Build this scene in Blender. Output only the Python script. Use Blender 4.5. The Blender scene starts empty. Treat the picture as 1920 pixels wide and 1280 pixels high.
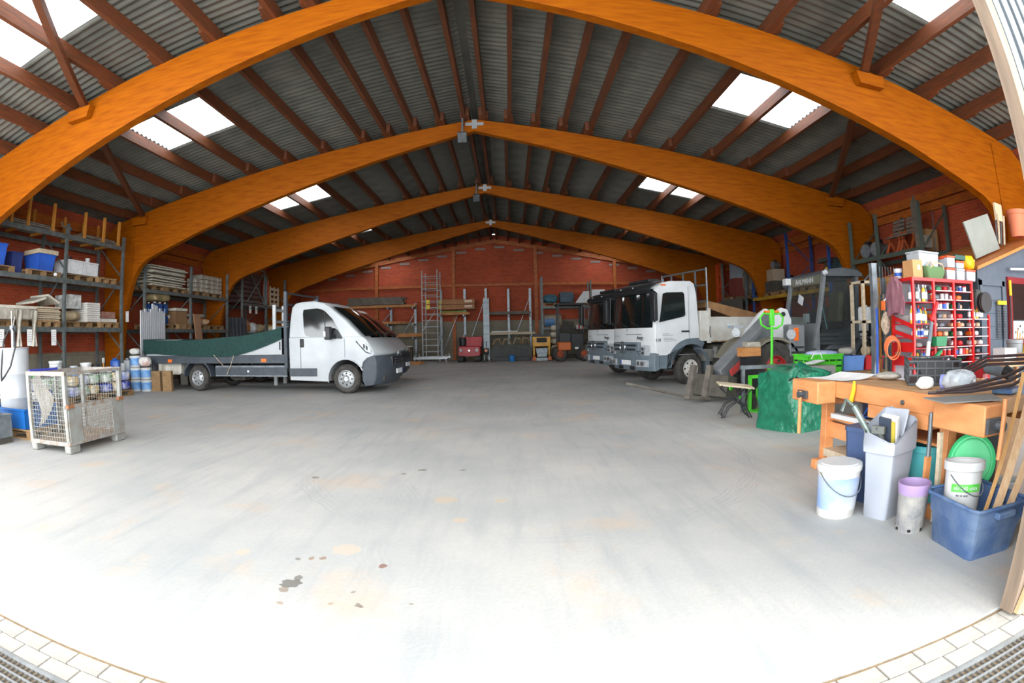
import bpy, bmesh, math, random
from mathutils import Vector, Matrix, Euler
R = random.Random(7)
ORD = 'first second third fourth fifth sixth seventh eighth ninth tenth eleventh twelfth thirteenth fourteenth fifteenth'.split()
PI = math.pi
SC = bpy.context.scene
COL = SC.collection
# ---------------------------------------------------------------- camera
# a mild fisheye lens held at chest height in the open gateway of the hall
cam = bpy.data.cameras.new('camera'); CAM = bpy.data.objects.new('camera', cam); COL.objects.link(CAM)
cam.type = 'PANO'; cam.sensor_fit = 'HORIZONTAL'; cam.sensor_width = 36.0; cam.sensor_height = 24.0
cam.clip_start = .02; cam.clip_end = 400
cy = getattr(cam, 'cycles', cam) if not hasattr(cam, 'panorama_type') else cam
cy.panorama_type = 'FISHEYE_LENS_POLYNOMIAL'
cy.fisheye_fov = PI
cy.fisheye_polynomial_k0 = 0.0
cy.fisheye_polynomial_k1 = -.9525 / 18.75
cy.fisheye_polynomial_k2 = 0.0
cy.fisheye_polynomial_k3 = -.0448 / 18.75 ** 3
cy.fisheye_polynomial_k4 = 0.0
_pit, _yaw, _rol = -.011, .005, -.020
def _cam_axis(X, Y, Z):
    X, Z = X*math.cos(_rol) - Z*math.sin(_rol), X*math.sin(_rol) + Z*math.cos(_rol)
    Y, Z = Y*math.cos(_pit) - Z*math.sin(_pit), Y*math.sin(_pit) + Z*math.cos(_pit)
    X, Y = X*math.cos(_yaw) + Y*math.sin(_yaw), -X*math.sin(_yaw) + Y*math.cos(_yaw)
    return Vector((X, Y, Z))
_r, _f, _u = _cam_axis(1, 0, 0), _cam_axis(0, 1, 0), _cam_axis(0, 0, 1)
CAM.matrix_world = Matrix(((_r.x, _u.x, -_f.x, 0), (_r.y, _u.y, -_f.y, 0), (_r.z, _u.z, -_f.z, 1.28), (0, 0, 0, 1)))
SC.camera = CAM
# ---------------------------------------------------------------- sky and exposure
W = bpy.data.worlds.new('overcast_sky'); SC.world = W; W.use_nodes = True
_nt = W.node_tree; _nt.nodes.clear()
_o = _nt.nodes.new('ShaderNodeOutputWorld'); _b = _nt.nodes.new('ShaderNodeBackground')
_b.inputs['Color'].default_value = (.93, .97, 1.0, 1); _b.inputs['Strength'].default_value = 2.6
_tc = _nt.nodes.new('ShaderNodeTexCoord'); _sp = _nt.nodes.new('ShaderNodeSeparateXYZ')
_mr = _nt.nodes.new('ShaderNodeMapRange')      # hazy white sky, a little brighter towards the horizon all round
_mr.interpolation_type = 'SMOOTHSTEP'
_mr.inputs['From Min'].default_value = 0; _mr.inputs['From Max'].default_value = 1
_mr.inputs['To Min'].default_value = 4.4; _mr.inputs['To Max'].default_value = 1.4
_nt.links.new(_tc.outputs['Generated'], _sp.inputs[0]); _nt.links.new(_sp.outputs['Z'], _mr.inputs['Value'])
_nt.links.new(_mr.outputs[0], _b.inputs['Strength']); _nt.links.new(_b.outputs[0], _o.inputs[0])
vs = SC.view_settings
SC.display_settings.display_device = 'sRGB'
vs.view_transform = 'Standard'; vs.look = 'None'; vs.gamma = 1.0; vs.use_curve_mapping = False
vs.exposure = 1.3
try:
    SC.cycles.max_bounces = 6; SC.cycles.diffuse_bounces = 4; SC.cycles.glossy_bounces = 2; SC.cycles.transmission_bounces = 3; SC.cycles.transparent_max_bounces = 10
    SC.cycles.use_denoising = True; SC.cycles.use_adaptive_sampling = True; SC.cycles.adaptive_threshold = .02
except Exception:
    pass

# ---------------------------------------------------------------- materials
def lin(c):
    if isinstance(c, str):
        c = c.lstrip('#'); c = [int(c[i:i+2], 16) for i in (0, 2, 4)]
    return tuple((x/255/12.92 if x/255 <= .04045 else ((x/255+.055)/1.055)**2.4) for x in c)
MATS = {}
def mat(name, c, rough=.6, metal=0, c2=None, scale=4.0, mix=.5, bump=0, bscale=None, stretch=None, alpha=1, trans=0, emit=0, coat=0, wave=None, spec=None):
    """procedural principled material: two colours mixed by noise, optional bump and grain"""
    if name in MATS: return MATS[name]
    m = bpy.data.materials.new(name); m.use_nodes = True; nt = m.node_tree
    p = nt.nodes['Principled BSDF']
    p.inputs['Roughness'].default_value = rough; p.inputs['Metallic'].default_value = metal
    if spec is not None: p.inputs['Specular IOR Level'].default_value = spec
    if trans: p.inputs['Transmission Weight'].default_value = trans
    if coat: p.inputs['Coat Weight'].default_value = coat; p.inputs['Coat Roughness'].default_value = .08
    if alpha < 1: p.inputs['Alpha'].default_value = alpha
    a = lin(c) + (1,)
    p.inputs['Base Color'].default_value = a
    if c2 is None and not bump:
        c2 = tuple(max(0, x*.86) for x in a[:3]); mix = .5
        b = c2 + (1,)
    else:
        b = (lin(c2) if c2 is not None else a[:3]) + (1,)
    tc = nt.nodes.new('ShaderNodeTexCoord'); mp = nt.nodes.new('ShaderNodeMapping')
    nt.links.new(tc.outputs['Object'], mp.inputs['Vector'])
    if stretch: mp.inputs['Scale'].default_value = stretch
    n = nt.nodes.new('ShaderNodeTexNoise'); n.inputs['Scale'].default_value = scale; n.inputs['Detail'].default_value = 5
    nt.links.new(mp.outputs[0], n.inputs['Vector'])
    cr = nt.nodes.new('ShaderNodeValToRGB')
    cr.color_ramp.elements[0].position = max(0, mix-.17); cr.color_ramp.elements[1].position = min(1, mix+.17)
    cr.color_ramp.elements[0].color = a; cr.color_ramp.elements[1].color = b
    nt.links.new(n.outputs['Fac'], cr.inputs[0]); nt.links.new(cr.outputs[0], p.inputs['Base Color'])
    if emit:
        nt.links.new(cr.outputs[0], p.inputs['Emission Color']); p.inputs['Emission Strength'].default_value = emit
    if bump:
        n2 = nt.nodes.new('ShaderNodeTexNoise'); n2.inputs['Scale'].default_value = bscale or scale*4; n2.inputs['Detail'].default_value = 4
        nt.links.new(mp.outputs[0], n2.inputs['Vector'])
        bp = nt.nodes.new('ShaderNodeBump'); bp.inputs['Strength'].default_value = bump; bp.inputs['Distance'].default_value = .02
        nt.links.new(n2.outputs['Fac'], bp.inputs['Height']); nt.links.new(bp.outputs[0], p.inputs['Normal'])
    MATS[name] = m
    return m
def glassy(name, tint, opacity, rough=.05):
    """thin clear sheet: part see-through, part glossy"""
    if name in MATS: return MATS[name]
    m = bpy.data.materials.new(name); m.use_nodes = True; nt = m.node_tree; nt.nodes.clear()
    o = nt.nodes.new('ShaderNodeOutputMaterial'); mx = nt.nodes.new('ShaderNodeMixShader')
    t = nt.nodes.new('ShaderNodeBsdfTransparent'); t.inputs[0].default_value = lin(tint) + (1,)
    g = nt.nodes.new('ShaderNodeBsdfPrincipled'); g.inputs['Base Color'].default_value = tuple(x*.5 for x in lin(tint)) + (1,)
    g.inputs['Roughness'].default_value = rough
    mx.inputs[0].default_value = opacity
    nt.links.new(t.outputs[0], mx.inputs[1]); nt.links.new(g.outputs[0], mx.inputs[2]); nt.links.new(mx.outputs[0], o.inputs[0])
    MATS[name] = m
    return m
# common stock
M_STEEL = mat('galvanised_steel', '#8d9499', .45, .6, '#6f777c', 9)
M_DSTEEL = mat('dark_steel', '#3b3f42', .5, .4, '#55595b', 8)
M_BLACK = mat('black_plastic', '#1b1d1f', .5, 0, '#26282a', 6)
M_RUBBER = mat('tyre_rubber', '#2c2b29', .85, 0, '#4d4a45', 7, bump=.3)
M_WHITE = mat('white_plastic', '#d3d5d5', .45, 0, '#c4c7c8', 5)
M_PALLET = mat('pallet_wood', '#9b7c55', .8, 0, '#7b5f3f', 6, stretch=(1, 6, 6), bump=.3)
M_BOARD = mat('pale_board', '#cdbfa8', .75, 0, '#b5a386', 5, stretch=(1, 5, 5), bump=.15)
M_RACK = mat('rack_steel_grey', '#6d7473', .5, .3, '#555c5b', 6)
M_PAPER = mat('white_paper', '#f0f0ee', .8, 0, '#e2e2e0', 6)
M_CHROME = mat('bright_metal', '#c8ccd0', .2, .9, '#aab0b5', 8)
M_AMBER = mat('amber_lens', '#e8641c', .3, 0, '#f07a2a', 20)
M_LENS = mat('clear_lamp_lens', '#8f9498', .35, 0, '#b9bdc0', 30)
M_CARD = mat('cardboard', '#b98f5d', .85, 0, '#a67e4f', 4)

# ---------------------------------------------------------------- mesh builder
class MB:
    def __init__(s): s.v = []; s.f = []; s.m = []; s.pr = []
    def add(s, vs_, fs, m=0):
        o = len(s.v); s.pr.append((len(s.f), len(s.f)+len(fs))); s.v += [tuple(x) for x in vs_]; s.f += [tuple(i+o for i in f) for f in fs]; s.m += [m]*len(fs); return s
    def box(s, c, d, rz=0, m=0, rot=None, tap=(1, 1)):
        """box of size d centred at c; tap scales the top face"""
        hx, hy, hz = d[0]/2, d[1]/2, d[2]/2
        P = [(-hx, -hy, -hz), (hx, -hy, -hz), (hx, hy, -hz), (-hx, hy, -hz), (-hx*tap[0], -hy*tap[1], hz), (hx*tap[0], -hy*tap[1], hz), (hx*tap[0], hy*tap[1], hz), (-hx*tap[0], hy*tap[1], hz)]
        if rot is None: E = Matrix.Rotation(rz, 3, 'Z')
        else: E = Euler(rot).to_matrix()
        P = [E @ Vector(p) + Vector(c) for p in P]
        return s.add(P, [(0, 3, 2, 1), (4, 5, 6, 7), (0, 1, 5, 4), (1, 2, 6, 5), (2, 3, 7, 6), (3, 0, 4, 7)], m)
    def b2(s, x0, x1, y0, y1, z0, z1, m=0): return s.box(((x0+x1)/2, (y0+y1)/2, (z0+z1)/2), (abs(x1-x0), abs(y1-y0), abs(z1-z0)), m=m)
    def bar(s, p, q, w, h=None, m=0, up=(0, 0, 1)):
        """rectangular bar from p to q"""
        p, q = Vector(p), Vector(q); h = h or w; d = (q-p); L = d.length; d.normalize(); u = Vector(up)
        if abs(d.dot(u)) > .98: u = Vector((1, 0, 0))
        a = d.cross(u).normalized(); b = a.cross(d).normalized()
        P = []
        for e in (p, q):
            for i, j in ((-1, -1), (1, -1), (1, 1), (-1, 1)): P.append(e + a*(i*w/2) + b*(j*h/2))
        return s.add(P, [(0, 1, 2, 3), (7, 6, 5, 4), (0, 4, 5, 1), (1, 5, 6, 2), (2, 6, 7, 3), (3, 7, 4, 0)], m)
    def cyl(s, p, q, r, r2=None, n=12, m=0, cap=True):
        p, q = Vector(p), Vector(q); r2 = r if r2 is None else r2; d = (q-p).normalized()
        u = Vector((0, 0, 1)) if abs(d.z) < .9 else Vector((1, 0, 0))
        a = d.cross(u).normalized(); b = a.cross(d)
        P = [p + (a*math.cos(2*PI*i/n) + b*math.sin(2*PI*i/n))*r for i in range(n)] + [q + (a*math.cos(2*PI*i/n) + b*math.sin(2*PI*i/n))*r2 for i in range(n)]
        F = [(i, i+n, (i+1) % n + n, (i+1) % n) for i in range(n)]
        if cap: F += [tuple(range(n)), tuple(range(2*n-1, n-1, -1))]
        return s.add(P, F, m)
    def tube(s, pts, r, n=6, m=0, closed=False):
        pts = [Vector(p) for p in pts]; N = len(pts); P = []
        prev = None
        for i in range(N):
            if closed: d = pts[(i+1) % N]-pts[i-1]
            else: d = pts[min(i+1, N-1)]-pts[max(i-1, 0)]
            d.normalize()
            if prev is None:
                u = Vector((0, 0, 1)) if abs(d.z) < .9 else Vector((1, 0, 0)); a = d.cross(u).normalized()
            else: a = (prev - d*prev.dot(d)).normalized()
            prev = a; b = d.cross(a); rr = r[i] if isinstance(r, (list, tuple)) else r
            P += [pts[i] + (a*math.cos(2*PI*k/n) + b*math.sin(2*PI*k/n))*rr for k in range(n)]
        F = []
        for i in range(N if closed else N-1):
            j = (i+1) % N
            F += [(i*n+k, i*n+(k+1) % n, j*n+(k+1) % n, j*n+k) for k in range(n)]
        if not closed: F += [tuple(range(n-1, -1, -1)), tuple(range((N-1)*n, N*n))]
        return s.add(P, F, m)
    def lathe(s, prof, c=(0, 0, 0), n=20, m=0, sx=1, sy=1, axis='z', cap=True):
        P = []
        for r, z in prof:
            for i in range(n):
                t = 2*PI*i/n; x, y = r*math.cos(t)*sx, r*math.sin(t)*sy
                if axis == 'z': P.append((c[0]+x, c[1]+y, c[2]+z))
                elif axis == 'y': P.append((c[0]+x, c[1]+z, c[2]+y))
                else: P.append((c[0]+z, c[1]+x, c[2]+y))
        F = []
        for k in range(len(prof)-1):
            F += [(k*n+i, k*n+(i+1) % n, (k+1)*n+(i+1) % n, (k+1)*n+i) for i in range(n)]
        if cap and prof[0][0] > 1e-4: F.append(tuple(range(n-1, -1, -1)))
        if cap and prof[-1][0] > 1e-4: F.append(tuple(range((len(prof)-1)*n, len(prof)*n)))
        return s.add(P, F, m)
    def prism(s, poly, a, b, axis='y', m=0, inset=None):
        """polygon (2-D) extruded along an axis: y -> (x,z), x -> (y,z), z -> (x,y)"""
        n = len(poly)
        def at(p, t): return (p[0], t, p[1]) if axis == 'y' else ((t, p[0], p[1]) if axis == 'x' else (p[0], p[1], t))
        P = [at(p, a) for p in poly] + [at(p, b) for p in poly]
        return s.add(P, [tuple(range(n)), tuple(range(2*n-1, n-1, -1))] + [(i, i+n, (i+1) % n+n, (i+1) % n) for i in range(n)], m)
    def grid(s, fn, nu, nv, m=0):
        P = [fn(i/nu, j/nv) for j in range(nv+1) for i in range(nu+1)]
        return s.add(P, [(j*(nu+1)+i, j*(nu+1)+i+1, (j+1)*(nu+1)+i+1, (j+1)*(nu+1)+i) for j in range(nv) for i in range(nu)], m)
    def loft(s, rings, m=0, cap=True, closed=True):
        n = len(rings[0]); P = [p for r in rings for p in r]; F = []
        for k in range(len(rings)-1):
            for i in range(n if closed else n-1):
                j = (i+1) % n; F.append((k*n+i, k*n+j, (k+1)*n+j, (k+1)*n+i))
        if cap and closed: F += [tuple(range(n-1, -1, -1)), tuple(range((len(rings)-1)*n, len(rings)*n))]
        return s.add(P, F, m)
    def torus(s, c, R_, r, n=24, k=8, m=0, axis='z', a0=0, a1=2*PI):
        full = abs(a1-a0-2*PI) < 1e-6
        pts = []
        for i in range(n if full else n+1):
            t = a0+(a1-a0)*i/n; x, y = R_*math.cos(t), R_*math.sin(t)
            pts.append((c[0]+x, c[1]+y, c[2]) if axis == 'z' else ((c[0]+x, c[1], c[2]+y) if axis == 'y' else (c[0], c[1]+x, c[2]+y)))
        return s.tube(pts, r, k, m, closed=full)
    def mesh(s, name, mats, ang=35):
        me = bpy.data.meshes.new(name); me.from_pydata(s.v, [], s.f)
        for mt in (mats if isinstance(mats, (list, tuple)) else [mats]): me.materials.append(mt)
        if any(s.m): me.polygons.foreach_set('material_index', s.m)
        bm = bmesh.new(); bm.from_mesh(me); bmesh.ops.recalc_face_normals(bm, faces=bm.faces); bm.to_mesh(me); bm.free()
        me.polygons.foreach_set('use_smooth', [True]*len(me.polygons))
        try: me.set_sharp_from_angle(angle=math.radians(ang))
        except Exception: pass
        me.update(); return me
    def build(s, name, mats, parent=None, loc=(0, 0, 0), rz=0, rot=None, bevel=0, ang=35, sub=0, each=False, whole=False):
        """one object, or one for every piece that stands apart from the rest"""
        gs = None if whole else s.pieces(each)
        if not gs or len(gs) == 1: return obj(name, s.mesh(name, mats, ang), parent, loc, rz, rot, bevel, sub)
        if parent is not None and len(gs) > 3 and not each and max(g[1] for g in gs) < .075:
            o = obj(name, s.mesh(name, mats, ang), parent, loc, rz, rot, bevel, sub); o['kind'] = 'stuff'; return o
        nm = name[:-1] if name.endswith('s') and not name.endswith(('ss', 'is')) else name
        out = None
        for fl, _ in gs:
            q = MB(); ids = sorted({i for k in fl for i in s.f[k]}); mp = {a: b for b, a in enumerate(ids)}
            q.v = [s.v[i] for i in ids]; q.f = [tuple(mp[i] for i in s.f[k]) for k in fl]; q.m = [s.m[k] for k in fl]
            o = obj(nm, q.mesh(nm, mats, ang), parent, loc, rz, rot, bevel, sub); out = out or o
        return out
    def pieces(s, each):
        n = len(s.pr)
        if n < 2: return None
        bx = []
        for a, b in s.pr:
            ids = {i for k in range(a, b) for i in s.f[k]}; P = [s.v[i] for i in ids]
            lo = [min(p[j] for p in P) for j in range(3)]; hi = [max(p[j] for p in P) for j in range(3)]
            bx.append((lo, hi, max(hi[j]-lo[j] for j in range(3))))
        par = list(range(n))
        def find(i):
            while par[i] != i: par[i] = par[par[i]]; i = par[i]
            return i
        if not each:
            for i in range(n):
                for j in range(i):
                    d = math.sqrt(sum(max(0, bx[i][0][k]-bx[j][1][k], bx[j][0][k]-bx[i][1][k])**2 for k in range(3)))
                    if d <= max(.02, .48*max(bx[i][2], bx[j][2])): par[find(i)] = find(j)
        g = {}
        for i in range(n): g.setdefault(find(i), []).append(i)
        return [([k for i in v for k in range(*s.pr[i])], max(bx[i][2] for i in v)) for v in g.values()]
def obj(name, me, parent=None, loc=(0, 0, 0), rz=0, rot=None, bevel=0, sub=0):
    o = bpy.data.objects.new(name, me); COL.objects.link(o); o.location = loc
    o.rotation_euler = rot if rot is not None else (0, 0, rz)
    if parent: o.parent = parent
    if bevel:
        md = o.modifiers.new('edge', 'BEVEL'); md.width = bevel; md.segments = 2; md.limit_method = 'ANGLE'; md.angle_limit = math.radians(40); md.harden_normals = False
    if sub:
        md = o.modifiers.new('smooth', 'SUBSURF'); md.levels = sub; md.render_levels = sub
    return o
def tag(o, label=None, cat=None, group=None, kind=None):
    if label: o['label'] = label
    if cat: o['category'] = cat
    if group: o['group'] = group
    if kind: o['kind'] = kind
    return o
def thing(name, label, cat, loc=(0, 0, 0), rz=0, group=None, rot=None):
    o = bpy.data.objects.new(name, None); COL.objects.link(o); o.location = loc
    o.rotation_euler = rot if rot is not None else (0, 0, rz); o.empty_display_size = .1
    return tag(o, label, cat, group)
def dup(root, loc=None, rz=None, label=None, group=None, rot=None, scale=None):
    r = root.copy(); COL.objects.link(r)
    if loc is not None: r.location = loc
    if rz is not None: r.rotation_euler = (0, 0, rz)
    if rot is not None: r.rotation_euler = rot
    if scale is not None: r.scale = scale if isinstance(scale, tuple) else (scale,)*3
    if label: r['label'] = label
    if group: r['group'] = group
    for ch in list(root.children):
        c = ch.copy(); COL.objects.link(c); c.parent = r
        for g in list(ch.children):
            d = g.copy(); COL.objects.link(d); d.parent = c
    return r
def struct(name, mb, mats, **k):
    o = mb.build(name, mats, **k); o['kind'] = 'structure'; return o
def one(name, mb, mats, label, cat, loc=(0, 0, 0), rz=0, group=None, **k):
    """a thing made of a single mesh"""
    return tag(mb.build(name, mats, loc=loc, rz=rz, **k), label, cat, group)
def text_mesh(name, s, size, m, parent, loc, rot, ext=.002, align='CENTER'):
    cu = bpy.data.curves.new(name, 'FONT'); cu.body = s; cu.size = size; cu.extrude = ext; cu.align_x = align; cu.align_y = 'CENTER'; cu.resolution_u = 2
    t = bpy.data.objects.new(name, cu); COL.objects.link(t)
    me = bpy.data.meshes.new_from_object(t); bpy.data.objects.remove(t); bpy.data.curves.remove(cu)
    me.materials.clear(); me.materials.append(m)
    o = bpy.data.objects.new(name, me); COL.objects.link(o); o.location = loc; o.rotation_euler = rot; o.parent = parent
    return o
def bent_text(s, size, m, parent, r, deg, z0):
    """print wrapped round a bucket of radius r, centred at angle deg"""
    o = text_mesh('lettering', s, size, m, parent, (0, 0, 0), (0, 0, 0), .0012); me = o.data
    for v in me.vertices:
        x, y, z = v.co; a = math.radians(deg)+x/r; v.co = ((r+z+.001)*math.cos(a), (r+z+.001)*math.sin(a), z0+y)
    return o
# ================================================================ THE HALL
XR = -.739                                     # ridge line
FR = [.61, 6.68, 12.75, 18.82, 24.89]          # front faces of the portal frames
YB = 30.3                                      # back wall
XL, XRW = -11.9, 10.42                         # side walls
def ztop(u): return 6.53 - .165*abs(u)         # top edge of the frames (underside of the purlins)
def zroof(u): return ztop(u) + .27
# ---- floor
def floor_material():
    m = bpy.data.materials.new('worn_concrete'); m.use_nodes = True; nt = m.node_tree; L = nt.links; N = nt.nodes.new
    p = nt.nodes['Principled BSDF']; p.inputs['Roughness'].default_value = .62; p.inputs['Specular IOR Level'].default_value = .35
    tc = N('ShaderNodeTexCoord')
    def noise(scale, detail=6, st=None, rough=.6):
        mp = N('ShaderNodeMapping'); L.new(tc.outputs['Object'], mp.inputs[0])
        if st: mp.inputs['Scale'].default_value = st[:3]; mp.inputs['Rotation'].default_value = (0, 0, st[3])
        n = N('ShaderNodeTexNoise'); n.inputs['Scale'].default_value = scale; n.inputs['Detail'].default_value = detail; n.inputs['Roughness'].default_value = rough
        L.new(mp.outputs[0], n.inputs['Vector']); return n.outputs['Fac']
    def ramp(f, a, b, ca, cb):
        r = N('ShaderNodeValToRGB'); r.color_ramp.elements[0].position = a; r.color_ramp.elements[1].position = b
        r.color_ramp.elements[0].color = ca; r.color_ramp.elements[1].color = cb; L.new(f, r.inputs[0]); return r.outputs[0]
    def mixc(f, a, b, t='MIX'):
        x = N('ShaderNodeMix'); x.data_type = 'RGBA'; x.blend_type = t
        for s_, v in ((0, f), (6, a), (7, b)):
            if hasattr(v, 'is_linked'): L.new(v, x.inputs[s_])
            else: x.inputs[s_].default_value = v
        return x.outputs[2]
    g = lambda v: (v, v, v, 1)
    c = ramp(noise(.55, 7), .36, .64, lin('#adafad') + (1,), lin('#c4c1bb') + (1,))
    c = mixc(ramp(noise(1.1, 6, (1, 1, 1, .6)), .56, .72, g(0), g(.8)), c, lin('#cdb59d') + (1,))              # sandy patches
    c = mixc(ramp(noise(1.4, 6, (3.5, .5, 1, .5)), .5, .75, g(0), g(.5)), c, lin('#959a9e') + (1,))            # long scuffs
    c = mixc(ramp(noise(2.2, 6, (4, .35, 1, -.9)), .55, .75, g(0), g(.4)), c, lin('#9aa1a6') + (1,))
    c = mixc(ramp(noise(30, 4), .35, .7, g(0), g(.22)), c, lin('#9a9a96') + (1,))
    def mth(op, a, b=None):
        x = N('ShaderNodeMath'); x.operation = op
        for i, v in enumerate((a, b)):
            if v is None: continue
            if hasattr(v, 'is_linked'): L.new(v, x.inputs[i])
            else: x.inputs[i].default_value = v
        return x.outputs[0]
    sp = N('ShaderNodeSeparateXYZ'); L.new(tc.outputs['Object'], sp.inputs[0]); X, Y = sp.outputs[0], sp.outputs[1]
    def dist(cx, cy): return mth('SQRT', mth('ADD', mth('POWER', mth('ADD', X, -cx), 2.0), mth('POWER', mth('ADD', Y, -cy), 2.0)))
    # tyre tracks: rings of fine grooves left by turning wheels
    wob = noise(1.5, 3)
    for cx, cy, rr, wdt, amt in ((.2, 5.6, 2.25, .12, .55), (1.2, 7.4, 1.3, .1, .5), (-.9, 9.2, 4.2, .13, .45), (7.5, 5.2, 8.6, .12, .4), (-6.5, 2.0, 6.1, .12, .4), (3.4, 8.0, 2.6, .1, .4)):
        d = mth('ABSOLUTE', mth('ADD', mth('ADD', dist(cx, cy), -rr), mth('MULTIPLY', mth('ADD', wob, -.5), .25)))
        band = mth('LESS_THAN', d, wdt)
        gro = mth('GREATER_THAN', mth('SINE', mth('MULTIPLY', d, 150.0)), .2)
        f = mth('MULTIPLY', mth('MULTIPLY', mth('MULTIPLY', band, gro), amt), ramp(noise(.9, 4), .45, .6, g(0), g(1)))
        c = mixc(f, c, lin('#a2a6a6') + (1,))
    # oil spots and rust marks
    e = mth('MULTIPLY', mth('ADD', noise(22, 4), -.5), .09)
    for cx, cy, rr, cc in ((-1.18, 2.54, .055, '#5b564d'), (-1.17, 2.62, .028, '#6b675e'), (-1.19, 2.46, .028, '#8a7a68'), (-.74, 2.88, .03, '#7d4f3c'), (-1.18, 2.92, .02, '#94755f'), (-1.12, 2.93, .02, '#8c7058'), (-1.27, 2.89, .018, '#7c7468'),
                           (-1.83, 4.83, .035, '#7e7466'), (-.86, 5.23, .04, '#6f665a'), (-1.02, 5.07, .025, '#7c7468'), (-.47, 5.23, .032, '#7c7468'), (-.82, 2.51, .012, '#8a8074'), (-.5, 2.42, .012, '#8a8074'), (-.89, 2.36, .014, '#a08a74'), (-1.15, 2.3, .016, '#a08a74'), (-.75, 2.36, .02, '#6f655a'), (-.53, 4.23, .09, '#c4b29c'), (-.37, 3.73, .05, '#c6b39d'), (-.09, 4.2, .05, '#c4b29c'), (-1.65, 2.9, .05, '#c6b5a2'), (-1.02, 3.1, .09, '#c6b7a6')):
        f = mth('LESS_THAN', mth('ADD', dist(cx, cy), e), rr)
        c = mixc(mth('MULTIPLY', f, .75), c, lin(cc) + (1,))
    L.new(c, p.inputs['Base Color'])
    bp = N('ShaderNodeBump'); bp.inputs['Strength'].default_value = .15; bp.inputs['Distance'].default_value = .01
    L.new(noise(40, 4), bp.inputs['Height']); L.new(bp.outputs[0], p.inputs['Normal'])
    return m
struct('floor', MB().b2(XL-.3, XRW+.3, 1.47, YB+.3, -.3, 0), floor_material())
# ---- paving and drain outside the gate
M_SAND = mat('joint_sand', '#9c8566', .9, 0, '#857056', 30)
M_PAVER = mat('pale_paving_stone', '#b6b2aa', .8, 0, '#a6a096', 12, bump=.2)
pav = struct('pavement', MB().b2(-9, 9, -6, 1.47, -.3, -.02), M_SAND)
pm = MB().box((0, 0, 0), (.194, .106, .06), tap=(.97, .95)).mesh('paving_stone', M_PAVER)
for row in range(2):
    for i in range(-17, 17):
        obj('paving_stone', pm, pav, (i*.2+.07+row*.1, 1.386-row*.111, -.032 + R.uniform(-.002, .002)), R.uniform(-.008, .008))
for row in range(3):
    for i in range(-17, 17):
        obj('paving_stone', pm, pav, (i*.2+.02+(row % 2)*.1, .85-row*.111, -.032 + R.uniform(-.002, .002)), 0)
dr = thing('drain_channel', 'galvanised grating of the drain channel in front of the gate', 'drain', (0, 1.06, 0))
M_GRATE = mat('bright_grating', '#9a9c9c', .5, .3, '#86898a', 12)
for i in range(7): MB().b2(-3.5, 3.5, -.14+i*.0467-.004, -.14+i*.0467+.004, -.03, -.002).build('bearing_bar', M_GRATE, dr)
g = MB()
for i in range(207): g.b2(-3.5+i*.034-.003, -3.5+i*.034+.003, -.14, .14, -.024, -.008)
g.build('cross_bars', mat('dull_grating', '#77736c', .6, .2), dr, whole=True)['kind'] = 'stuff'
for y in (-.152, .152): MB().b2(-3.52, 3.52, y-.008, y+.008, -.05, -.001).build('channel_edge', M_GRATE, dr)
MB().b2(-3.5, 3.5, -.144, .144, -.056, -.05).build('channel_bed', mat('channel_dirt', '#5a5044', .9), dr)
# ---- roof: corrugated sheets, purlins, wind braces
def brickmat(name, c1, c2, mortar, bw=.24, bh=.075):
    m = bpy.data.materials.new(name); m.use_nodes = True; nt = m.node_tree; L = nt.links; N = nt.nodes.new
    p = nt.nodes['Principled BSDF']; p.inputs['Roughness'].default_value = .85
    tc = N('ShaderNodeTexCoord'); sp = N('ShaderNodeSeparateXYZ'); L.new(tc.outputs['Object'], sp.inputs[0])
    ad = N('ShaderNodeMath'); ad.operation = 'ADD'; L.new(sp.outputs[0], ad.inputs[0]); L.new(sp.outputs[1], ad.inputs[1])
    cb = N('ShaderNodeCombineXYZ'); L.new(ad.outputs[0], cb.inputs[0]); L.new(sp.outputs[2], cb.inputs[1])
    b = N('ShaderNodeTexBrick'); b.inputs['Scale'].default_value = 1; b.inputs['Brick Width'].default_value = bw; b.inputs['Row Height'].default_value = bh
    b.inputs['Mortar Size'].default_value = .006; b.inputs['Color1'].default_value = lin(c1)+(1,); b.inputs['Color2'].default_value = lin(c2)+(1,); b.inputs['Mortar'].default_value = lin(mortar)+(1,)
    L.new(cb.outputs[0], b.inputs['Vector'])
    n = N('ShaderNodeTexNoise'); n.inputs['Scale'].default_value = .8; n.inputs['Detail'].default_value = 6; L.new(tc.outputs['Object'], n.inputs['Vector'])
    x = N('ShaderNodeMix'); x.data_type = 'RGBA'; x.blend_type = 'MULTIPLY'
    r = N('ShaderNodeValToRGB'); r.color_ramp.elements[0].position = .3; r.color_ramp.elements[1].position = .7
    r.color_ramp.elements[0].color = (.72, .7, .7, 1); r.color_ramp.elements[1].color = (1.1, 1.05, 1, 1); L.new(n.outputs['Fac'], r.inputs[0])
    x.inputs[0].default_value = 1; L.new(b.outputs[0], x.inputs[6]); L.new(r.outputs[0], x.inputs[7]); L.new(x.outputs[2], p.inputs['Base Color'])
    bp = N('ShaderNodeBump'); bp.inputs['Strength'].default_value = .4; bp.inputs['Distance'].default_value = .01; L.new(b.outputs['Fac'], bp.inputs['Height']); bp.invert = True
    L.new(bp.outputs[0], p.inputs['Normal'])
    return m
M_SHEET = mat('fibre_cement_sheet', '#6c6b63', .85, 0, '#585953', 2.2, stretch=(1, .6, 1), bump=.2, bscale=20)
M_RAFTER = mat('brown_stained_timber', '#6b3614', .65, 0, '#4e2b15', 5, stretch=(6, .5, 6), bump=.2)
M_GLU = mat('orange_glulam', '#955000', .6, 0, '#803e00', 3, stretch=(.7, 3, 6), bump=.08, spec=.12)
M_TRANS = None
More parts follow.
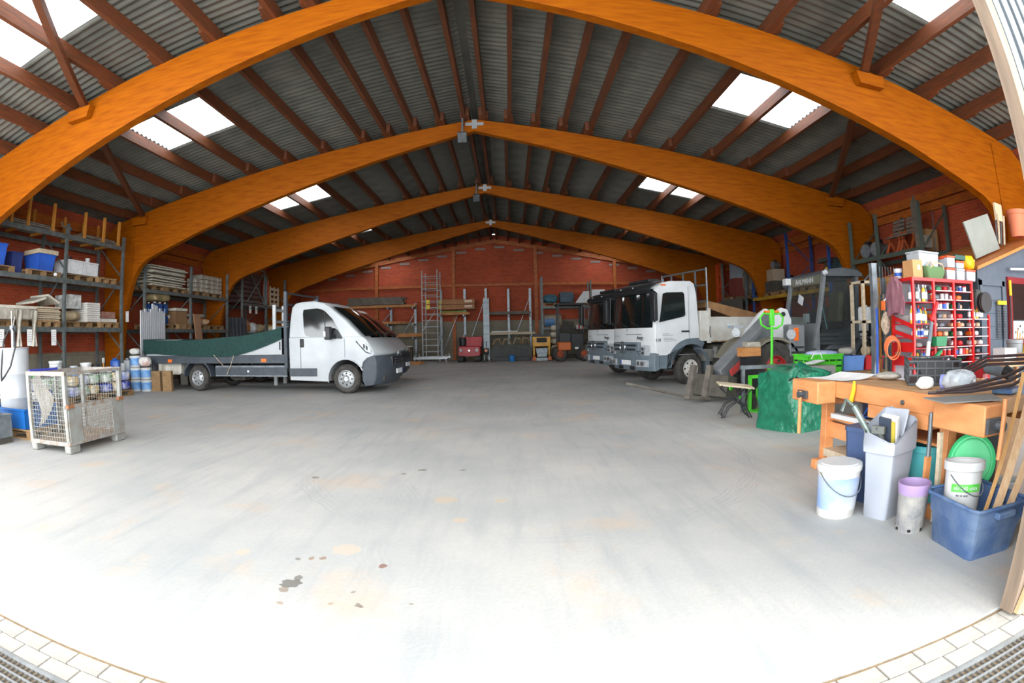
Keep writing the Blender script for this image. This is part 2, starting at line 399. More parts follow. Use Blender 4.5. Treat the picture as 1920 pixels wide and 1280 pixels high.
def sky_pane():
    m = bpy.data.materials.new('translucent_sheet'); m.use_nodes = True; nt = m.node_tree; nt.nodes.clear()
    o = nt.nodes.new('ShaderNodeOutputMaterial'); mx = nt.nodes.new('ShaderNodeMixShader'); mx.inputs[0].default_value = .3
    a = nt.nodes.new('ShaderNodeBsdfTransparent'); a.inputs[0].default_value = (1, 1, 1, 1)
    b = nt.nodes.new('ShaderNodeBsdfTranslucent'); b.inputs[0].default_value = (.95, .96, .97, 1)
    nt.links.new(a.outputs[0], mx.inputs[1]); nt.links.new(b.outputs[0], mx.inputs[2]); nt.links.new(mx.outputs[0], o.inputs[0]); return m
M_TRANS = sky_pane()
ceil = thing('ceiling', None, None); ceil['kind'] = 'structure'
SW = .87; NWV = 5
def sheet_mesh(u0, u1, side, m, name):
    def fn(s, t):
        u = u0 + (u1-u0)*t; y = s*(SW+.05)
        return (XR+side*u, y, zroof(u) + .024*math.cos(2*PI*NWV*y/SW) + .012*(1-t))
    return MB().grid(fn, 32, 1).mesh(name, m, 80)
ROWS = [(0.08, 2.78), (2.72, 5.0), (4.94, 6.95), (6.88, 11.7)]
SKY = {3, 4, 9, 10, 17, 18, 24, 25, 31, 32}
nwin = 0
for side in (-1, 1):
    for ri, (u0, u1) in enumerate(ROWS):
        me = sheet_mesh(u0, u1, side, M_SHEET, 'roof_sheet')
        mt = sheet_mesh(u0, u1, side, M_TRANS, 'skylight_pane') if ri == 2 else None
        for i in range(34):
            y = .72 + SW*i
            if ri == 2 and i in SKY:
                if i-1 not in SKY:
                    nwin += 1; win = thing('window_%d' % nwin, None, None, (0, y, 0)); win['kind'] = 'structure'
                    obj('pane', mt, win, (0, 0, 0)); obj('pane', mt, win, (0, SW, 0))
                continue
            obj('roof_sheet', me, ceil, (0, y, 0))
# ridge capping seen from below
MB().prism([(XR-.3, zroof(.3)-.03), (XR, zroof(0)+.06), (XR+.3, zroof(.3)-.03), (XR, zroof(0)+.09)], .7, YB).build('ridge_cap', M_SHEET, ceil)
PU = [.2, .8, 1.45, 2.1, 2.72, 3.75, 4.75, 5.83, 6.85, 7.93, 9.0, 10.1]
for side in (-1, 1):
    for u in PU:
        for k in range(5):
            y0 = FR[k]-.35 if k else .72; y1 = FR[k+1]+.45 if k < 4 else YB
            x = XR + side*(u + (.045 if k % 2 else -.045)); z = ztop(u)+.115
            MB().box((x, (y0+y1)/2, z), (.085, y1-y0, .22)).build('purlin', M_RAFTER, ceil)
    for k in range(5):     # eaves purlin
        pass
    # diagonal wind brace under the purlins
    for (ua, ya), (ub, yb) in (((3.9, 1.4), (6.5, 6.72)), ((6.5, 6.72), (9.55, 12.85))):
        MB().bar((XR+side*ua, ya, ztop(ua)-.09), (XR+side*ub, yb, ztop(ub)-.09), .13, .1).build('wind_brace', M_RAFTER, ceil)
# ---- glulam portal frames
def arch(k, label):
    Y = FR[k]; t = thing('roof_arch', label, 'roof arch', (XR, Y, 0), 0, 'glulam roof arches')
    top = [(0, 6.53), (3.3, 5.99), (5.2, 5.68), (8.0, 5.21), (9.6, 4.93), (10.55, 4.76), (10.95, 4.45), (10.98, 3.6), (10.95, 0)]
    bot = [(10.32, 0), (10.18, 1.5), (10.05, 2.2), (9.86, 2.85), (9.72, 3.15), (9.52, 3.42), (9.25, 3.6), (8.85, 3.74), (8.2, 3.93), (7.3, 4.22), (6.2, 4.53), (5.0, 4.86), (3.3, 5.33), (1.6, 5.8), (0, 6.22)]
    for s in (-1, 1):
        MB().prism([(s*x, z) for x, z in top+bot], 0, .2).build('beam_half', M_GLU, t, bevel=.008)
        MB().b2(s*9.79-.03, s*9.79+.03, -.03, .0, 3.2, 4.72).build('haunch_batten', M_GLU, t)
        if k in (1, 2):
            u = 6.5 if k == 1 else 9.55
            MB().prism([(s*u-.26, ztop(u)-.36), (s*u+.26, ztop(u)-.36), (s*u+.3, ztop(u)-.14), (s*u-.3, ztop(u)-.14)], -.16, .0).build('bracket_block', M_GLU, t, bevel=.01)
        for u in PU[:10]:   # cleats that hold the purlins
            MB().box((s*(u+.1), .1, ztop(u)+.09), (.07, .5 if k % 2 else .62, .16)).build('purlin_cleat', M_RAFTER, t)
    MB().b2(-.22, .22, -.012, 0, 6.36, 6.44).b2(-.06, .06, -.014, 0, 6.28, 6.52).build('apex_plate', mat('bright_galvanised', '#a8adb0', .4, .5), t)
    return t
arch(1, 'nearest and largest orange glulam arch, spanning the top of the picture')
arch(2, 'second orange glulam arch from the gate, ending beside the left pallet rack')
arch(3, 'third orange glulam arch from the gate, ending above the racks')
arch(4, 'farthest and smallest orange glulam arch, in front of the brick back wall')
# ---- walls
M_BRICK = brickmat('red_brick', '#b54a26', '#a23c1b', '#8f634c')
M_BLOCK = brickmat('grey_block', '#8d8878', '#827d6d', '#77726a', .5, .25)
def gable(z0): return [(XL, z0), (XRW, z0), (XRW, zroof(XRW-XR)+.02), (XR, zroof(0)+.02), (XL, zroof(XL-XR)+.02)]
wb = struct('wall_back', MB().prism(gable(2.1), YB, YB+.25), M_BRICK)
MB().b2(XL, XRW, YB-.03, YB+.25, 0, 2.1).build('block_base', M_BLOCK, wb)
M_TRIM = mat('orange_trim_timber', '#b8601a', .6, 0, '#8e4a18', 4, stretch=(1, 1, 4))
for x in (-7.25, -2.95, 1.5, 5.85): MB().b2(x-.09, x+.09, YB-.2, YB-.03, 0, zroof(x-XR)-.3).build('wall_post', M_TRIM, wb)
MB().b2(XL, XRW, YB-.16, YB-.03, 3.97, 4.1).build('wall_rail', M_TRIM, wb)
for s in (-1, 1):
    p = [(XR, ztop(0)+.02), (XR+s*11, ztop(11)+.02), (XR+s*11, ztop(11)-.2), (XR, ztop(0)-.2)]
    MB().prism(p, YB-.14, YB-.03).build('verge_beam', M_TRIM, wb)
for i in range(-9, 10):                       # grey mortar patches between the rafters at the top of the gable
    u = i*1.05+.3; MB().box((XR+u, YB-.02, ztop(u)-.38), (.55, .05, .1)).build('mortar_patch', mat('pale_mortar', '#8c8580', .9), wb)
for nm, x, s in (('wall_left', XL, -1), ('wall_right', XRW, 1)):
    zt = zroof(abs(x-XR))-.02
    w = struct(nm, MB().b2(x, x+s*.25, .7, YB, 1.1, zt), M_BRICK)
    MB().b2(x-s*.03, x+s*.25, .7, YB, 0, 1.1).build('block_base', M_BLOCK, w)
    for k in (1, 2, 3): MB().b2(x-s*.1, x, FR[k]+.2, FR[k+1], 4.15, 4.35).build('wall_rail', M_TRIM, w)
    MB().b2(x-s*.14, x, .7, YB, zt-.55, zt-.3).build('eaves_plate', M_TRIM, w)
# ================================================================ VEHICLES
M_PAINT = mat('white_vehicle_paint', '#b2b7ba', .38, 0, '#a8adb0', 3, coat=.3)
M_DGLASS = mat('dark_window_glass', '#12181a', .06, 0, '#1c2423', 1.2, spec=.8)
M_GREY = mat('grey_bumper_plastic', '#3a4149', .55, 0, '#464d54', 6)
M_MGREY = mat('mid_grey_plastic', '#5f6b73', .55, 0, '#6b777f', 6)
M_UNDER = mat('dusty_underbody', '#4b4740', .9, 0, '#39362f', 6)
M_TARP = mat('green_net_tarp', '#123330', .85, 0, '#193e39', 14, bump=.35, bscale=90)
M_RIM = mat('silver_wheel_rim', '#b9bcbd', .4, .6, '#9b9e9f', 9)
M_PLATE = mat('number_plate_white', '#e9eaea', .5)
M_BLUE_EU = mat('plate_blue', '#1c49a8', .5)
M_RUST = mat('rusty_edge', '#a5804f', .8, 0, '#c9c2b4', 9)
def arc(cx, cz, r, a0, a1, n=10):
    return [(cx+r*math.cos(math.radians(a0+(a1-a0)*i/n)), cz+r*math.sin(math.radians(a0+(a1-a0)*i/n))) for i in range(n+1)]
def slab(mb, poly, ys, fn, m=0):
    return mb.loft([[fn(x, y, z) for x, z in poly] for y in ys], m)
def patch(mb, poly, fn, th, m=0):
    """thin plate on a curved side: fn maps (x,z) to the surface point, th is a vector outwards"""
    a = [Vector(fn(x, z)) for x, z in poly]; t = Vector(th); n = len(a)
    return mb.add([p for p in a]+[p+t for p in a], [tuple(range(n)), tuple(range(2*n-1, n-1, -1))]+[(i, i+n, (i+1) % n+n, (i+1) % n) for i in range(n)], m)
def wheel(parent, c, r, w, rim, side=-1, holes=8, rimmat=None, name='wheel', hubc=None):
    """wheel about the local y axis; side -1 shows its face to -y"""
    k = r/.35
    t = MB().lathe([(rim, -w/2), (rim*1.08, -w/2-.004), (r*.86, -w/2-.008), (r*.97, -w/2+.03), (r, -w/2+.06), (r, w/2-.06), (r*.97, w/2-.03), (r*.86, w/2+.008), (rim*1.08, w/2+.004), (rim, w/2)], n=32, axis='y', cap=False).build(name, M_RUBBER, parent, c)
    y = side*(w/2)
    g = MB().lathe([(rim*1.02, y*.98), (rim*.96, y*1.0), (rim*.86, y*.8), (rim*.80, y*.62), (rim*.5, y*.72), (rim*.34, y*.85), (rim*.26, y*1.02), (0.001, y*1.02)], n=28, axis='y', cap=False)
    g.build('rim', rimmat or M_RIM, t)
    h = MB()
    for i in range(holes):
        a = 2*PI*i/holes; cx, cz = rim*.66*math.cos(a), rim*.66*math.sin(a)
        h.cyl((cx, y*.69, cz), (cx, y*.75, cz), rim*.11, n=8)
    h.build('vent_holes', M_BLACK, t)
    h = MB()
    for i in range(5):
        a = 2*PI*i/5+.3; cx, cz = rim*.36*math.cos(a), rim*.36*math.sin(a)
        h.cyl((cx, y*.8, cz), (cx, y*.97, cz), rim*.05, n=6)
    h.build('wheel_nuts', M_DSTEEL, t)
    return t
# ---------------------------------------------------------------- flatbed pickup
def pickup(label, loc, rz, tarp=True, E=-6.3, RA=-4.4):
    """E: rear end of the bed, RA: rear axle"""
    t = thing('flatbed_pickup', label, 'pickup truck', loc, rz)
    def F(x): return x if x < .42 else .42+(x-.42)*.6
    def nose(x, y, z):                                     # nose rounded in plan
        x = F(x)
        if x > .35: x = x - (x-.35)*.42*abs(y)**3.2
        return (x, y*(1 if z > .5 else .985), z)
    def house(x, y, z):
        k = max(0, z-1.28)/.92
        x = F(x)
        if x > -.3: x = x - max(0, x+.5)*.16*abs(y)**3
        return (x, y*(1-.115*k), z)
    YS = [-1.0, -.985, -.9, -.7, -.4, 0, .4, .7, .9, .985, 1.0]
    low = [(-1.5, .31), (-.52, .28)] + arc(0, .345, .46, 187, 28, 10)[0:] + [(.55, .74), (.85, .83), (1.26, .87), (1.33, .93), (1.24, 1.02), (1.0, 1.16), (.78, 1.27), (.5, 1.33), (-.2, 1.34), (-1.5, 1.34)]
    slab(MB(), low, YS, nose).build('body', M_PAINT, t, bevel=.02, ang=40)
    up = [(-1.5, 1.33), (-1.49, 1.7), (-1.45, 2.06), (-1.36, 2.16), (-1.2, 2.19), (-.85, 2.2), (-.6, 2.15), (-.42, 2.05), (.1, 1.72), (.78, 1.28)]
    cab = slab(MB(), up, [-1, -.97, -.9, -.7, 0, .7, .9, .97, 1], house).build('cab_upper', M_PAINT, t, bevel=.045, ang=50)
    bum = [(.42, .48), (.44, .3), (.62, .17), (1.2, .2), (1.36, .33), (1.45, .5), (1.45, .72), (1.36, .88), (1.1, .87), (.82, .82), (.56, .735)]
    slab(MB(), bum, YS, lambda x, y, z: (lambda p: (p[0]+.01, p[1]*1.006, p[2]))(nose(x, y, z))).build('front_bumper', M_GREY, t, bevel=.03, ang=45)
    # glazing
    for s in (-1, 1):
        fn = lambda x, z, s=s: house(x, s*1.0, z)
        patch(MB(), [(-1.12, 2.0), (-1.13, 1.9), (-1.08, 1.45), (-1.02, 1.37), (-.9, 1.35), (-.32, 1.31), (-.02, 1.285), (.02, 1.31), (-.12, 1.5), (-.33, 1.75), (-.52, 1.93), (-.62, 1.99), (-.75, 2.02)], fn, (0, s*.012, .001)).build('side_window', M_DGLASS, cab)
        MB().bar(house(-.55, s*1.012, 1.96), house(-.5, s*1.012, 1.32), .025, .012).build('window_bar', M_BLACK, cab)
        # mirror
        mm = MB().box((-.36, s*1.16, 1.42), (.16, .2, .3), tap=(.85, .9)).build('door_mirror', M_BLACK, t, bevel=.03)
        MB().bar((-.25, s*.98, 1.33), (-.33, s*1.1, 1.36), .08, .09).build('mirror_arm', M_BLACK, mm)
        MB().box((-.42, s*1.262, 1.40), (.05, .012, .12)).build('indicator_lens', M_PLATE, mm)
        patch(MB(), [(.02, 1.31), (-.02, 1.285), (-.32, 1.305), (-.26, 1.5), (-.14, 1.5)], lambda x, z: house(x, s*1.003, z), (0, s*.02, 0)).build('mirror_base', M_BLACK, t)
        # handle, trim strip, fuel-side seams
        MB().box((-1.14, s*1.0, 1.2), (.11, .05, .2)).build('door_handle', M_BLACK, t, bevel=.02)
        MB().b2(-1.5, -.75, s*1.0, s*1.02, .41, .6).build('side_strip', M_GREY, t, bevel=.008)
        MB().b2(-1.19, -1.18, s*.99, s*1.003, .45, 1.3).b2(-.02, -.01, s*.99, s*1.003, .85, 1.28).build('door_seam', M_MGREY, t)
        # headlamp
        hl = [(.26, 1.21), (.55, 1.19), (.9, 1.09), (1.12, .97), (1.06, .92), (.72, .96), (.38, 1.1)]
        def hlf(x, z, s=s):
            q = nose(x, s*1.0, z); return (q[0], q[1]*1.0, q[2])
        h = patch(MB(), hl, hlf, (.035, s*.03, .02)).build('headlamp', mat('smoked_lamp', '#3f464b', .12, .4, '#a9b0b5', 9), t)
        patch(MB(), [(.5, 1.14), (.62, 1.12), (.62, 1.03), (.52, 1.06)], hlf, (.039, s*.034, .023)).build('lamp_reflector', M_BLACK, h)
        patch(MB(), [(.72, 1.1), (.84, 1.06), (.82, .985), (.72, 1.0)], hlf, (.039, s*.034, .023)).build('lamp_reflector', M_BLACK, h)
        # black arch lip
        MB().tube([(x, s*1.002, z) for x, z in arc(0, .345, .465, 190, 25, 14)], .018, 5).build('wheel_arch_lip', M_PAINT, t)
    ws = [house(-.4, y, 2.035) for y in [-.9+.225*i for i in range(9)]], [house(.1, y, 1.73) for y in [-.92+.23*i for i in range(9)]], [house(.74, y, 1.318) for y in [-.95+.2375*i for i in range(9)]]
    w = MB()
    w.loft([[(p[0]+.03, p[1], p[2]+.02) for p in r] for r in ws], closed=False)
    w.loft([[(p[0]+.0, p[1], p[2]-.02) for p in r] for r in ws], closed=False)
    w.build('windscreen', M_DGLASS, cab)
    w = MB()
    for s in (-1, 1): w.bar((.63, s*.1+.25, 1.345), (.55, s*.1+.25-.6*s, 1.43), .02, .02)
    w.build('wipers', M_BLACK, cab)
    # grille and badge, plate
    g = MB(); slab(g, [(1.36, .62), (1.475, .64), (1.47, .84), (1.36, .84)], [-.5, -.45, 0, .45, .5], nose)
    g.build('grille', M_BLACK, t)
    g = MB()
    for k in range(3): g.b2(1.05, 1.066, -.42, .42, .66+k*.06, .675+k*.06)
    g.build('grille_slats', M_GREY, t)
    MB().tube([(1.04, -.14, .9), (1.05, 0, .96), (1.04, .14, .9)], .014, 5).tube([(1.04, -.14, .86), (1.05, 0, .92), (1.04, .14, .86)], .014, 5).build('badge', M_CHROME, t)
    pl = MB().b2(1.04, 1.065, -.26, .26, .43, .54).build('number_plate', M_PLATE, t)
    MB().b2(1.064, 1.068, .21, .26, .43, .54).build('plate_band', M_BLUE_EU, pl)
    # running gear
    for x in (0, RA):
        for s in (-1, 1): wheel(t, (x, s*.89, .345), .345, .22, .205, s)
    MB().b2(E+.4, -.5, -.45, -.35, .48, .62).b2(E+.4, -.5, .35, .45, .48, .62).b2(-1.4, .9, -.8, .8, .3, .42).build('chassis', M_UNDER, t)
    MB().cyl((RA, -.8, .345), (RA, .8, .345), .06).box((RA+1.1, -.4, .38), (.4, .3, .22)).build('axle', M_UNDER, t)
    # bed
    MB().b2(E, -1.62, -1.05, 1.05, .86, .94).build('bed_floor', M_GREY, t)
    for s in (-1, 1):
        MB().b2(E, -1.6, s*1.01, s*1.06, .73, .9).build('bed_rail', M_GREY, t)
        d = MB().b2(E+.02, -1.68, s*1.03, s*1.06, .94, 1.33).build('dropside', M_PAINT, t)
        MB().b2(E+.02, -1.68, s*1.06, s*1.068, 1.1, 1.13).build('dropside_rib', M_PAINT, d)
        MB().b2(-1.74, -1.71, s*1.058, s*1.08, 1.05, 1.25).build('latch', M_BLACK, d)
        sg = MB().b2(RA+.65, -1.56, s*1.0, s*1.04, .43, .63).build('side_guard', M_GREY, t)
        MB().b2(RA+.65, -1.56, s*.99, s*1.03, .63, .67).build('guard_rail', M_STEEL, sg)
        MB().b2(RA+.65, -1.56, s*.99, s*1.03, .4, .43).build('guard_rail', M_STEEL, sg)
        MB().box((-2.7, s*1.042, .53), (.05, .01, .05)).build('guard_fixing', M_PLATE, sg)
        for x in (-2.2, E+.95):
            MB().box((x, s*1.065, .8), (.14, .03, .08)).build('side_marker', M_AMBER, t)
        mg = MB()
        a = arc(RA, .345, .5, 5, 175, 12); b = arc(RA, .345, .46, 175, 5, 12)
        mg.prism(a+b, s*.72, s*1.03); mg.build('mudguard', M_GREY, t)
    MB().b2(E, E+.04, -1.03, 1.03, .94, 1.38).build('tailboard', M_PAINT, t)
    hb = MB()
    for y in (-1.0, 1.0): hb.b2(-1.62, -1.54, y-.04, y+.04, .6, 2.46)
    for z in (1.0, 1.3, 1.6, 1.9, 2.15, 2.42): hb.b2(-1.6, -1.56, -1.0, 1.0, z-.02, z+.02)
    hb.b2(-1.6, -1.57, -1, 1, .9, 1.75)
    hb.build('headboard', M_GREY, t)
    hk = MB()
    for i in range(3): hk.tube([(-1.53, -1.05, 1.62+.06*i), (-1.5, -1.09, 1.6+.06*i), (-1.47, -1.05, 1.62+.06*i)], .01, 4)
    hk.build('rope_hooks', M_STEEL, t)
    MB().b2(E+.4, E+1.15, -.8, .8, .42, .72).b2(E+.44, E+.55, -1.0, 1.0, .5, .72).build('rear_crossmember', mat('dirty_white_steel', '#d3d0c6', .6, 0, '#b1ab9c', 8), t)
    MB().box((E+1.3, -.86, .3), (.26, .02, .3)).box((E+1.3, .86, .3), (.26, .02, .3)).build('mud_flap', M_UNDER, t)
    if tarp:
        g = MB()
        xs = [-6.38+.118*i for i in range(41)]
        def edge(x):      # lower edge of the net on the near side
            if x < -5.9: return .99
            if x < -3.3: return .985-.085*math.sin((x+5.9)/2.6*PI/2)
            k = (x+3.3)/1.62; return .90+.40*k**1.5
        def topz(x): return 1.40-.06*math.sin((x+6.38)/3.1*PI) if x < -3.4 else 1.39+.20*((x+3.4)/1.75)**1.7
        rows = []
        for v in range(15):
            row = []
            for x in xs:
                wv = .012*math.sin(x*9+v)+.008*math.sin(x*23+v*2)
                tz = topz(x); e = edge(x)
                if v <= 4: row.append((x, -1.085-wv-.02*(4-v)/4, e+(tz-e)*v/4))
                elif v >= 10: row.append((x, 1.085+wv, tz-(tz-1.0)*(v-10)/4))
                else:
                    k = (v-4)/6; row.append((x, -1.08+2.16*k, tz+.03-.1*math.sin(k*PI)+wv))
            rows.append(row)
        g.loft(rows, closed=False)
        tr = g.build('net_tarpaulin', M_TARP, t, ang=70)
        tr['label'] = 'dark green net tarpaulin tied over the flatbed'
        # rear hanging end of the net
        MB().grid(lambda a, b: (-6.4+.01*math.sin(a*30), -1.08+2.16*a, 1.0+.4*b), 16, 3).build('tarp_end', M_TARP, t)
        MB().tube([(-3.75, -1.1, .95), (-3.6, -1.09, .8), (-3.45, -1.08, .67)], .008, 4).tube([(-3.1, -1.1, .93), (-3.2, -1.09, .7), (-3.35, -1.08, .45)], .008, 4).build('tie_cord', M_RUST, t)
    return t
pickup('white flatbed pickup with black bumper and dark green net over its bed', (-3.75, 13.58, 0), -.066)
pickup('white pickup parked behind the green-netted flatbed, mostly hidden', (-4.12, 16.75, 0), -.05, tarp=False, E=-5.0, RA=-3.6)
# ---------------------------------------------------------------- cab-over lorries with dropside bodies
M_PAINT_LIT = mat('white_vehicle_paint_lit', '#d6d9db', .35, 0, '#cbced0', 3, coat=.3)  # same vehicle white, colour lightened to make up for dim light deeper inside
M_MUDW = mat('dusty_white_paint', '#d3d4d0', .5, 0, '#bdb8ac', 3)
def lorry(label, loc, rz, near=True):
    """front at x=0, rear towards +x, near flank at y=0, width 2.15"""
    t = thing('dropside_lorry', label, 'lorry', loc, rz); Wd = 2.15; c = Wd/2
    def rnd(x, y, z):                                     # front rounded in plan
        q = (y-c)/c
        return (x + .16*abs(q)**4*max(0, 1-x/.6), y, z)
    YS = [c+c*q for q in (-1, -.97, -.85, -.6, -.3, 0, .3, .6, .85, .97, 1)]
    prof = [(.0, .74), (-.06, 1.1), (-.05, 1.44), (.08, 2.26), (.14, 2.36), (.3, 2.45), (.6, 2.51), (1.22, 2.53), (1.33, 2.46), (1.38, 2.2), (1.43, 1.12)] + arc(1.16, .39, .62, 62, 172, 10) + [(.53, .74)]
    def side(x, y, z):
        k = max(0, z-1.5); q = (y-c)/c
        p = rnd(x, y, z); return (p[0], c + c*q*(1-.05*k), z)
    cab = slab(MB(), prof, YS, side).build('cab', M_PAINT_LIT, t, bevel=.025, ang=40)
    # grey bumper, step and arch
    bp = [(-.05, .36), (-.1, .5), (-.09, .72), (-.04, .80), (.1, .80), (.12, .4)]
    slab(MB(), bp, YS, rnd).build('front_bumper', M_MGREY, t, bevel=.02, ang=45)
    MB().b2(.1, .56, .02, Wd-.02, .42, .76).build('step_panel', M_MGREY, t, bevel=.015)
    for y0, y1 in ((-.02, .35), (Wd-.35, Wd+.02)):
        MB().prism(arc(1.16, .39, .74, 57, 178, 12)+[(.46, .76)]+arc(1.16, .39, .6, 175, 57, 12), y0, y1).build('wheel_arch', M_MGREY, t, bevel=.01)
        MB().prism(arc(1.16, .39, .60, 57, -15, 8)+arc(1.16, .39, .54, -15, 57, 8), y0+.04, y1).build('rear_mudguard', M_MGREY, t)
    # windscreen and black visor
    ws = []
    for x, z, k in ((-.045, 1.40, .95), (.01, 1.75, .94), (.075, 2.2, .92), (.1, 2.32, .91)):
        ws.append([side(x-.02, c+c*k*q, z) for q in (-1, -.85, -.6, -.3, 0, .3, .6, .85, 1)])
    MB().loft(ws, closed=False).loft([[(p[0]+.03, p[1], p[2]) for p in r] for r in ws], closed=False).build('windscreen', M_DGLASS, cab)
    vz = []
    for x, z in ((.04, 2.22), (-.07, 2.3), (-.04, 2.36), (.16, 2.47), (.36, 2.52)): vz.append([side(x-.02, c+c*.95*q, z) for q in (-1, -.85, -.6, -.3, 0, .3, .6, .85, 1)])
    MB().loft(vz, closed=False).build('sun_visor', M_BLACK, cab)
    MB().b2(.3, .62, .55, 1.6, 2.52, 2.6).build('roof_hatch', M_BLACK, cab, bevel=.02)
    w = MB()
    for y in (.45, 1.05, 1.6): w.bar((-.075, y, 1.43), (-.055, y+.4, 1.55), .02, .02)
    w.build('wipers', M_BLACK, cab)
    MB().cyl((-.03, .75, 2.36), (-.05, .75, 2.36), .035, n=8).cyl((-.03, 1.4, 2.36), (-.05, 1.4, 2.36), .035, n=8).build('marker_lamps', M_LENS, cab)
    # lower windscreen black band
    # grille
    gr = slab(MB(), [(-.14, .84), (-.145, 1.04), (-.06, 1.06), (-.04, .82)], [.42+i*.1645 for i in range(9)], lambda x, y, z: rnd(x, y, z)).build('grille', M_MGREY, t, bevel=.012)
    g = MB()
    g.b2(-.152, -.13, .5, .95, .96, 1.0).b2(-.152, -.13, 1.2, 1.65, .96, 1.0).b2(-.152, -.13, .55, .95, .86, .9).b2(-.152, -.13, 1.2, 1.6, .86, .9)
    g.build('grille_slots', M_BLACK, gr)
    slab(MB(), [(-.11, .68), (-.13, .84), (-.05, .84), (-.04, .68)], [.55, .7, 1.07, 1.45, 1.6], rnd).build('grille_lower', M_MGREY, t)
    st = MB().torus((-.2, c, .93), .13, .018, 20, 6, axis='x')
    for a in (90, 210, 330): st.bar((-.2, c, .93), (-.2, c+.125*math.cos(math.radians(a)), .93+.125*math.sin(math.radians(a))), .02, .02)
    st.build('star_badge', M_CHROME, gr)
    for y in (.26, Wd-.26):
        h = slab(MB(), [(-.1, .74), (-.09, .98), (-.03, .99), (-.02, .74)], [y-.12, y, y+.12], rnd).build('headlamp', M_LENS, t)
        MB().cyl((-.075, y, .9), (-.1, y, .9), .045, n=10).cyl((-.075, y, .8), (-.1, y, .8), .045, n=10).build('lamp_bulb', M_CHROME, h)
        yf = .34 if y < c else Wd-.34
        f = slab(MB(), [(-.125, .47), (-.125, .63), (-.06, .63), (-.06, .47)], [yf-.2, yf, yf+.2], rnd).build('fog_lamp', M_LENS, t)
        MB().cyl((-.11, yf-.09, .55), (-.132, yf-.09, .55), .055, n=12).cyl((-.11, yf+.09, .55), (-.132, yf+.09, .55), .055, n=12).build('lamp_bulb', M_CHROME, f)
    pl = MB().b2(-.125, -.11, c-.26, c+.26, .5, .61).build('number_plate', M_PLATE, t)
    MB().b2(-.127, -.124, c+.21, c+.26, .5, .61).build('plate_band', M_BLUE_EU, pl)
    MB().box((-.09, c-.3, .43), (.03, .2, .08)).box((-.09, c+.3, .43), (.03, .2, .08)).build('bumper_slots', M_BLACK, t)
    # lettering on the front and door
    M_INK = mat('black_lettering', '#23262a', .6); M_INKG = mat('grey_lettering', '#8d949a', .6)
    text_mesh('lettering', 'Atego', .13, M_INK, t, (-.066, .42, 1.16), (PI/2, 0, -PI/2))
    text_mesh('lettering', 'I', .12, M_INK, t, (-.064, c, 1.35), (PI/2, 0, -PI/2))
    g = MB()
    g.b2(-.068, -.058, .35, 1.15, 1.235, 1.255); g.b2(-.068, -.058, 1.5, 1.75, 1.2, 1.215)
    g.build('lettering', M_INKG, t)
    text_mesh('lettering', '818', .1, M_INK, t, (.2, -.003, 1.1), (PI/2, 0, 0))
    g = MB()
    for i, (a, b) in enumerate(((.33, .52), (.33, .62), (.36, .62), (.36, .7), (.38, .74))): g.b2(a, b, -.004, .003, 1.24-i*.035-(.03 if i > 1 else 0), 1.25-i*.035-(.03 if i > 1 else 0))
    g.build('lettering', M_INKG, t)
    # side windows, handles, mirrors
    for s, y in ((-1, 0), (1, Wd)):
        fn = lambda x, z, y=y: side(x, y, z)
        patch(MB(), [(.1, 1.52), (.14, 1.6), (.3, 2.2), (.42, 2.23), (.96, 2.25), (1.0, 2.2), (1.0, 1.7), (.96, 1.66)], fn, (0, s*.014, 0)).build('side_window', M_DGLASS, cab)
        MB().b2(.88, 1.1, y-.02, y+.02, 1.28, 1.32).build('door_handle', M_BLACK, t)
        MB().b2(1.22, 1.4, y-.008, y+.008, 1.11, 1.13).build('cab_vent', M_BLACK, t)
        MB().b2(1.1, 1.106, y-.006, y+.006, 1.1, 2.4).b2(.02, 1.3, y-.006, y+.006, .735, .745).build('door_seam', M_INKG, t)
        MB().box((.4, y+s*(-.03), 2.41), (.12, .05, .03)).build('side_lamp', M_AMBER, t)
        mr = MB().box((-.02, y+s*.2, 1.86), (.1, .2, .62)).build('mirror', M_BLACK, t, bevel=.02)
        MB().tube([(.1, y, 1.55), (.02, y+s*.16, 1.53), (.0, y+s*.18, 1.6)], .018, 6).tube([(.2, y-s*.02, 2.2), (.02, y+s*.14, 2.24), (.0, y+s*.2, 2.16)], .02, 6).tube([(.03, y+s*.06, 1.53), (.05, y+s*.05, 2.23)], .014, 6).build('mirror_arm', M_BLACK, mr)
    # body of the lorry
    bx0, bx1 = 1.74, 5.4
    for s, y in ((-1, 0.0), (1, Wd)):
        d = MB().b2(bx0, bx1, y-.025, y+.025, 1.07, 1.65).build('dropside', M_MUDW, t)
        r = MB()
        for z in (1.14, 1.3, 1.46, 1.61): r.b2(bx0, bx1, y+s*.025, y+s*.037, z-.012, z+.012)
        r.build('dropside_rib', M_MUDW, d)
        MB().b2(bx0, bx1, y-.02, y+.03, 1.03, 1.075).build('rusty_lower_edge', M_RUST, d)
        MB().b2(bx0-.28, bx0-.0, y-.02, y+.02, 1.05, 1.8).b2(bx0-.07, bx0+.02, y-.035, y+.035, 1.0, 1.86).build('corner_post', M_MUDW, t)
        MB().cyl((bx0-.05, y, 1.8), (bx0-.05, y, 2.88), .025, n=8).build('headboard_post', M_STEEL, t)
        MB().tube([(bx0-.02, y-.05*1, 1.42), (bx0-.04, y-.06, 1.25), (bx0, y-.05, 1.14)], .012, 5).build('latch', M_DSTEEL, t)
        if s < 0:
            MB().b2(2.3, 2.55, y-.042, y-.036, 1.36, 1.43).build('sticker', mat('blue_sticker', '#4f86ae', .5, 0, '#c8d4da', 20), d)
            MB().b2(2.3, 2.55, y-.042, y-.036, 1.43, 1.47).build('sticker', M_PLATE, d)
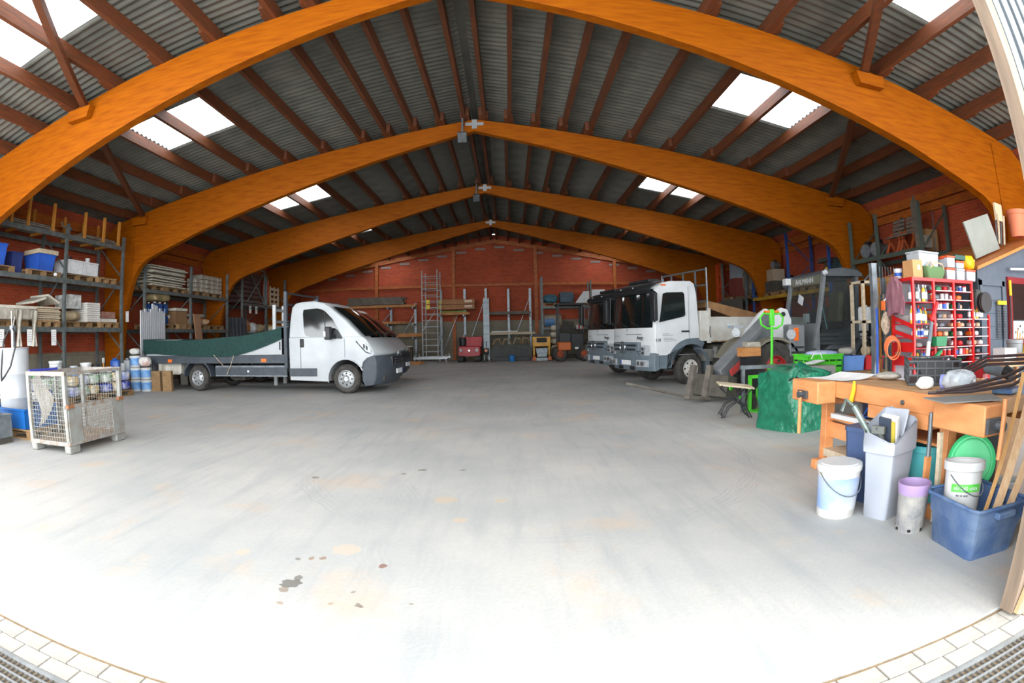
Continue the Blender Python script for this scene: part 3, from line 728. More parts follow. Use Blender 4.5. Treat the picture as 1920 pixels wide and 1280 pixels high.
    MB().b2(bx0, bx1, 0, Wd, 1.05, 1.09).b2(bx1-.04, bx1, 0, Wd, 1.07, 1.65).b2(bx0-.3, bx0-.26, 0, Wd, 1.05, 1.8).build('load_bed', M_MUDW, t)
    g = MB()
    for z in (2.05, 2.45, 2.84): g.b2(bx0-.07, bx0-.03, 0, Wd, z-.018, z+.018)
    for y in (.5, 1.07, 1.65): g.b2(bx0-.07, bx0-.03, y-.018, y+.018, 1.8, 2.84)
    g.build('headboard_grid', M_STEEL, t)
    MB().b2(1.0, 5.3, .55, .68, .62, .86).b2(1.0, 5.3, 1.47, 1.6, .62, .86).b2(1.5, 5.2, .5, 1.65, .86, 1.03).b2(1.9, 2.8, .1, .5, .45, .95).build('chassis', M_UNDER, t)
    MB().cyl((2.0, .12, .62), (2.0, .12, .9), .09).box((2.4, .07, .92), (.3, .08, .14)).box((1.72, .15, .7), (.3, .2, .3)).build('side_equipment', mat('grey_dusty_parts', '#8a8a85', .7, .2, '#5f5f5b', 9), t)
    for x in (1.16, 4.2):
        wheel(t, (x, .16, .39), .39, .26, .225, -1, 6, M_MUDW); wheel(t, (x, Wd-.16, .39), .39, .26, .225, 1, 6, M_MUDW)
    MB().cyl((1.16, .2, .39), (1.16, Wd-.2, .39), .06).cyl((4.2, .2, .39), (4.2, Wd-.2, .39), .08).build('axle', M_UNDER, t)
    return t
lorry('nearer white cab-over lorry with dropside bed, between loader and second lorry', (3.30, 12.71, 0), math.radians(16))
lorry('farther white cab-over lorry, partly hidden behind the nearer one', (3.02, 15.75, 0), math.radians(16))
# ================================================================ GENERIC STOCK
def make_pallet():
    t = thing('pallet', 'wooden pallet', 'pallet')
    for i in range(5): MB().box((-.35+.175*i, 0, .133), (.1 if i % 2 else .14, 1.2, .022)).build('deck_board', M_PALLET, t)
    for y in (-.53, 0, .53): MB().box((0, y, .111), (.8, .14, .022)).build('bearer', M_PALLET, t)
    for x in (-.34, 0, .34):
        for y in (-.53, 0, .53): MB().box((x, y, .061), (.12, .14, .078)).build('block', M_PALLET, t)
        MB().box((x, 0, .011), (.11, 1.2, .022)).build('runner', M_PALLET, t)
    return t
_pal = [make_pallet(), False]
def pallet(x, y, z, label, rz=0, group=None):
    """Euro pallet, long side along y"""
    if not _pal[1]:
        _pal[1] = True; o = _pal[0]; o.location = (x, y, z); o.rotation_euler = (0, 0, rz); o['label'] = label
        if group: o['group'] = group
        return o
    o = dup(_pal[0], (x, y, z), rz, label)
    if group: o['group'] = group
    elif 'group' in o.keys(): del o['group']
    return o
def slabs(name, label, cat, group, m, x, y, z, n, size, th, jit=.03, gap=.002, rz=0, seed=1):
    q = random.Random(seed); me = MB().box((0, 0, th/2), (size[0], size[1], th)).mesh(name, m)
    for i in range(n):
        tag(obj(name, me, None, (x+q.uniform(-jit, jit), y+q.uniform(-jit, jit), z+i*(th+gap)), rz+q.uniform(-jit, jit)*.6), label+', '+ORD[i]+' from the bottom', cat, group)
def bucket(label, loc, r=.15, h=.3, body=None, lid=None, band=None, handle=True, taper=.86, group=None, rim=True, name='bucket', cat='bucket', n=20, fill=None, rz=0, rot=None):
    t = thing(name, label, cat, loc, rz, group, rot)
    body = body or M_WHITE
    MB().lathe([(0.001, 0), (r*taper, 0), (r*taper+.002, .004), (r, h), (r-.006, h), (r*taper-.006, .012), (.001, .012)], n=n, cap=False).build('body', body, t)
    if rim: MB().lathe([(r, h-.045), (r+.008, h-.042), (r+.008, h-.002), (r+.002, h+.004), (r-.006, h), (r-.006, h-.04)], n=n, cap=False).build('rim', body, t)
    if lid: MB().lathe([(.001, h+.012), (r*.9, h+.012), (r*.92, h+.004), (r+.006, h+.004), (r+.01, h-.02), (r+.004, h-.022)], n=n, cap=False).build('lid', lid, t)
    if band:
        bm_, z0, z1 = band; f = lambda z: r*taper+(r-r*taper)*z/h+.0025
        MB().lathe([(f(h*z0), h*z0), (f(h*z1), h*z1)], n=n, cap=False).build('label_band', bm_, t)
    if handle:
        MB().tube([(r*math.cos(a)*1.02, -abs(math.sin(a))*(r+.02), h*.86-abs(math.sin(a))*r*.9) for a in [PI*i/12 for i in range(13)]], .004, 5).build('handle', M_STEEL, t)
    if fill: MB().lathe([(.001, h*.7), (r*.9, h*.7)], n=n, cap=False).build('contents', fill, t)
    return t
def crate(label, loc, size, m, rz=0, group=None, slots=False, lip=True, th=.012, name='crate', cat='crate', ribs=0, tap=.94, rot=None):
    """open plastic box; slots: rows of openings shown by separate slats"""
    t = thing(name, label, cat, loc, rz, group, rot); a, b, h = size[0]/2, size[1]/2, size[2]
    def wall(p0, p1, z0, z1, nm):
        def pt(p, z): k = tap+(1-tap)*z/h; return (p[0]*k, p[1]*k, z)
        L = math.hypot(p1[0]-p0[0], p1[1]-p0[1]); nx, ny = (p1[1]-p0[1])/L*th, -(p1[0]-p0[0])/L*th
        o4 = [pt(p0, z0), pt(p1, z0), pt(p1, z1), pt(p0, z1)]; i4 = [(x-nx, y-ny, z) for x, y, z in o4]
        MB().add(o4+i4, [(0, 1, 2, 3), (7, 6, 5, 4), (0, 4, 5, 1), (1, 5, 6, 2), (2, 6, 7, 3), (3, 7, 4, 0)]).build(nm, m, t)
    cs = [(-a, -b), (a, -b), (a, b), (-a, b)]
    MB().box((0, 0, th/2), (size[0]*tap, size[1]*tap, th)).build('base', m, t)
    for i in range(4):
        p0, p1 = cs[i], cs[(i+1) % 4]
        if slots:
            k = slots
            for j in range(k):
                z0 = h*(j/k)+(.0 if j == 0 else h*.07/k*3); z1 = h*((j+1)/k)-h*.06/k*2
                wall(p0, p1, z0, z1, 'side_slat')
            L = math.hypot(p1[0]-p0[0], p1[1]-p0[1]); m_ = max(2, int(L/.12))
            for j in range(m_+1):
                f = j/m_; x, y = p0[0]+(p1[0]-p0[0])*f, p0[1]+(p1[1]-p0[1])*f
                MB().bar((x*tap, y*tap, 0), (x, y, h), .014, .014).build('upright', m, t)
        else: wall(p0, p1, 0, h, 'side')
    if lip:
        for i in range(4):
            p0, p1 = cs[i], cs[(i+1) % 4]
            MB().bar((p0[0]*1.02, p0[1]*1.02, h), (p1[0]*1.02, p1[1]*1.02, h), .03, .025).build('rim', m, t)
    return t
def sackmesh(size, name, m, seed=0, lump=.06, p=3.2):
    q = random.Random(seed); ph = [q.uniform(0, 6) for _ in range(6)]
    def fn(u, v):
        a = 2*PI*u; b = PI*(v-.5)
        cx, sx = math.cos(a), math.sin(a); cb, sb = math.cos(b), math.sin(b)
        f = lambda t, e: math.copysign(abs(t)**e, t)
        e = 2/p; x, y, z = f(cb, e)*f(cx, e), f(cb, e)*f(sx, e), f(sb, e*1.3)
        k = 1+lump*(math.sin(3*a+ph[0]+2*b)+math.sin(5*a+ph[1]-3*b)+.7*math.sin(9*a+7*b+ph[2]))
        return (x*size[0]/2*k, y*size[1]/2*k, size[2]/2+z*size[2]/2*(1+(lump*.8*math.sin(4*a+ph[3]) if z > 0 else 0)))
    return MB().grid(fn, 24, 12).mesh(name, m, 60)
def sack(label, loc, size, m, rz=0, group=None, seed=0, name='sack', cat='sack', lump=.05, rot=None, p=3.2):
    o = obj(name, sackmesh(size, name, m, seed, lump, p), None, loc, rz, rot); return tag(o, label, cat, group)
def canister(label, loc, size, m, rz=0, capm=None, group=None, name='canister', cat='canister', lab=None):
    t = thing(name, label, cat, loc, rz, group); a, b, h = size
    sec = lambda k, z: [(x*a/2*k, y*b/2*k, z) for x, y in [(-1, -.8), (-.8, -1), (.8, -1), (1, -.8), (1, .8), (.8, 1), (-.8, 1), (-1, .8)]]
    MB().loft([sec(.96, 0), sec(1, .02), sec(1, h*.78), sec(.86, h*.86), sec(.4, h*.9), sec(.36, h*.93)]).build('body', m, t, ang=50)
    MB().tube([(-a*.3, 0, h*.86), (-a*.28, 0, h*.97), (a*.1, 0, h*.98), (a*.2, 0, h*.88)], max(.008, a*.06), 6).build('handle', m, t)
    MB().cyl((a*.26, 0, h*.86), (a*.26, 0, h*.99), a*.14, n=10).build('cap', capm or M_BLACK, t)
    if lab: MB().box((0, -b/2-.001, h*.42), (a*.72, .003, h*.4)).build('label', lab, t)
    return t
def carton(label, loc, size, m=None, rz=0, group=None, name='carton', cat='box', tape=True, lab=None):
    t = thing(name, label, cat, loc, rz, group); m = m or M_CARD; a, b, h = size
    MB().box((0, 0, h/2), size).build('box', m, t, bevel=.004)
    MB().box((-a*.25, 0, h+.002), (a*.495, b*.995, .004)).build('flap', m, t); MB().box((a*.25, 0, h+.002), (a*.495, b*.995, .004)).build('flap', m, t)
    if tape: MB().box((0, 0, h+.005), (.05, b, .002)).build('tape', mat('parcel_tape', '#c9ab7c', .4), t)
    if lab: MB().box((lab[0]*a, -b/2-.002, lab[1]*h), (lab[2], .003, lab[3])).build('label', M_PAPER, t)
    return t
def rack(label, xf, xb, ys, levels, top, m=None, beamm=None, group='pallet racks'):
    m = m or M_RACK; s = 1 if xb > xf else -1
    t = thing('pallet_rack', label, 'rack', (0, 0, 0), 0)
    for y in ys:
        for x in (xf, xb):
            u = MB().b2(x-.045, x+.045, y-.035, y+.035, 0, top).build('upright', m, t); MB().box((x, y, .006), (.14, .12, .012)).build('foot_plate', m, u)
        n = int(top/.9); q = MB()
        for i in range(n):
            z0 = .15+i*(top-.3)/n; z1 = .15+(i+1)*(top-.3)/n
            a, b = (xf, xb) if i % 2 else (xb, xf); MB().bar((a, y, z0), (b, y, z1), .03, .03).build('frame_brace', m, t)
    for k in range(len(ys)-1):
        for z in levels:
            for x in (xf-s*.03, xb+s*.03): MB().b2(x-.025, x+.025, ys[k]+.03, ys[k+1]-.03, z-.06, z+.05).build('beam', beamm or m, t)
    return t
# ================================================================ LEFT SIDE RACKS
XF, XB = -10.5, -11.55
rack('grey pallet rack beside the open gate, carrying blue bins on its middle level', XF, XB, (6.6, 9.77, 12.22), (1.67, 2.82, 3.88), 4.2)
rack('grey pallet rack behind the netted pickup, loaded with stone slabs', XF, XB, (13.38, 16.1, 18.78), (1.67, 2.82), 3.8)
rack('grey pallet rack in the far left corner with a wire cage on top', XF, XB, (20.07, 22.45, 24.6), (1.55, 2.75), 4.1)
L1, L2, L3 = 1.723, 2.873, 3.933
M_BLUE = mat('blue_plastic', '#2f5fc4', .5, 0, '#2a54ad', 4)
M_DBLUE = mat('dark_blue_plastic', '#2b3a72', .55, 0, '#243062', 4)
M_FOAM = mat('white_foam', '#d9dadb', .8, 0, '#bfc1c3', 9)
M_SLAB = mat('pale_slab', '#d0ccc0', .8, 0, '#b0a996', 5)
M_FILM = mat('dusty_film', '#b9b4a7', .35, 0, '#928b7d', 7, bump=.5, bscale=12)
M_STAKE = mat('yellow_pine', '#c98a36', .7, 0, '#b0742a', 5, stretch=(5, 5, 1))
xm = -11.02
# top level: stake pallets with battens
for i, (yc, st, lab) in enumerate(((8.55, (7.75, 8.33, 9.24), 'upright orange stakes and battens on the rack top nearest the gate'), (11.25, (10.5, 11.33, 12.02), 'upright orange stakes with grey planks on the rack top beside the arch'))):
    t = thing('stake_pallet', lab, 'stake pallet', (0, 0, L3))
    for y in st:
        for x in (XF-.06, XB+.1): MB().box((x, y, .34), (.07, .07, .68)).build('stake', M_STAKE, t)
        MB().box((xm, y, .03), (1.0, .09, .06)).build('bearer', M_STAKE, t)
    for k in range(5): MB().box((xm-.38+.19*k, (st[0]+st[-1])/2, .075+.025*(k % 2)), (.15, st[-1]-st[0]+.25, .022)).build('plank', mat('weathered_plank', '#8f877b', .8, 0, '#6f685d', 5, stretch=(6, .6, 6)), t)
    for k in range(4): MB().box((xm-.2+.14*k, (st[0]+st[-1])/2+.05, .13+.03*(k % 2)), (.11, st[-1]-st[0], .03)).build('plank', mat('weathered_plank', '#8f877b'), t)
t = thing('lashing_winch', 'grey winch head standing between the stakes on the rack top', 'winch', (-10.75, 10.05, L3))
MB().lathe([(.001, 0), (.1, 0), (.1, .05), (.05, .07), (.05, .16), (.09, .18), (.09, .24), (.001, .24)], n=14).build('drum', M_STEEL, t)
MB().tube([(0, -.05, .2), (.0, -.3, .26), (0, -.32, .34)], .02, 6).build('crank', M_STEEL, t)
# middle level
pallet(xm, 7.45, L2, 'wooden pallet under the blue bin at the gate end of the rack')
pallet(xm, 9.11, L2, 'wooden pallet under the blue bin topped with a cardboard strip')
pallet(xm, 10.43, L2, 'pallet under the first white foam box on the middle rack level')
pallet(xm, 11.47, L2, 'pallet under the second white foam box on the middle rack level', PI/2)
BZ = L2+.147
crate('bright blue bin at the gate end of the rack, cut by the picture edge', (XF-.42, 7.42, BZ), (.7, .62, .44), M_BLUE, name='storage_bin', cat='bin', tap=.85)
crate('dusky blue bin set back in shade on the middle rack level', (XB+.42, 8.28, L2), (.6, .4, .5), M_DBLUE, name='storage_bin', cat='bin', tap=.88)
crate('bright blue bin with a pale cardboard strip on top', (XF-.42, 9.15, BZ), (.7, .6, .36), M_BLUE, name='storage_bin', cat='bin', tap=.84)
one('cardboard_strip', MB().box((0, 0, .05), (.66, .72, .1)), M_BOARD, 'pale cardboard strip lying across a blue bin', 'cardboard', (XF-.4, 9.18, BZ+.385))
for i, y in enumerate((10.2, 10.84)):
    t = thing('foam_box', ('white foam box beside the rack upright', 'white foam box beside another, nearer the arch')[i], 'box', (XF-.33, y, BZ))
    MB().box((0, 0, .15), (.62, .6, .3)).build('body', M_FOAM, t, bevel=.01); MB().box((0, 0, .32), (.64, .62, .04)).build('lid', M_FOAM, t)
bucket('small white pot standing on the foam box near the arch', (XF-.3, 10.95, BZ+.34), .07, .14, M_WHITE, handle=False)
bucket('dark pot standing behind the first foam box', (XF-.4, 10.25, BZ+.34), .1, .12, M_BLACK, handle=False)
MB_ = MB().lathe([(.001, 0), (.05, 0), (.055, .05), (.03, .07), (.001, .07)], n=10)
one('lamp_cap', MB_, M_WHITE, 'tiny white cap hung on the rack beam below a blue bin', 'cap', (XF+.06, 9.35, 2.9))
# lower level: slabs, boards and boxes
pallet(xm, 7.97, L1, 'pallet under the film-wrapped slab'); pallet(xm, 9.15, L1, 'pallet under the pale boards', PI/2); pallet(xm, 10.45, L1, 'pallet with dusty sacks between boards and slabs'); pallet(xm, 11.6, L1, 'pallet under the red-lettered carton', PI/2)
LZ = L1+.147
t = thing('wrapped_bundle', 'pale slab in torn plastic film hanging over the rack beam', 'slab', (XF-.4, 7.98, LZ))
MB().box((0, 0, .12), (.95, 1.45, .24)).build('slab', M_FILM, t, bevel=.03); MB().box((0, 0, .27), (.9, 1.5, .06)).build('top_board', M_SLAB, t)
for y in (.1, .62):
    MB().grid(lambda u, v, y=y: (.5+.03*math.sin(u*9+v*5), y+(.22+.04*math.sin(v*7))*(u-.5)*(1-.4*v), .2-.78*v), 8, 10).build('film_strip', M_FILM, t, ang=80)
slabs('pale_board', 'pale loose board on the lower rack level', 'board', 'pale boards on the lower rack level', M_BOARD, XF-.5, 9.26, LZ, 7, (.85, .84), .035, .05, .012, seed=3)
for i, (dy, dz, rx) in enumerate(((8.92, .46, .25), (9.43, .5, -.38))):
    one('tilted_panel', MB().box((0, 0, 0), (.8, .46, .05)), M_SLAB, ('tilted pale panel on top of the board stack', 'second tilted panel, leaning against the rack upright')[i], 'panel', (XF-.45, dy, LZ+dz), rot=(rx, 0, 0))
carton('white printed carton behind the rack upright on the lower level', (XF-.4, 10.3, LZ+.31), (.6, .5, .34), mat('white_carton', '#cfcfcb', .8, 0, '#8c8d8a', 7), tape=False)
sack('lumpy dusty sack below the white printed carton', (XF-.4, 10.3, LZ+.002), (.65, .6, .27), mat('dusty_sack', '#b6a484', .9, 0, '#8d7c60', 6), seed=4)
slabs('white_flagstone', 'white flagstone in the neat stack on the lower rack', 'slab', 'neat stack of white slabs', mat('white_slab', '#dcdad4', .7, 0, '#c5c2ba', 4), XF-.36, 11.0, LZ, 9, (.68, .55), .048, .01, .006, seed=5)
carton('brown carton with red lettering at the arch end of the lower level', (XF-.36, 11.7, LZ+.1), (.6, .6, .17), mat('brown_red_carton', '#9c7a6a', .8, 0, '#7c4a42', 9), tape=False)
one('white_flagstone', MB().box((0, 0, .045), (.66, .68, .09)), MATS['white_slab'], 'white flagstone alone under the red-lettered carton', 'slab', (XF-.36, 11.7, LZ))
for i, (y, s_) in enumerate(((7.5, 'widest paper notice hanging on the rack beam, at the picture edge'), (8.47, 'paper notice hanging on the rack beam beside the torn film'), (9.33, 'paper notice hanging on the rack beam near the upright'))):
    t = thing('paper_notice', s_, 'notice', (XF+.062, y, 1.48))
    MB().box((0, 0, 0), (.004, .24 if i == 0 else .18, .36)).build('sheet', M_PAPER, t)
    for k in range(5): MB().box((.003, 0, .12-.05*k), (.002, .12, .012)).build('print', mat('grey_print', '#a9a9a8', .8), t)
t = thing('notice_tag', 'small white tag on the orange arch column', 'tag', (-10.68, 12.72, 2.05), 0)
MB().box((0, 0, 0), (.12, .01, .3)).build('sheet', M_PAPER, t); MB().cyl((0, -.006, .13), (0, -.02, .13), .015, n=8).build('pin', M_STEEL, t)
# ---- goods on the floor under and before the rack
M_LBLUE = mat('light_blue_label', '#4f86d6', .5, 0, '#6fa0e2', 6)
M_GRN = mat('green_plastic', '#39b54a', .5)
for i, (x, y, lab) in enumerate(((-9.9, 8.3, 'floor pallet of bagged goods nearest the white drum'), (-9.9, 9.6, 'floor pallet of bagged goods behind the mesh box'), (-9.9, 10.9, 'floor pallet of bagged goods near the stacked pails'))): pallet(x, y, 0, lab)
SK = [mat('white_blue_bag', '#d7dade', .5, 0, '#3d56b0', 6, .55, bump=.4, bscale=10), mat('white_grey_bag', '#d5d3cc', .55, 0, '#8f97a5', 7, .55, bump=.4, bscale=10), mat('yellow_bag', '#caa23a', .6, 0, '#d9d4c6', 5, .5, bump=.4, bscale=10), mat('blue_bag', '#2b3fa6', .5, 0, '#cfd3df', 6, .6, bump=.4, bscale=10), mat('green_white_bag', '#4c9a5a', .5, 0, '#d9ddd6', 6, .45, bump=.4)]
q = random.Random(11); k = 0
adj = ('blue and white', 'grey and white', 'yellow and white', 'deep blue', 'green and white')
for py in (8.3, 9.6, 10.9):
    for lx in (0, 1):
        for ly in range(3):
            for lv in range(2):
                c_ = q.randrange(5); k += 1
                sack('%s bag, %s layer, %s row, %s floor pallet, %s from gate' % (adj[c_], ('lower', 'upper')[lv], ('rear', 'front')[lx], {8.3: 'first', 9.6: 'middle', 10.9: 'last'}[py], ORD[ly]), (-10.1+lx*.4, py-.38+ly*.38, .146+lv*.24), (.34, .32, .22), SK[c_], q.uniform(-.06, .06), '%s bags on the floor pallets' % adj[c_], seed=k, name='material_bag', cat='bag', lump=.025, p=5)
for i, (x, y, z, r, h, m1, m2, lab) in enumerate(((-9.75, 8.75, .62, .17, .34, M_WHITE, None, 'white measuring bucket with grey scale lines on the bags'), (-9.7, 9.35, .62, .11, .2, M_LBLUE, M_WHITE, 'small light blue pot with white lid on the bags'), (-9.7, 9.8, .62, .15, .26, M_WHITE, None, 'white bucket next to a black one on the bags'), (-9.68, 10.15, .62, .12, .2, M_BLACK, None, 'black bucket next to a white one on the bags'),
        (-9.7, 10.7, .62, .1, .12, M_WHITE, M_WHITE, 'low white tub near a blue jug'), (-9.75, 11.3, .62, .12, .18, M_WHITE, M_WHITE, 'flat white tub at the far end of the bags'))):
    b = bucket(lab, (x, y, z), r, h, m1, m2, handle=i in (0, 2))
    if i == 0:
        for kk in range(4): MB().torus((0, 0, .1+kk*.06), .158+kk*.004, .004, 16, 4).build('scale_line', M_MGREY, b)
canister('dark blue jug standing at the far end of the bags', (-9.7, 11.0, .62), (.26, .2, .32), mat('dark_blue_jug', '#1f4f9c', .4), .4)
t = thing('trowel', 'wooden-handled scraper stuck up out of the bags', 'trowel', (-9.6, 10.4, .66), 0, rot=(.15, .1, 0))
MB().cyl((0, 0, 0), (0, 0, .2), .015, n=8).build('handle', M_STAKE, t); MB().box((0, 0, .26), (.01, .09, .12)).build('blade', M_WHITE, t)
one('green_basin', MB().lathe([(.001, 0), (.14, 0), (.22, .09), (.24, .09), (.15, -.01), (.001, -.01)], n=20, cap=False), M_GRN, 'bright green shallow basin lying behind the white drum', 'basin', (-9.9, 8.08, .66))
# stacked pails with blue labels
M_PLAB = mat('pail_label_blue', '#4d8ad0', .5, 0, '#8bb6e2', 7)
for cx_, cy_, n_, nm in ((-10.2, 12.5, 3, 'column beside the rack upright'), (-9.82, 12.52, 2, 'column under the red and white sack')):
    for k in range(n_):
        bucket('white pail with blue label, %s of the %s' % (('bottom', 'middle' if n_ == 3 else 'top', 'top')[k], nm), (cx_, cy_, k*.325), .17, .3, M_WHITE, M_WHITE, (M_PLAB, .18, .82), handle=False, name='pail', cat='pail', taper=.92)
sack('white sack with red print on the shorter column of pails', (-9.82, 12.5, .668), (.36, .3, .26), mat('red_white_sack', '#dedbd6', .6, 0, '#c4533f', 6, .62, bump=.4), seed=8)
sack('second white sack slumped on top of the pails', (-10.2, 12.5, .992), (.3, .26, .17), mat('plain_white_sack', '#e0ded8', .6, 0, '#c9c6bf', 6, bump=.4), seed=9)
bucket('black-lidded white tub beside the column of pails', (-10.72, 12.42, .472), .12, .22, M_WHITE, M_BLACK)
canister('blue and white canister standing behind the pails', (-10.66, 12.68, .472), (.22, .2, .42), mat('blue_white_can', '#c7ccd0', .5, 0, '#2c62ad', 4, .58), .3)
one('support_block', MB().box((0, 0, .235), (.4, .52, .47)), M_PALLET, 'timber block carrying two canisters behind the pails', 'block', (-10.7, 12.55, 0))
for i, (x, y) in enumerate(((-9.5, 12.62), (-9.12, 12.66))): one('timber_offcut', MB().box((0, 0, .27), (.3, .12, .54)), M_PALLET, ('brown timber block standing beside the pails', 'brown timber block standing before the pickup rear wheel')[i], 'block', (x, y, 0), .1)
# translucent profiles standing upright
M_PROF = mat('translucent_profile', '#b9bbbd', .3, 0, '#8d9096', 3, stretch=(8, 8, .2)); M_PROFW = mat('white_profile', '#e4e6e7', .4)
q = random.Random(4)
for i in range(13):
    x = -10.33; y = 12.98+i*.1; hh = q.uniform(2.1, 2.4)
    t = thing('plastic_profile', 'tall grey and white plastic profile by the arch, %s from the pails' % ORD[i], 'profile', (x, y, 0), 0, 'upright plastic profiles', rot=(0, 0, 0))
    MB().box((0, 0, hh/2+.05), (.012, .085, hh)).build('web', M_PROF, t)
    MB().box((.02, -.045, hh/2+.05), (.04, .012, hh)).build('flange', M_PROFW, t); MB().box((.02, .045, hh/2+.05), (.04, .008, hh)).build('flange', M_PROF, t)
# ---- rack behind the pickup
for y, lab in ((14.1, 'pallet under the slab stack, nearer end'), (15.37, 'pallet under the slab stack, farther end'), (16.79, 'pallet under the wrapped bricks, nearer end'), (18.06, 'pallet under the wrapped bricks, farther end')): pallet(xm, y, L2, lab)
M_STONE = mat('cream_stone_slab', '#cfcabb', .8, 0, '#a59c88', 4)
slabs('stone_flag', 'cream stone flag in the untidy stack behind the pickup', 'slab', 'cream stone slabs on the rack', M_STONE, XF-.46, 14.75, L2+.147, 9, (.9, 2.05), .042, .12, .032, seed=12)
q = random.Random(5)
mb_ = MB().box((0, 0, 0), (.42, .36, .15)).mesh('wrapped_brick', M_FILM)
for iy in range(5):
    for iz in range(4):
        if iz == 3 and iy == 0: continue
        tag(obj('wrapped_brick', mb_, None, (XF-.34, 16.8+iy*.4+q.uniform(-.008, .008), L2+.226+iz*.155), q.uniform(-.02, .02), bevel=.03), 'film-wrapped beige block, %s layer up, %s from the third arch' % (ORD[iz], ORD[4-iy]), 'block', 'film-wrapped beige blocks')
# lower level behind the pickup
for y, lab in ((14.55, 'pallet under the blue bottle crates'), (15.6, 'pallet beside the leaning brown plank'), (16.8, 'pallet under the orange sacks'), (18.08, 'pallet at the far end of the lower level')): pallet(xm+.02, y, L1, lab, PI/2 if y == 15.6 else 0)
M_BOT = mat('deep_blue_bottle', '#17335f', .15, 0, '#1f4680', 5)
for lv in range(2):
    for i in range(3):
        for j in range(2):
            t = thing('water_bottle', 'deep blue water bottle, %s tier, %s row, %s from the pails' % (('lower', 'upper')[lv], ('front', 'rear')[j], ORD[i]), 'bottle', (XF-.2-j*.26, 14.2+i*.28, LZ+lv*.34), 0, 'deep blue water bottles')
            MB().lathe([(.001, 0), (.115, 0), (.12, .03), (.12, .22), (.09, .27), (.035, .29), (.035, .3)], n=14).build('bottle', M_BOT, t); MB().cyl((0, 0, .3), (0, 0, .33), .04, n=10).build('cap', M_WHITE, t)
sack('bundle wrapped in yellowish film above the blue bottles', (XF-.35, 14.5, LZ+.69), (.6, .85, .25), mat('yellow_film', '#a8946a', .4, 0, '#7d7050', 4, bump=.5), seed=20, p=5)
crate('blue-grey crate standing before the blue bottles', (XF+.34, 15.5, .98), (.42, .7, .36), mat('petrol_crate', '#2f6d94', .5), tap=.9)
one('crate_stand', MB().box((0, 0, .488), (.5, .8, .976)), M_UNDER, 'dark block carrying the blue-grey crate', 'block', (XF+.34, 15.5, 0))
one('brown_plank', MB().box((0, 0, 1.1), (.04, .42, 2.2)), mat('brown_ply', '#9a7458', .8), 'brown plank leaning against the rack behind the pickup bed', 'plank', (XF+.42, 16.25, .02), rot=(0, -.12, 0))
one('white_ply', MB().box((0, 0, .05), (.75, .75, .09)), M_SLAB, 'white panel lying on cartons beside the blue bottles', 'panel', (XF-.45, 15.63, LZ+.432))
carton('brown carton under the white panel behind the pickup', (XF-.45, 15.63, LZ), (.7, .7, .42), mat('dull_brown_carton', '#8a6848', .85), lab=(0, .6, .2, .1))
for i in range(3): sack('orange-brown sack on the rack behind the pickup, '+ORD[i]+' from the gate', (XF-.42, 16.45+i*.5, LZ+.002), (.62, .42, .24), mat('orange_sack', '#b9763a', .7, 0, '#c9b69c', 5, .55, bump=.4), .1*i, 'orange-brown sacks', seed=30+i)
for i in range(2): sack(('nearer', 'farther')[i]+' pale film bundle on the orange-brown sacks', (XF-.42, 16.6+i*.62, LZ+.262), (.5, .5, .14), M_FILM, .1*i, 'pale film bundles', seed=40+i)
bucket('white bucket on the floor behind the pickup bed', (XF+.45, 17.6, 1.102), .13, .3, M_WHITE, handle=False)
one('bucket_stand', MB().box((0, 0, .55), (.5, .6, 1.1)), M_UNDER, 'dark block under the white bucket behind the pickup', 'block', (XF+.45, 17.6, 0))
# dark panels and the far-left rack
for i in range(5): one('dark_sheet', MB().box((0, 0, 1.1), (.03, .26, 2.2)), mat('dark_panel', '#3c4046', .5, .2, '#54585c', 4), 'dark tall sheet leaning between the racks, '+ORD[i]+' from the gate', 'sheet', (XF+.12+.05*i, 19.05+.22*i, 0), group='dark tall sheets', rot=(0, -.06, 0))
t = thing('wire_cage', 'wire cage with cross braces holding brown goods, on the far-left rack', 'cage', (0, 0, 2.8))
for y in (20.15, 22.35):
    for x in (XF-.05, XB+.1): MB().b2(x-.03, x+.03, y-.03, y+.03, 0, 1.5).build('post', M_STEEL, t)
for z in (.08, 1.48): MB().b2(XF-.07, XF-.03, 20.15, 22.35, z-.03, z+.03).build('rail', M_STEEL, t)
MB().bar((XF-.02, 20.6, .1), (XF-.02, 22.3, 1.45), .04, .04).build('cross_brace', M_STEEL, t); MB().bar((XF-.01, 22.2, .1), (XF-.01, 20.6, 1.45), .04, .04).build('cross_brace', M_STEEL, t)
for k in range(7): one('brown_layer', MB().box((0, 0, .08), (.75, 1.7, .15)), mat('brown_layers', '#6b4a3e', .8, 0, '#4d3834', 4), 'flat brown bundle inside the wire cage, '+ORD[k]+' from the bottom', 'bundle', (xm, 21.3, 2.86+k*.185), group='flat brown bundles')
sack('orange cloth hung beside the wire cage', (XF-.2, 22.85, 2.85), (.22, .45, 1.2), mat('orange_cloth', '#cf6a3c', .8), seed=50, name='orange_cloth', cat='cloth')
t = thing('slatted_crate', 'pale slatted crate on the far-left rack', 'crate', (XF-.4, 23.6, 2.8))
for k in range(4): MB().box((.3, 0, .12+.22*k), (.03, 1.0, .1)).build('slat', M_BOARD, t)
for y in (-.45, 0, .45): MB().box((.28, y, .45), (.05, .07, .9)).build('post', M_BOARD, t)
MB().box((-.1, 0, .03), (.8, 1.0, .06)).build('base', M_BOARD, t)
for i, y in enumerate((20.7, 21.3)):
    t = thing('paper_notice', ('first', 'second')[i]+' small paper notice on the far-left rack beam', 'notice', (XF+.062, y, 2.55)); MB().box((0, 0, 0), (.004, .2, .3)).build('sheet', M_PAPER, t); MB().box((.003, 0, .05), (.002, .12, .1)).build('print', mat('grey_print', '#a9a9a8'), t)
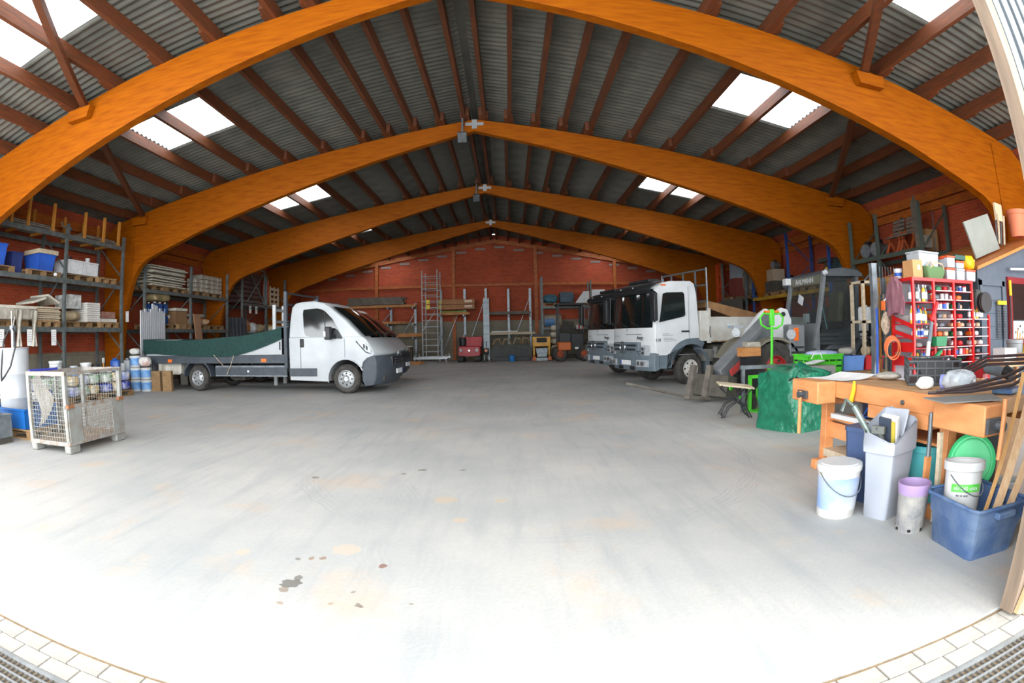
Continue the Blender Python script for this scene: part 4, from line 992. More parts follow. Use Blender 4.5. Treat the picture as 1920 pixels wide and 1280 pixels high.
for i, (y, m_, sz, lab) in enumerate(((20.6, 'orange_sack', (.6, .8, .55), 'orange-brown bulky sack in the far-left corner rack'), (21.5, 'white_foam', (.5, .4, .45), 'white bulky bag in the far-left corner rack'), (22.1, 'dusty_sack', (.6, .7, .4), 'beige bulky sack in the far-left corner rack'), (23.2, 'yellow_bag', (.6, .7, .4), 'yellowish bulky sack in the far-left corner rack'))):
    sack(lab, (XF-.3, y, 1.6), sz, MATS[m_], 0, seed=60+i)
t = thing('white_rack_frame', 'white ladder-like frame behind the pickup headboard', 'frame', (-6.72, 15.3, 0))
for y in (-.35, .35): MB().box((0, y, 1.15), (.1, .07, 2.3)).build('post', M_WHITE, t)
for k in range(6): MB().box((0, 0, .5+.33*k), (.05, .7, .07)).build('rung', M_WHITE, t)
MB().box((0, 0, 1.25), (.03, .6, .9)).build('panel', M_WHITE, t)
# ================================================================ LEFT FOREGROUND
M_CAGE = mat('worn_grey_cage_steel', '#8d8e8a', .6, .15, '#7c7468', 7, .6, bump=.2)
M_CAGER = mat('rusty_cage_edge', '#7f6a58', .75, .1, '#93928d', 12, .45)
t = thing('mesh_pallet_box', 'grey steel mesh box pallet with a half-height front flap, on the floor', 'mesh box', (-5.6, 5.39, 0), .03)
hx, hy, H = .415, .62, .97
def wires(p0, p1, z0, z1, nm='wire_mesh', step=.05, mm=None):
    g = MB(); L = math.hypot(p1[0]-p0[0], p1[1]-p0[1]); n = int(L/step)
    for i in range(1, n): f = i/n; x, y = p0[0]+(p1[0]-p0[0])*f, p0[1]+(p1[1]-p0[1])*f; g.cyl((x, y, z0), (x, y, z1), .0034, n=4, cap=False)
    n = int((z1-z0)/step)
    for i in range(1, n): z = z0+(z1-z0)*i/n; g.cyl((p0[0], p0[1], z), (p1[0], p1[1], z), .0034, n=4, cap=False)
    o = g.build(nm, mm or M_CAGE, t, whole=True); o['kind'] = 'stuff'; return o
for sx in (-1, 1):
    for sy in (-1, 1):
        MB().box((sx*(hx-.03), sy*(hy-.03), .54), (.06, .06, .86)).build('corner_post', M_CAGE, t, bevel=.006)
        MB().box((sx*(hx-.06), sy*(hy-.11), .055), (.12, .22, .11)).build('foot', M_CAGE, t, bevel=.02)
for sy in (-1, 1):
    for z in (.12, H-.015): MB().box((0, sy*(hy-.02), z), (2*hx, .045, .05)).build('rail', M_CAGER, t)
for z in (.12, H-.015): MB().box((-hx+.02, 0, z), (.045, 2*hy, .05)).build('rail', M_CAGER, t)
for z in (.13, .56): MB().box((hx-.01, 0, z), (.045, 2*hy, .05)).build('rail', M_CAGER, t)
MB().box((hx-.02, 0, H-.015), (.035, 2*hy, .035)).build('rail', M_CAGER, t)
wires((-hx, -hy+.02), (hx, -hy+.02), .14, H-.04); wires((-hx, hy-.02), (hx, hy-.02), .14, H-.04); wires((-hx+.02, -hy), (-hx+.02, hy), .14, H-.04)
MB().box((-hx+.02, 0, .55), (.03, .06, .8)).build('middle_post', M_CAGE, t)
fl = MB().box((hx+.012, -hy+.15, .35), (.012, .26, .4)).build('flap_sheet', M_CAGE, t); MB().box((hx+.012, hy-.15, .35), (.012, .26, .4)).build('flap_sheet', M_CAGE, t)
wires((hx+.012, -hy+.28), (hx+.012, hy-.28), .16, .54, step=.035, mm=M_CAGER)
MB().box((0, 0, .13), (2*hx-.06, 2*hy-.06, .012)).build('floor_plate', mat('rusty_floor_plate', '#a3917c', .8, 0, '#847465', 6), t)
MB().cyl((-hx+.03, -hy+.05, H+.012), (-hx+.03, hy-.6, H+.012), .018, n=8).build('blue_rail_sleeve', mat('blue_sleeve', '#3c46b0', .4), t)
MB().box((hx+.03, -hy+.05, .57), (.05, .12, .04)).box((hx+.03, hy-.1, .57), (.05, .12, .04)).build('hinge', mat('rust_brown', '#8a5a3c', .8), t, each=True)
o = MB().grid(lambda u, v: (-.33+.03*math.sin(v*6), -.5+.32*u*(1-abs(v-.5)*1.1)+.05*math.sin(v*5), .28+.62*v+.05*u), 8, 10).build('plastic_film', mat('white_film', '#e3e1dc', .4, 0, '#cfcac0', 5, bump=.4), ang=80, loc=(-5.6, 5.39, 0), rz=.03)
tag(o, 'torn white film hanging inside the steel mesh box', 'film')
# drum on blue tray, canisters on a steel box
pallet(-7.15, 5.62, 0, 'wooden pallet under the blue tray and white drum', PI/2)
crate('bright blue spill tray under the white drum', (-7.2, 5.6, .146), (1.1, .8, .27), mat('spill_tray_blue', '#1766b4', .45, 0, '#145a9f', 4), name='spill_tray', cat='tray', tap=.97)
t = thing('oil_drum', 'tall white drum with hand pump and black hose, at the picture edge', 'drum', (-7.42, 5.62, .19))
MB().lathe([(.001, 0), (.285, 0), (.295, .01), (.295, .02), (.285, .03), (.285, .33), (.295, .345), (.295, .36), (.285, .375), (.285, .68), (.295, .695), (.295, .71), (.285, .725), (.285, 1.06), (.296, 1.07), (.296, 1.085), (.28, 1.085), (.275, 1.07), (.001, 1.07)], n=36, cap=False).build('barrel', mat('white_drum_paint', '#b9bcbf', .38, 0, '#adb0b3', 3), t)
MB().cyl((.12, -.1, 1.07), (.12, -.1, 1.36), .03, n=10).build('pump_tube', M_CHROME, t); MB().box((.12, -.1, 1.38), (.09, .07, .06)).build('pump_head', M_STEEL, t)
MB().tube([(.1, -.1, 1.4), (.08, -.1, 1.62)], .008, 6).tube([(.14, -.1, 1.4), (.19, -.1, 1.54)], .014, 6).build('pump_lever', M_CHROME, t)
MB().tube([(.16, -.12, 1.36), (.26, -.16, 1.3), (.33, -.2, 1.1), (.30, -.3, .82), (.22, -.38, .68), (.12, -.38, .62), (.06, -.34, .7), (.04, -.3, .9), (.05, -.25, 1.2), (.08, -.16, 1.34)], .016, 8).build('hose', M_BLACK, t)
t = thing('steel_box', 'galvanised steel box under the blue canisters', 'box', (-7.05, 4.78, .08))
MB().box((0, 0, .15), (.62, .4, .3)).build('box', M_STEEL, t, bevel=.008); MB().box((0, 0, .3), (.64, .42, .02)).build('lid', M_STEEL, t)
for x in (-.25, .25): MB().box((x, 0, -.04), (.08, .36, .08)).build('foot', M_UNDER, t)
M_CANB = mat('cloudy_blue_canister', '#8fa9c2', .3, 0, '#7590ac', 3)
for i in range(3): canister('cloudy blue canister on the steel box, '+ORD[i]+' from the picture edge', (-7.24+.17*i, 4.74, .392), (.15, .2, .3), M_CANB, .05*i, group='cloudy blue canisters')
# ================================================================ BACK WALL
M_WOODR = mat('fresh_plank', '#c98d55', .7, 0, '#a9703d', 4, stretch=(.6, 6, 6)); M_GWOOD = mat('grey_weathered_beam', '#7a6f63', .85, 0, '#57504a', 5, stretch=(.6, 6, 6))
def cantilever(label, xs, zs, top, y=29.75, arm=1.0):
    t = thing('cantilever_rack', label, 'rack')
    for x in xs:
        MB().b2(x-.06, x+.06, y-.06, y+.08, 0, top).build('column', M_STEEL, t); MB().b2(x-.05, x+.05, y-arm, y+.05, 0, .12).build('foot', M_STEEL, t)
        for z in zs: MB().b2(x-.035, x+.035, y-arm, y, z-.09, z).build('arm', M_STEEL, t)
    for i in range(len(xs)-1): MB().bar((xs[i], y+.05, .3), (xs[i+1], y+.05, top-.4), .03, .03).build('brace', M_STEEL, t)
    return t
cantilever('steel cantilever rack of timber behind the pickups', (-8.5, -6.35, -5.0), (1.3, 2.0, 2.88), 3.1)
cantilever('steel cantilever rack with long crates behind the scaffold tower', (-3.6, -2.33, -1.2), (1.35, 2.4), 3.8)
cantilever('steel cantilever rack in the middle of the back wall', (.0, 1.15), (1.32, 2.36), 3.76)
def planks(label, group, m, xc, y, z, L, n, rows, w=.14, th=.04, seed=1, jit=.15):
    q = random.Random(seed); me = MB().box((0, 0, th/2), (L, w, th)).mesh('plank', m)
    for r in range(rows):
        for i in range(n): tag(obj('plank', me, None, (xc+q.uniform(-jit, jit), y+(i-(n-1)/2)*(w+.012), z+.004+r*(th+.004)), q.uniform(-.0005, .0005)), '%s, %s layer, %s from the wall' % (label, ORD[r], ORD[n-1-i]), 'plank', group)
planks('fresh plank on the top arm behind the pickups', 'fresh planks on the top arm', M_WOODR, -6.85, 29.25, 2.88, 3.7, 4, 3)
planks('grey weathered beam above the fresh planks', 'grey beams on the cantilever rack', M_GWOOD, -7.1, 29.25, 3.03, 3.0, 3, 3, .2, .13, 2)
planks('thin plank on the second arm behind the pickups', 'planks on the second arm', M_WOODR, -6.6, 29.2, 2.0, 2.0, 3, 3, .14, .04, 3, .3)
planks('thin plank on the lowest arm beside the scaffold', 'planks on the lowest arm', M_WOODR, -5.6, 29.2, 1.3, 1.9, 4, 4, .13, .045, 4, .3)
for i in range(2):
    t = thing('long_crate', ('upper', 'lower')[i]+' long plywood crate with yellow labels behind the scaffold tower', 'crate', (-2.7, 29.25, 2.95-.27*i))
    MB().box((0, 0, .13), (1.9, .7, .25)).build('box', mat('plywood', '#a8744a', .75, 0, '#94653f', 3), t)
    MB().box((-.85, -.352, .13), (.17, .005, .2)).build('label', mat('yellow_label', '#e0c433', .6), t)
    MB().box((.62, -.352, .15), (.4, .005, .12)).build('print', mat('pale_print', '#d8c2ac', .8), t)
planks('orange plank under the long crates', 'planks under the long crates', M_WOODR, -2.85, 29.2, 2.4, 1.6, 4, 2, .14, .06, 6, .05)
one('green_edge_strip', MB().box((0, 0, .03), (1.4, .06, .06)), mat('green_strip', '#6b8a2c', .6), 'green strip lying along the planks under the long crates', 'strip', (-2.85, 28.93, 2.54))
q = random.Random(3)
for i in range(5): one('metal_profile', MB().box((0, 0, 1.6), (.055, .08, 3.2-.1*(i % 2))), M_STEEL, 'tall aluminium profile at the back wall, '+ORD[i]+' from the red dumper', 'profile', (-1.27+.062*i, 28.42, .02), group='upright aluminium profiles', rot=(-.06, 0, 0))
planks('dusty board on the middle rack, upper arm', 'dusty boards, upper arm', M_GWOOD, .0, 29.2, 2.36, 2.2, 4, 3, .18, .05, 7, .06)
planks('mixed board on the middle rack, lower arm', 'mixed boards, lower arm', M_BOARD, .2, 29.1, 1.32, 2.3, 4, 3, .18, .04, 8, .12)
for i in range(3): one('white_strip', MB().box((0, 0, .03), (1.1, .12, .06)), M_WHITE, 'white strip lying on the mixed boards, '+ORD[i]+' from the front', 'strip', (-.35+.12*i, 28.95+.15*i, 1.46+.0*i), .12, 'white strips on the mixed boards')
# scaffold tower
t = thing('scaffold_tower', 'tall aluminium scaffold tower standing before the brick wall', 'scaffold', (-3.67, 27.85, 0))
M_ALU = mat('aluminium_tube', '#c9cdd0', .35, .5, '#b3b8bb', 8)
for x in (-.58, .18):
    for y in (-.6, .6):
        MB().cyl((x, y, .25), (x, y, 4.55 if x < 0 else 4.6), .028, n=8).build('standard', M_ALU, t)
for y in (-.6, .6):
    for k in range(13): MB().cyl((-.58, y, .55+k*.31), (.18, y, .55+k*.31), .02, n=6).build('rung', M_ALU, t)
for x in (-.58, .18):
    for k in range(7): MB().cyl((x, -.6, .55+k*.62), (x, .6, .55+k*.62), .018, n=6).build('side_rung', M_ALU, t)
MB().bar((-.55, -.62, 1.6), (-.1, .6, 2.6), .03, .03).build('brace', M_ALU, t); MB().bar((.15, -.62, .5), (.2, .6, 1.6), .03, .03).build('brace', M_ALU, t)
for y in (-.7, .7):
    MB().box((-.2, y, .24), (1.7, .08, .1)).build('base_beam', M_ALU, t)
    for x in (-.98, .58): MB().cyl((x, y, 0), (x, y, .42), .03, n=8).build('jack', M_ALU, t)
for z in (3.0, 2.75): MB().box((-.28, -.65, z), (.18, .01, .2)).build('safety_label', mat('yellow_label', '#e0c433'), t)
# work table and offcuts
t = thing('work_table', 'small table with white top before the cantilever rack', 'table', (-5.2, 27.2, 0)); MB().box((0, 0, .84), (.9, .7, .05)).build('top', M_WHITE, t)
for x in (-.38, .38):
    for y in (-.28, .28): MB().box((x, y, .41), (.06, .06, .82)).build('leg', M_UNDER, t)
MB().box((0, -.3, .5), (.7, .03, .55)).build('panel', mat('brown_ply', '#9a7458'), t)
planks('offcut plank on the floor by the small table', 'offcuts on the floor', M_WOODR, -4.6, 26.0, .0, .9, 4, 3, .15, .045, 9, .2)
# red dumper
M_RED = mat('red_machine_paint', '#c3202a', .4, 0, '#a51a23', 4)
t = thing('mini_dumper', 'red tracked mini dumper with two headlamps against the back wall', 'dumper', (-1.97, 27.9, 0))
for x in (-.42, .42):
    tr = MB().prism([(x-.12, .0)]*0 or [(-.75, .12), (-.62, .0), (.62, .0), (.75, .12), (.75, .26), (.62, .36), (-.62, .36), (-.75, .26)], x-.13, x+.13, axis='x').build('track', M_RUBBER, t)
    for k in range(4): MB().cyl((x-.135, -.5+.33*k, .18), (x+.135, -.5+.33*k, .18), .11, n=12).build('roller', M_DSTEEL, tr)
MB().box((0, -.1, .58), (1.12, 1.0, .42), tap=(.95, .9)).build('hood', M_RED, t, bevel=.04)
MB().box((.08, .25, 1.0), (1.0, .7, .5), tap=(1.1, 1.1)).build('skip', M_RED, t, bevel=.02)
for i in range(5): MB().box((-.3+.17*i, -.13, 1.02), (.02, .02, .4)).build('skip_rib', M_RED, t)
MB().lathe([(.001, 0), (.17, 0), (.2, .3), (.17, .42), (.001, .42)], n=14, c=(-.34, -.1, .8)).build('seat', M_BLACK, t)
for x in (-.4, .38):
    l = MB().cyl((x, -.62, .6), (x, -.68, .6), .085, n=14).build('headlamp', M_LENS, t); MB().torus((x, -.68, .6), .09, .012, 14, 5, axis='y').build('lamp_ring', M_RED, l)
MB().b2(-.5, .5, -.66, -.6, .3, .4).build('bumper', M_RED, t)
MB().cyl((.0, -.6, .58), (.0, -.63, .58), .05, n=10).build('badge', M_CHROME, t)
# wheeled hand machine and cables beside the dumper
t = thing('stone_saw', 'small wheeled saw with amber lamp beside the red dumper', 'saw', (-1.16, 27.95, 0))
MB().cyl((-.06, 0, .22), (.06, 0, .22), .22, n=18).build('wheel', M_RUBBER, t); MB().box((0, .1, .5), (.25, .4, .3)).build('body', M_UNDER, t, bevel=.03)
MB().tube([(0, .2, .5), (0, .45, .95), (.0, .3, 1.0)], .02, 6).build('handle', M_STEEL, t); MB().cyl((0, -.12, .55), (0, -.17, .55), .07, n=10).build('lamp', M_AMBER, t)
# dark grey loader attachment
t = thing('sweeper_attachment', 'dark grey loader attachment with three openings, on the floor', 'attachment', (.08, 28.3, 0))
M_ATT = mat('dark_dusty_steel', '#4a4c4a', .7, .2, '#5f6058', 6)
MB().prism([(-1.05, .12), (1.05, .12), (1.05, .5), (.85, .82), (-.85, .82), (-1.05, .5)], -.1, .4).build('housing', M_ATT, t, bevel=.02)
for x in (-.68, 0, .68): MB().box((x, -.11, .45), (.36, .04, .34)).build('opening', M_BLACK, t); 
for x in (-.36, .36): MB().box((x, -.16, .46), (.2, .08, .5)).build('bracket', M_ATT, t)
MB().box((0, -.2, .1), (1.9, .12, .16)).build('lower_bar', M_BLACK, t)
for i, x in enumerate((-.7, -.2, .35, .75)): MB().tube([(x-.2, .1, .82), (x-.1, .0, 1.05+.04*i), (x+.12, -.05, 1.1), (x+.22, .1, .84)], .05, 6).build('hose_hoop', mat('beige_hose', '#a08a6a', .7), t)
bucket('small sky-blue bucket on the floor before the back wall', (.12, 27.4, 0), .16, .29, mat('sky_blue_plastic', '#2a83cf', .45), name='bucket')
# yellow machine
M_YEL = mat('yellow_machine_paint', '#e2a412', .4, 0, '#c98d10', 4)
t = thing('wood_chipper', 'yellow machine with a slanted grey chute beside the back wall', 'machine', (1.6, 27.9, 0))
for x in (-.38, .38): MB().box((x, 0, .7), (.1, .5, .9)).build('side_frame', M_YEL, t, bevel=.02); MB().box((x, -.1, .12), (.16, .8, .2)).build('skid', mat('orange_paint', '#d0661f', .5), t)
MB().box((0, .0, .95), (.9, .55, .5)).build('body', M_YEL, t, bevel=.03); MB().box((0, -.1, 1.24), (.8, .5, .12)).build('top', M_BLACK, t)
MB().box((0, -.3, 1.02), (.5, .05, .22)).build('panel', M_UNDER, t); MB().prism([(-.22, .2), (.22, .2), (.3, .62), (-.3, .62)], -.42, -.2).build('chute', M_STEEL, t)
MB().box((0, -.3, .08), (.55, .3, .14)).build('base', M_STEEL, t)
# bags, roll and bales
M_WBAG = mat('creased_white_bag', '#d5cdb9', .6, 0, '#b7ae9a', 7, bump=.6, bscale=9)
for k in range(5): sack('creased cream bag beside the yellow machine, '+ORD[k]+' from the bottom', (2.36, 28.4, .124+k*.335), (.46, .46, .3), M_WBAG, .3*k, 'creased cream bags', seed=70+k, name='cream_bag', cat='bag', lump=.03)
one('bag_plinth', MB().box((0, 0, .06), (.5, .5, .12)), M_PALLET, 'low timber plinth under the cream bags', 'plinth', (2.36, 28.4, 0))
t = thing('shelf_rack', 'grey steel shelf rack holding bales behind the lorries', 'rack')
for x in (1.75, 4.3):
    for y in (28.9, 29.9): MB().b2(x-.04, x+.04, y-.04, y+.04, 0, 4.3 if x < 2 else 4.1).build('upright', M_RACK, t)
for z in (2.7, 1.6):
    for y in (28.9, 29.9): MB().b2(1.75, 4.3, y-.03, y+.03, z-.06, z+.04).build('beam', M_RACK, t)
    MB().b2(1.78, 4.27, 28.9, 29.9, z+.04, z+.06).build('shelf_panel', M_PALLET, t)
pallet(2.4, 29.4, 2.765, 'pallet under the rounded blue bale', PI/2); pallet(3.63, 29.4, 2.765, 'pallet under the square striped bale', PI/2)
sack('rounded teal-blue bale on the rear shelf rack', (2.2, 29.35, 2.91), (.75, .7, .48), mat('teal_bale', '#4a7f93', .6, 0, '#23434f', 5, stretch=(1, 1, 4)), seed=80, p=3)
sack('square dark striped bale on the rear shelf rack', (3.05, 29.35, 2.91), (.75, .7, .58), mat('dark_bale', '#4f6473', .6, 0, '#2c3b48', 7, stretch=(1, 1, 5)), seed=81, p=8, lump=.02)
one('white_sheet', MB().prism([(-.35, 0), (.4, 0), (.4, .62), (.1, .62)], -.02, .02), M_WHITE, 'white board with a slanted edge on the rear shelf rack', 'board', (3.86, 29.2, 2.91))
one('white_sheet', MB().box((0, 0, .3), (.72, .03, .6)), M_WHITE, 'white square board against the wall above the far lorry', 'board', (4.82, 29.6, 3.05), rot=(-.1, 0, 0))
one('board_ledge', MB().b2(4.35, 6.2, 29.3, 29.9, 2.98, 3.05), M_RACK, 'grey shelf plate carrying the white square board', 'shelf')
t = thing('film_roll', 'blue and beige rolled tarpaulin on the rear shelf rack', 'roll', (2.3, 29.36, 1.675))
MB().cyl((-.45, 0, .33), (.45, 0, .33), .33, n=18).build('roll', mat('beige_tarp', '#b3a68e', .7, 0, '#8d826d', 5), t); MB().cyl((-.43, -.02, .32), (.1, -.02, .32), .312, n=18).build('blue_wrap', mat('blue_wrap', '#4f7fb4', .5), t); MB().cyl((.44, 0, .33), (.47, 0, .33), .12, n=12).build('core', M_UNDER, t)
# compact tractor at the far right of the back wall
t = thing('compact_tractor', 'dark compact tractor with orange hood and open cab by the lorries', 'tractor', (2.95, 27.0, 0))
MB().box((-.35, -.4, .72), (.62, .9, .4)).build('hood', mat('orange_paint', '#d0661f'), t, bevel=.05); MB().box((-.3, -.2, 1.12), (.6, .7, .5)).build('engine_cover', M_BLACK, t, bevel=.04)
for x in (-.55, .6):
    for y in (-.6, .6): wheel(t, (x, y, .34) if 0 else (x, y, .36), .36, .24, .17, -1, 6, mat('orange_rim', '#b8562a', .6))
for x in (-.6, .6):
    for y in (-.35, .75): MB().bar((x, y, .8), (x*.95, y*.95, 2.7), .07, .07).build('cab_post', M_BLACK, t)
MB().box((0, .2, 2.72), (1.35, 1.3, .1)).build('cab_roof', M_BLACK, t, bevel=.03); MB().box((.15, -.38, .85), (.9, .1, .9)).build('front_panel', M_BLACK, t, bevel=.02)
MB().box((0, .2, 1.25), (.5, .5, .12)).build('seat', M_BLACK, t); MB().box((0, .45, 1.6), (.5, .12, .6)).build('seat_back', M_UNDER, t)
for k in range(4): MB().box((.3+.09*k, -.44, 1.62), (.05, .012, .2)).build('warning_stripe', mat('stripe_red', '#c7463f', .5) if k % 2 else M_WHITE, t)
MB().box((.0, .1, .5), (.9, 1.3, .3)).build('chassis', M_UNDER, t); MB().box((.25, -.6, .62), (.16, .02, .1)).build('plate', M_PLATE, t)
# ================================================================ RIGHT FOREGROUND
M_BENCH = mat('beech_bench', '#dd9a63', .55, 0, '#cc8450', 4, stretch=(3, .8, 3), bump=.1)
M_BENCHD = mat('dusty_bench_top', '#c99f74', .7, 0, '#b28a63', 5, stretch=(3, .8, 3))
M_IRON = mat('cast_iron', '#6f7478', .5, .6, '#5b6064', 8)
t = thing('workbench', 'beech joiner workbench with front and tail vice, cluttered with tools', 'workbench', (0, 0, 0))
MB().b2(2.88, 3.45, 2.35, 4.7, .73, .83).build('top', M_BENCHD, t, bevel=.006)
MB().b2(2.83, 2.88, 2.75, 4.2, .69, .832).build('front_apron', M_BENCH, t, bevel=.005); MB().b2(3.45, 3.62, 2.35, 4.7, .66, .80).build('tool_well', M_BENCH, t)
v = MB().b2(2.62, 2.83, 4.18, 4.66, .64, .835).build('front_vice', M_BENCH, t, bevel=.012)
MB().cyl((2.55, 4.42, .71), (2.64, 4.42, .71), .03, n=10).box((2.6, 4.42, .71), (.02, .16, .07)).build('vice_screw', M_IRON, v); MB().cyl((2.575, 4.42, .36), (2.575, 4.42, .74), .018, n=10).build('vice_handle', M_BENCH, v)
v = MB().b2(2.72, 2.95, 2.22, 2.74, .64, .83).build('tail_vice', M_BENCH, t, bevel=.012)
MB().cyl((2.83, 2.12, .71), (2.83, 2.22, .71), .03, n=10).box((2.8, 2.2, .71), (.14, .03, .09)).build('vice_screw', M_IRON, v); MB().cyl((2.79, 2.12, .52), (2.83, 2.13, .87), .018, n=10).build('vice_handle', M_BENCH, v)
MB().cyl((2.81, 3.2, .75), (2.826, 3.2, .75), .018, n=10).build('bench_bolt', M_IRON, t)
for y in (4.45, 2.75):
    for x in (2.92, 3.5): MB().b2(x-.05, x+.05, y-.05, y+.05, .09, .73).build('leg', M_BENCH, t, bevel=.005)
    MB().b2(2.78, 3.62, y-.05, y+.05, 0, .09).build('foot', M_BENCH, t, bevel=.01); MB().b2(2.9, 3.55, y-.04, y+.04, .6, .7).build('bearer', M_BENCH, t)
MB().b2(2.93, 2.98, 3.55, 4.45, .3, .44).build('stretcher', M_BENCH, t); MB().b2(3.45, 3.5, 2.75, 4.45, .3, .44).build('stretcher', M_BENCH, t)
MB().b2(2.9, 3.5, 2.8, 4.42, .47, .49).build('shelf_board', M_BENCH, t); MB().b2(2.86, 3.5, 3.6, 4.4, .13, .2).build('lower_board', M_BOARD, t)
for y in (3.55, 3.05): MB().b2(2.84, 3.2, y-.14, y+.14, .58, .69).build('drawer_runner', M_BENCH, t, bevel=.005)
# on the bench
one('paper_sheet', MB().grid(lambda u, v: (2.75+.42*v+.1*u, 4.62-.5*u, .838+.05*max(0, v-.6)*2), 4, 6), M_PAPER, 'crumpled white paper lying on the bench by the front vice', 'paper')
sack('dusty grey work glove on the bench behind the paper', (3.33, 4.0, .834), (.2, .26, .07), mat('grey_glove', '#9a958c', .9, 0, '#bdb7ac', 8), .5, seed=90, name='work_glove', cat='glove', p=2.2)
one('yellow_clip', MB().tube([(2.8, 3.85, .86), (2.797, 3.85, .8), (2.795, 3.88, .7), (2.8, 3.9, .66)], [.012, .02, .022, .01], 8), mat('yellow_plastic', '#f0c02a', .45), 'yellow plastic strap hanging over the bench edge', 'strap')
one('grey_plate', MB().prism([(2.60, 2.72), (2.54, 2.44), (2.98, 2.28), (3.15, 2.5), (2.95, 2.6)], .838, .846, axis='z'), mat('grey_plate', '#8f9290', .6, .2), 'flat grey plate sticking out over the bench corner', 'plate')
t = thing('folding_crate', 'black grid crate standing on the workbench', 'crate', (3.55, 3.62, .833), .9)
M_GRID = mat('grey_black_plastic', '#4b5054', .5, 0, '#3c4144', 6)
ca, cb_, ch = .37, .24, .19
for i, (p0, p1) in enumerate((((-ca, -cb_), (ca, -cb_)), ((ca, -cb_), (ca, cb_)), ((ca, cb_), (-ca, cb_)), ((-ca, cb_), (-ca, -cb_)))):
    L = math.hypot(p1[0]-p0[0], p1[1]-p0[1]); n = int(L/.075)
    for z in (.01, .08, .135, ch): MB().bar((p0[0], p0[1], z), (p1[0], p1[1], z), .014, .014).build('rail', M_GRID, t)
    for j in range(n+1): f = j/n; x, y = p0[0]+(p1[0]-p0[0])*f, p0[1]+(p1[1]-p0[1])*f; MB().bar((x, y, 0), (x, y, ch), .012, .008).build('bar', M_GRID, t)
    mx, my = (p0[0]+p1[0])/2*.985, (p0[1]+p1[1])/2*.985; dx, dy = (p1[0]-p0[0])*.22, (p1[1]-p0[1])*.22
    MB().add([(mx-dx, my-dy, .03), (mx+dx, my+dy, .03), (mx+dx*1.5, my+dy*1.5, ch-.01), (mx-dx*1.5, my-dy*1.5, ch-.01)]+[(mx*.99-dx, my*.99-dy, .03), (mx*.99+dx, my*.99+dy, .03), (mx*.99+dx*1.5, my*.99+dy*1.5, ch-.01), (mx*.99-dx*1.5, my*.99-dy*1.5, ch-.01)], [(0, 1, 2, 3), (7, 6, 5, 4), (0, 4, 5, 1), (1, 5, 6, 2), (2, 6, 7, 3), (3, 7, 4, 0)]).build('side_panel', M_BLACK, t)
MB().box((0, 0, .006), (2*ca, 2*cb_, .012)).build('base', M_GRID, t)
t = thing('tape_roll', 'pale blue roll of tape standing on the bench', 'tape', (3.18, 3.08, .833), .5)
MB().lathe([(.028, -.025), (.055, -.025), (.055, .025), (.028, .025), (.028, -.025)], n=22, c=(0, 0, .055), axis='y', cap=False).build('tape', mat('periwinkle_tape', '#8d97d6', .5), t); MB().lathe([(.024, -.026), (.029, -.026), (.029, .026), (.024, .026), (.024, -.026)], n=18, c=(0, 0, .055), axis='y', cap=False).build('core', mat('dark_core', '#45485e', .7), t)
sack('crumpled white tissue beside the tape roll', (3.06, 3.18, .833), (.14, .1, .09), M_PAPER, seed=91, name='tissue', cat='tissue', lump=.12)
sack('crumpled clear plastic bag on the bench', (3.14, 2.86, .836), (.24, .22, .15), mat('clear_bag', '#c3cad0', .15, 0, '#98a2aa', 6, bump=.8, bscale=14), seed=92, name='plastic_bag', cat='bag', lump=.1)
one('blue_packet', MB().box((0, 0, .02), (.26, .18, .04)), mat('blue_packet', '#33517e', .4, 0, '#5f86a8', 9), 'flat blue packet on the bench beside the plastic bag', 'packet', (3.4, 2.55, .835), .3, bevel=.008)
t = thing('pipe_loop', 'dark bent plastic pipes looping over the bench end', 'pipes', (0, 0, 0))
for k in range(3): MB().tube([(2.72+.04*k, 2.8-.05*k, .86+.012*k), (2.95, 2.58, .87+.02*k), (3.3, 2.42+.03*k, .9+.03*k), (3.6, 2.4, .98+.03*k), (3.75, 2.6, 1.02+.03*k), (3.6, 2.95, 1.0+.03*k), (3.35, 3.1, .9+.02*k)], .012, 6).build('pipe', mat('dark_brown_pipe', '#3f3434', .4), t)
t = thing('angle_grinder', 'grey cordless tool lying behind the grid crate', 'power tool', (3.98, 3.0, .852), .1)
MB().cyl((0, 0, .06), (.0, .3, .1), .045, n=12).build('motor', M_MGREY, t); MB().cyl((0, -.06, .04), (0, .02, .08), .055, n=12).build('head', M_BLACK, t); MB().box((.0, .3, .06), (.1, .1, .1)).build('battery', mat('red_plastic', '#b6262c', .5), t)
one('tool_support', MB().b2(3.62, 4.1, 2.9, 3.7, 0, .832), M_BENCHD, 'plain trestle cabinet behind the workbench', 'cabinet')
# under the bench
t = thing('blue_black_bag', 'dark blue bucket with bright blue handle under the bench', 'bucket', (3.25, 4.1, .493)); MB().lathe([(.001, 0), (.12, 0), (.14, .17), (.13, .17), (.11, .01), (.001, .01)], n=18, cap=False).build('body', mat('navy_plastic', '#26324a', .5), t); MB().tube([(-.13, -.05, .1), (-.2, -.05, .02), (-.05, -.1, .03)], .01, 6).build('handle', mat('bright_blue', '#2f6fd6', .4), t)
one('white_batten', MB().box((0, 0, .02), (.06, .75, .04)), M_WHITE, 'white plastic batten lying on the bench shelf', 'batten', (2.92, 3.95, .492), .05)
sack('dusty sawdust heap on the bench shelf', (3.2, 3.62, .5), (.3, .36, .07), mat('sawdust', '#b6a892', .9), seed=93, name='sawdust_heap', cat='sawdust', p=2)
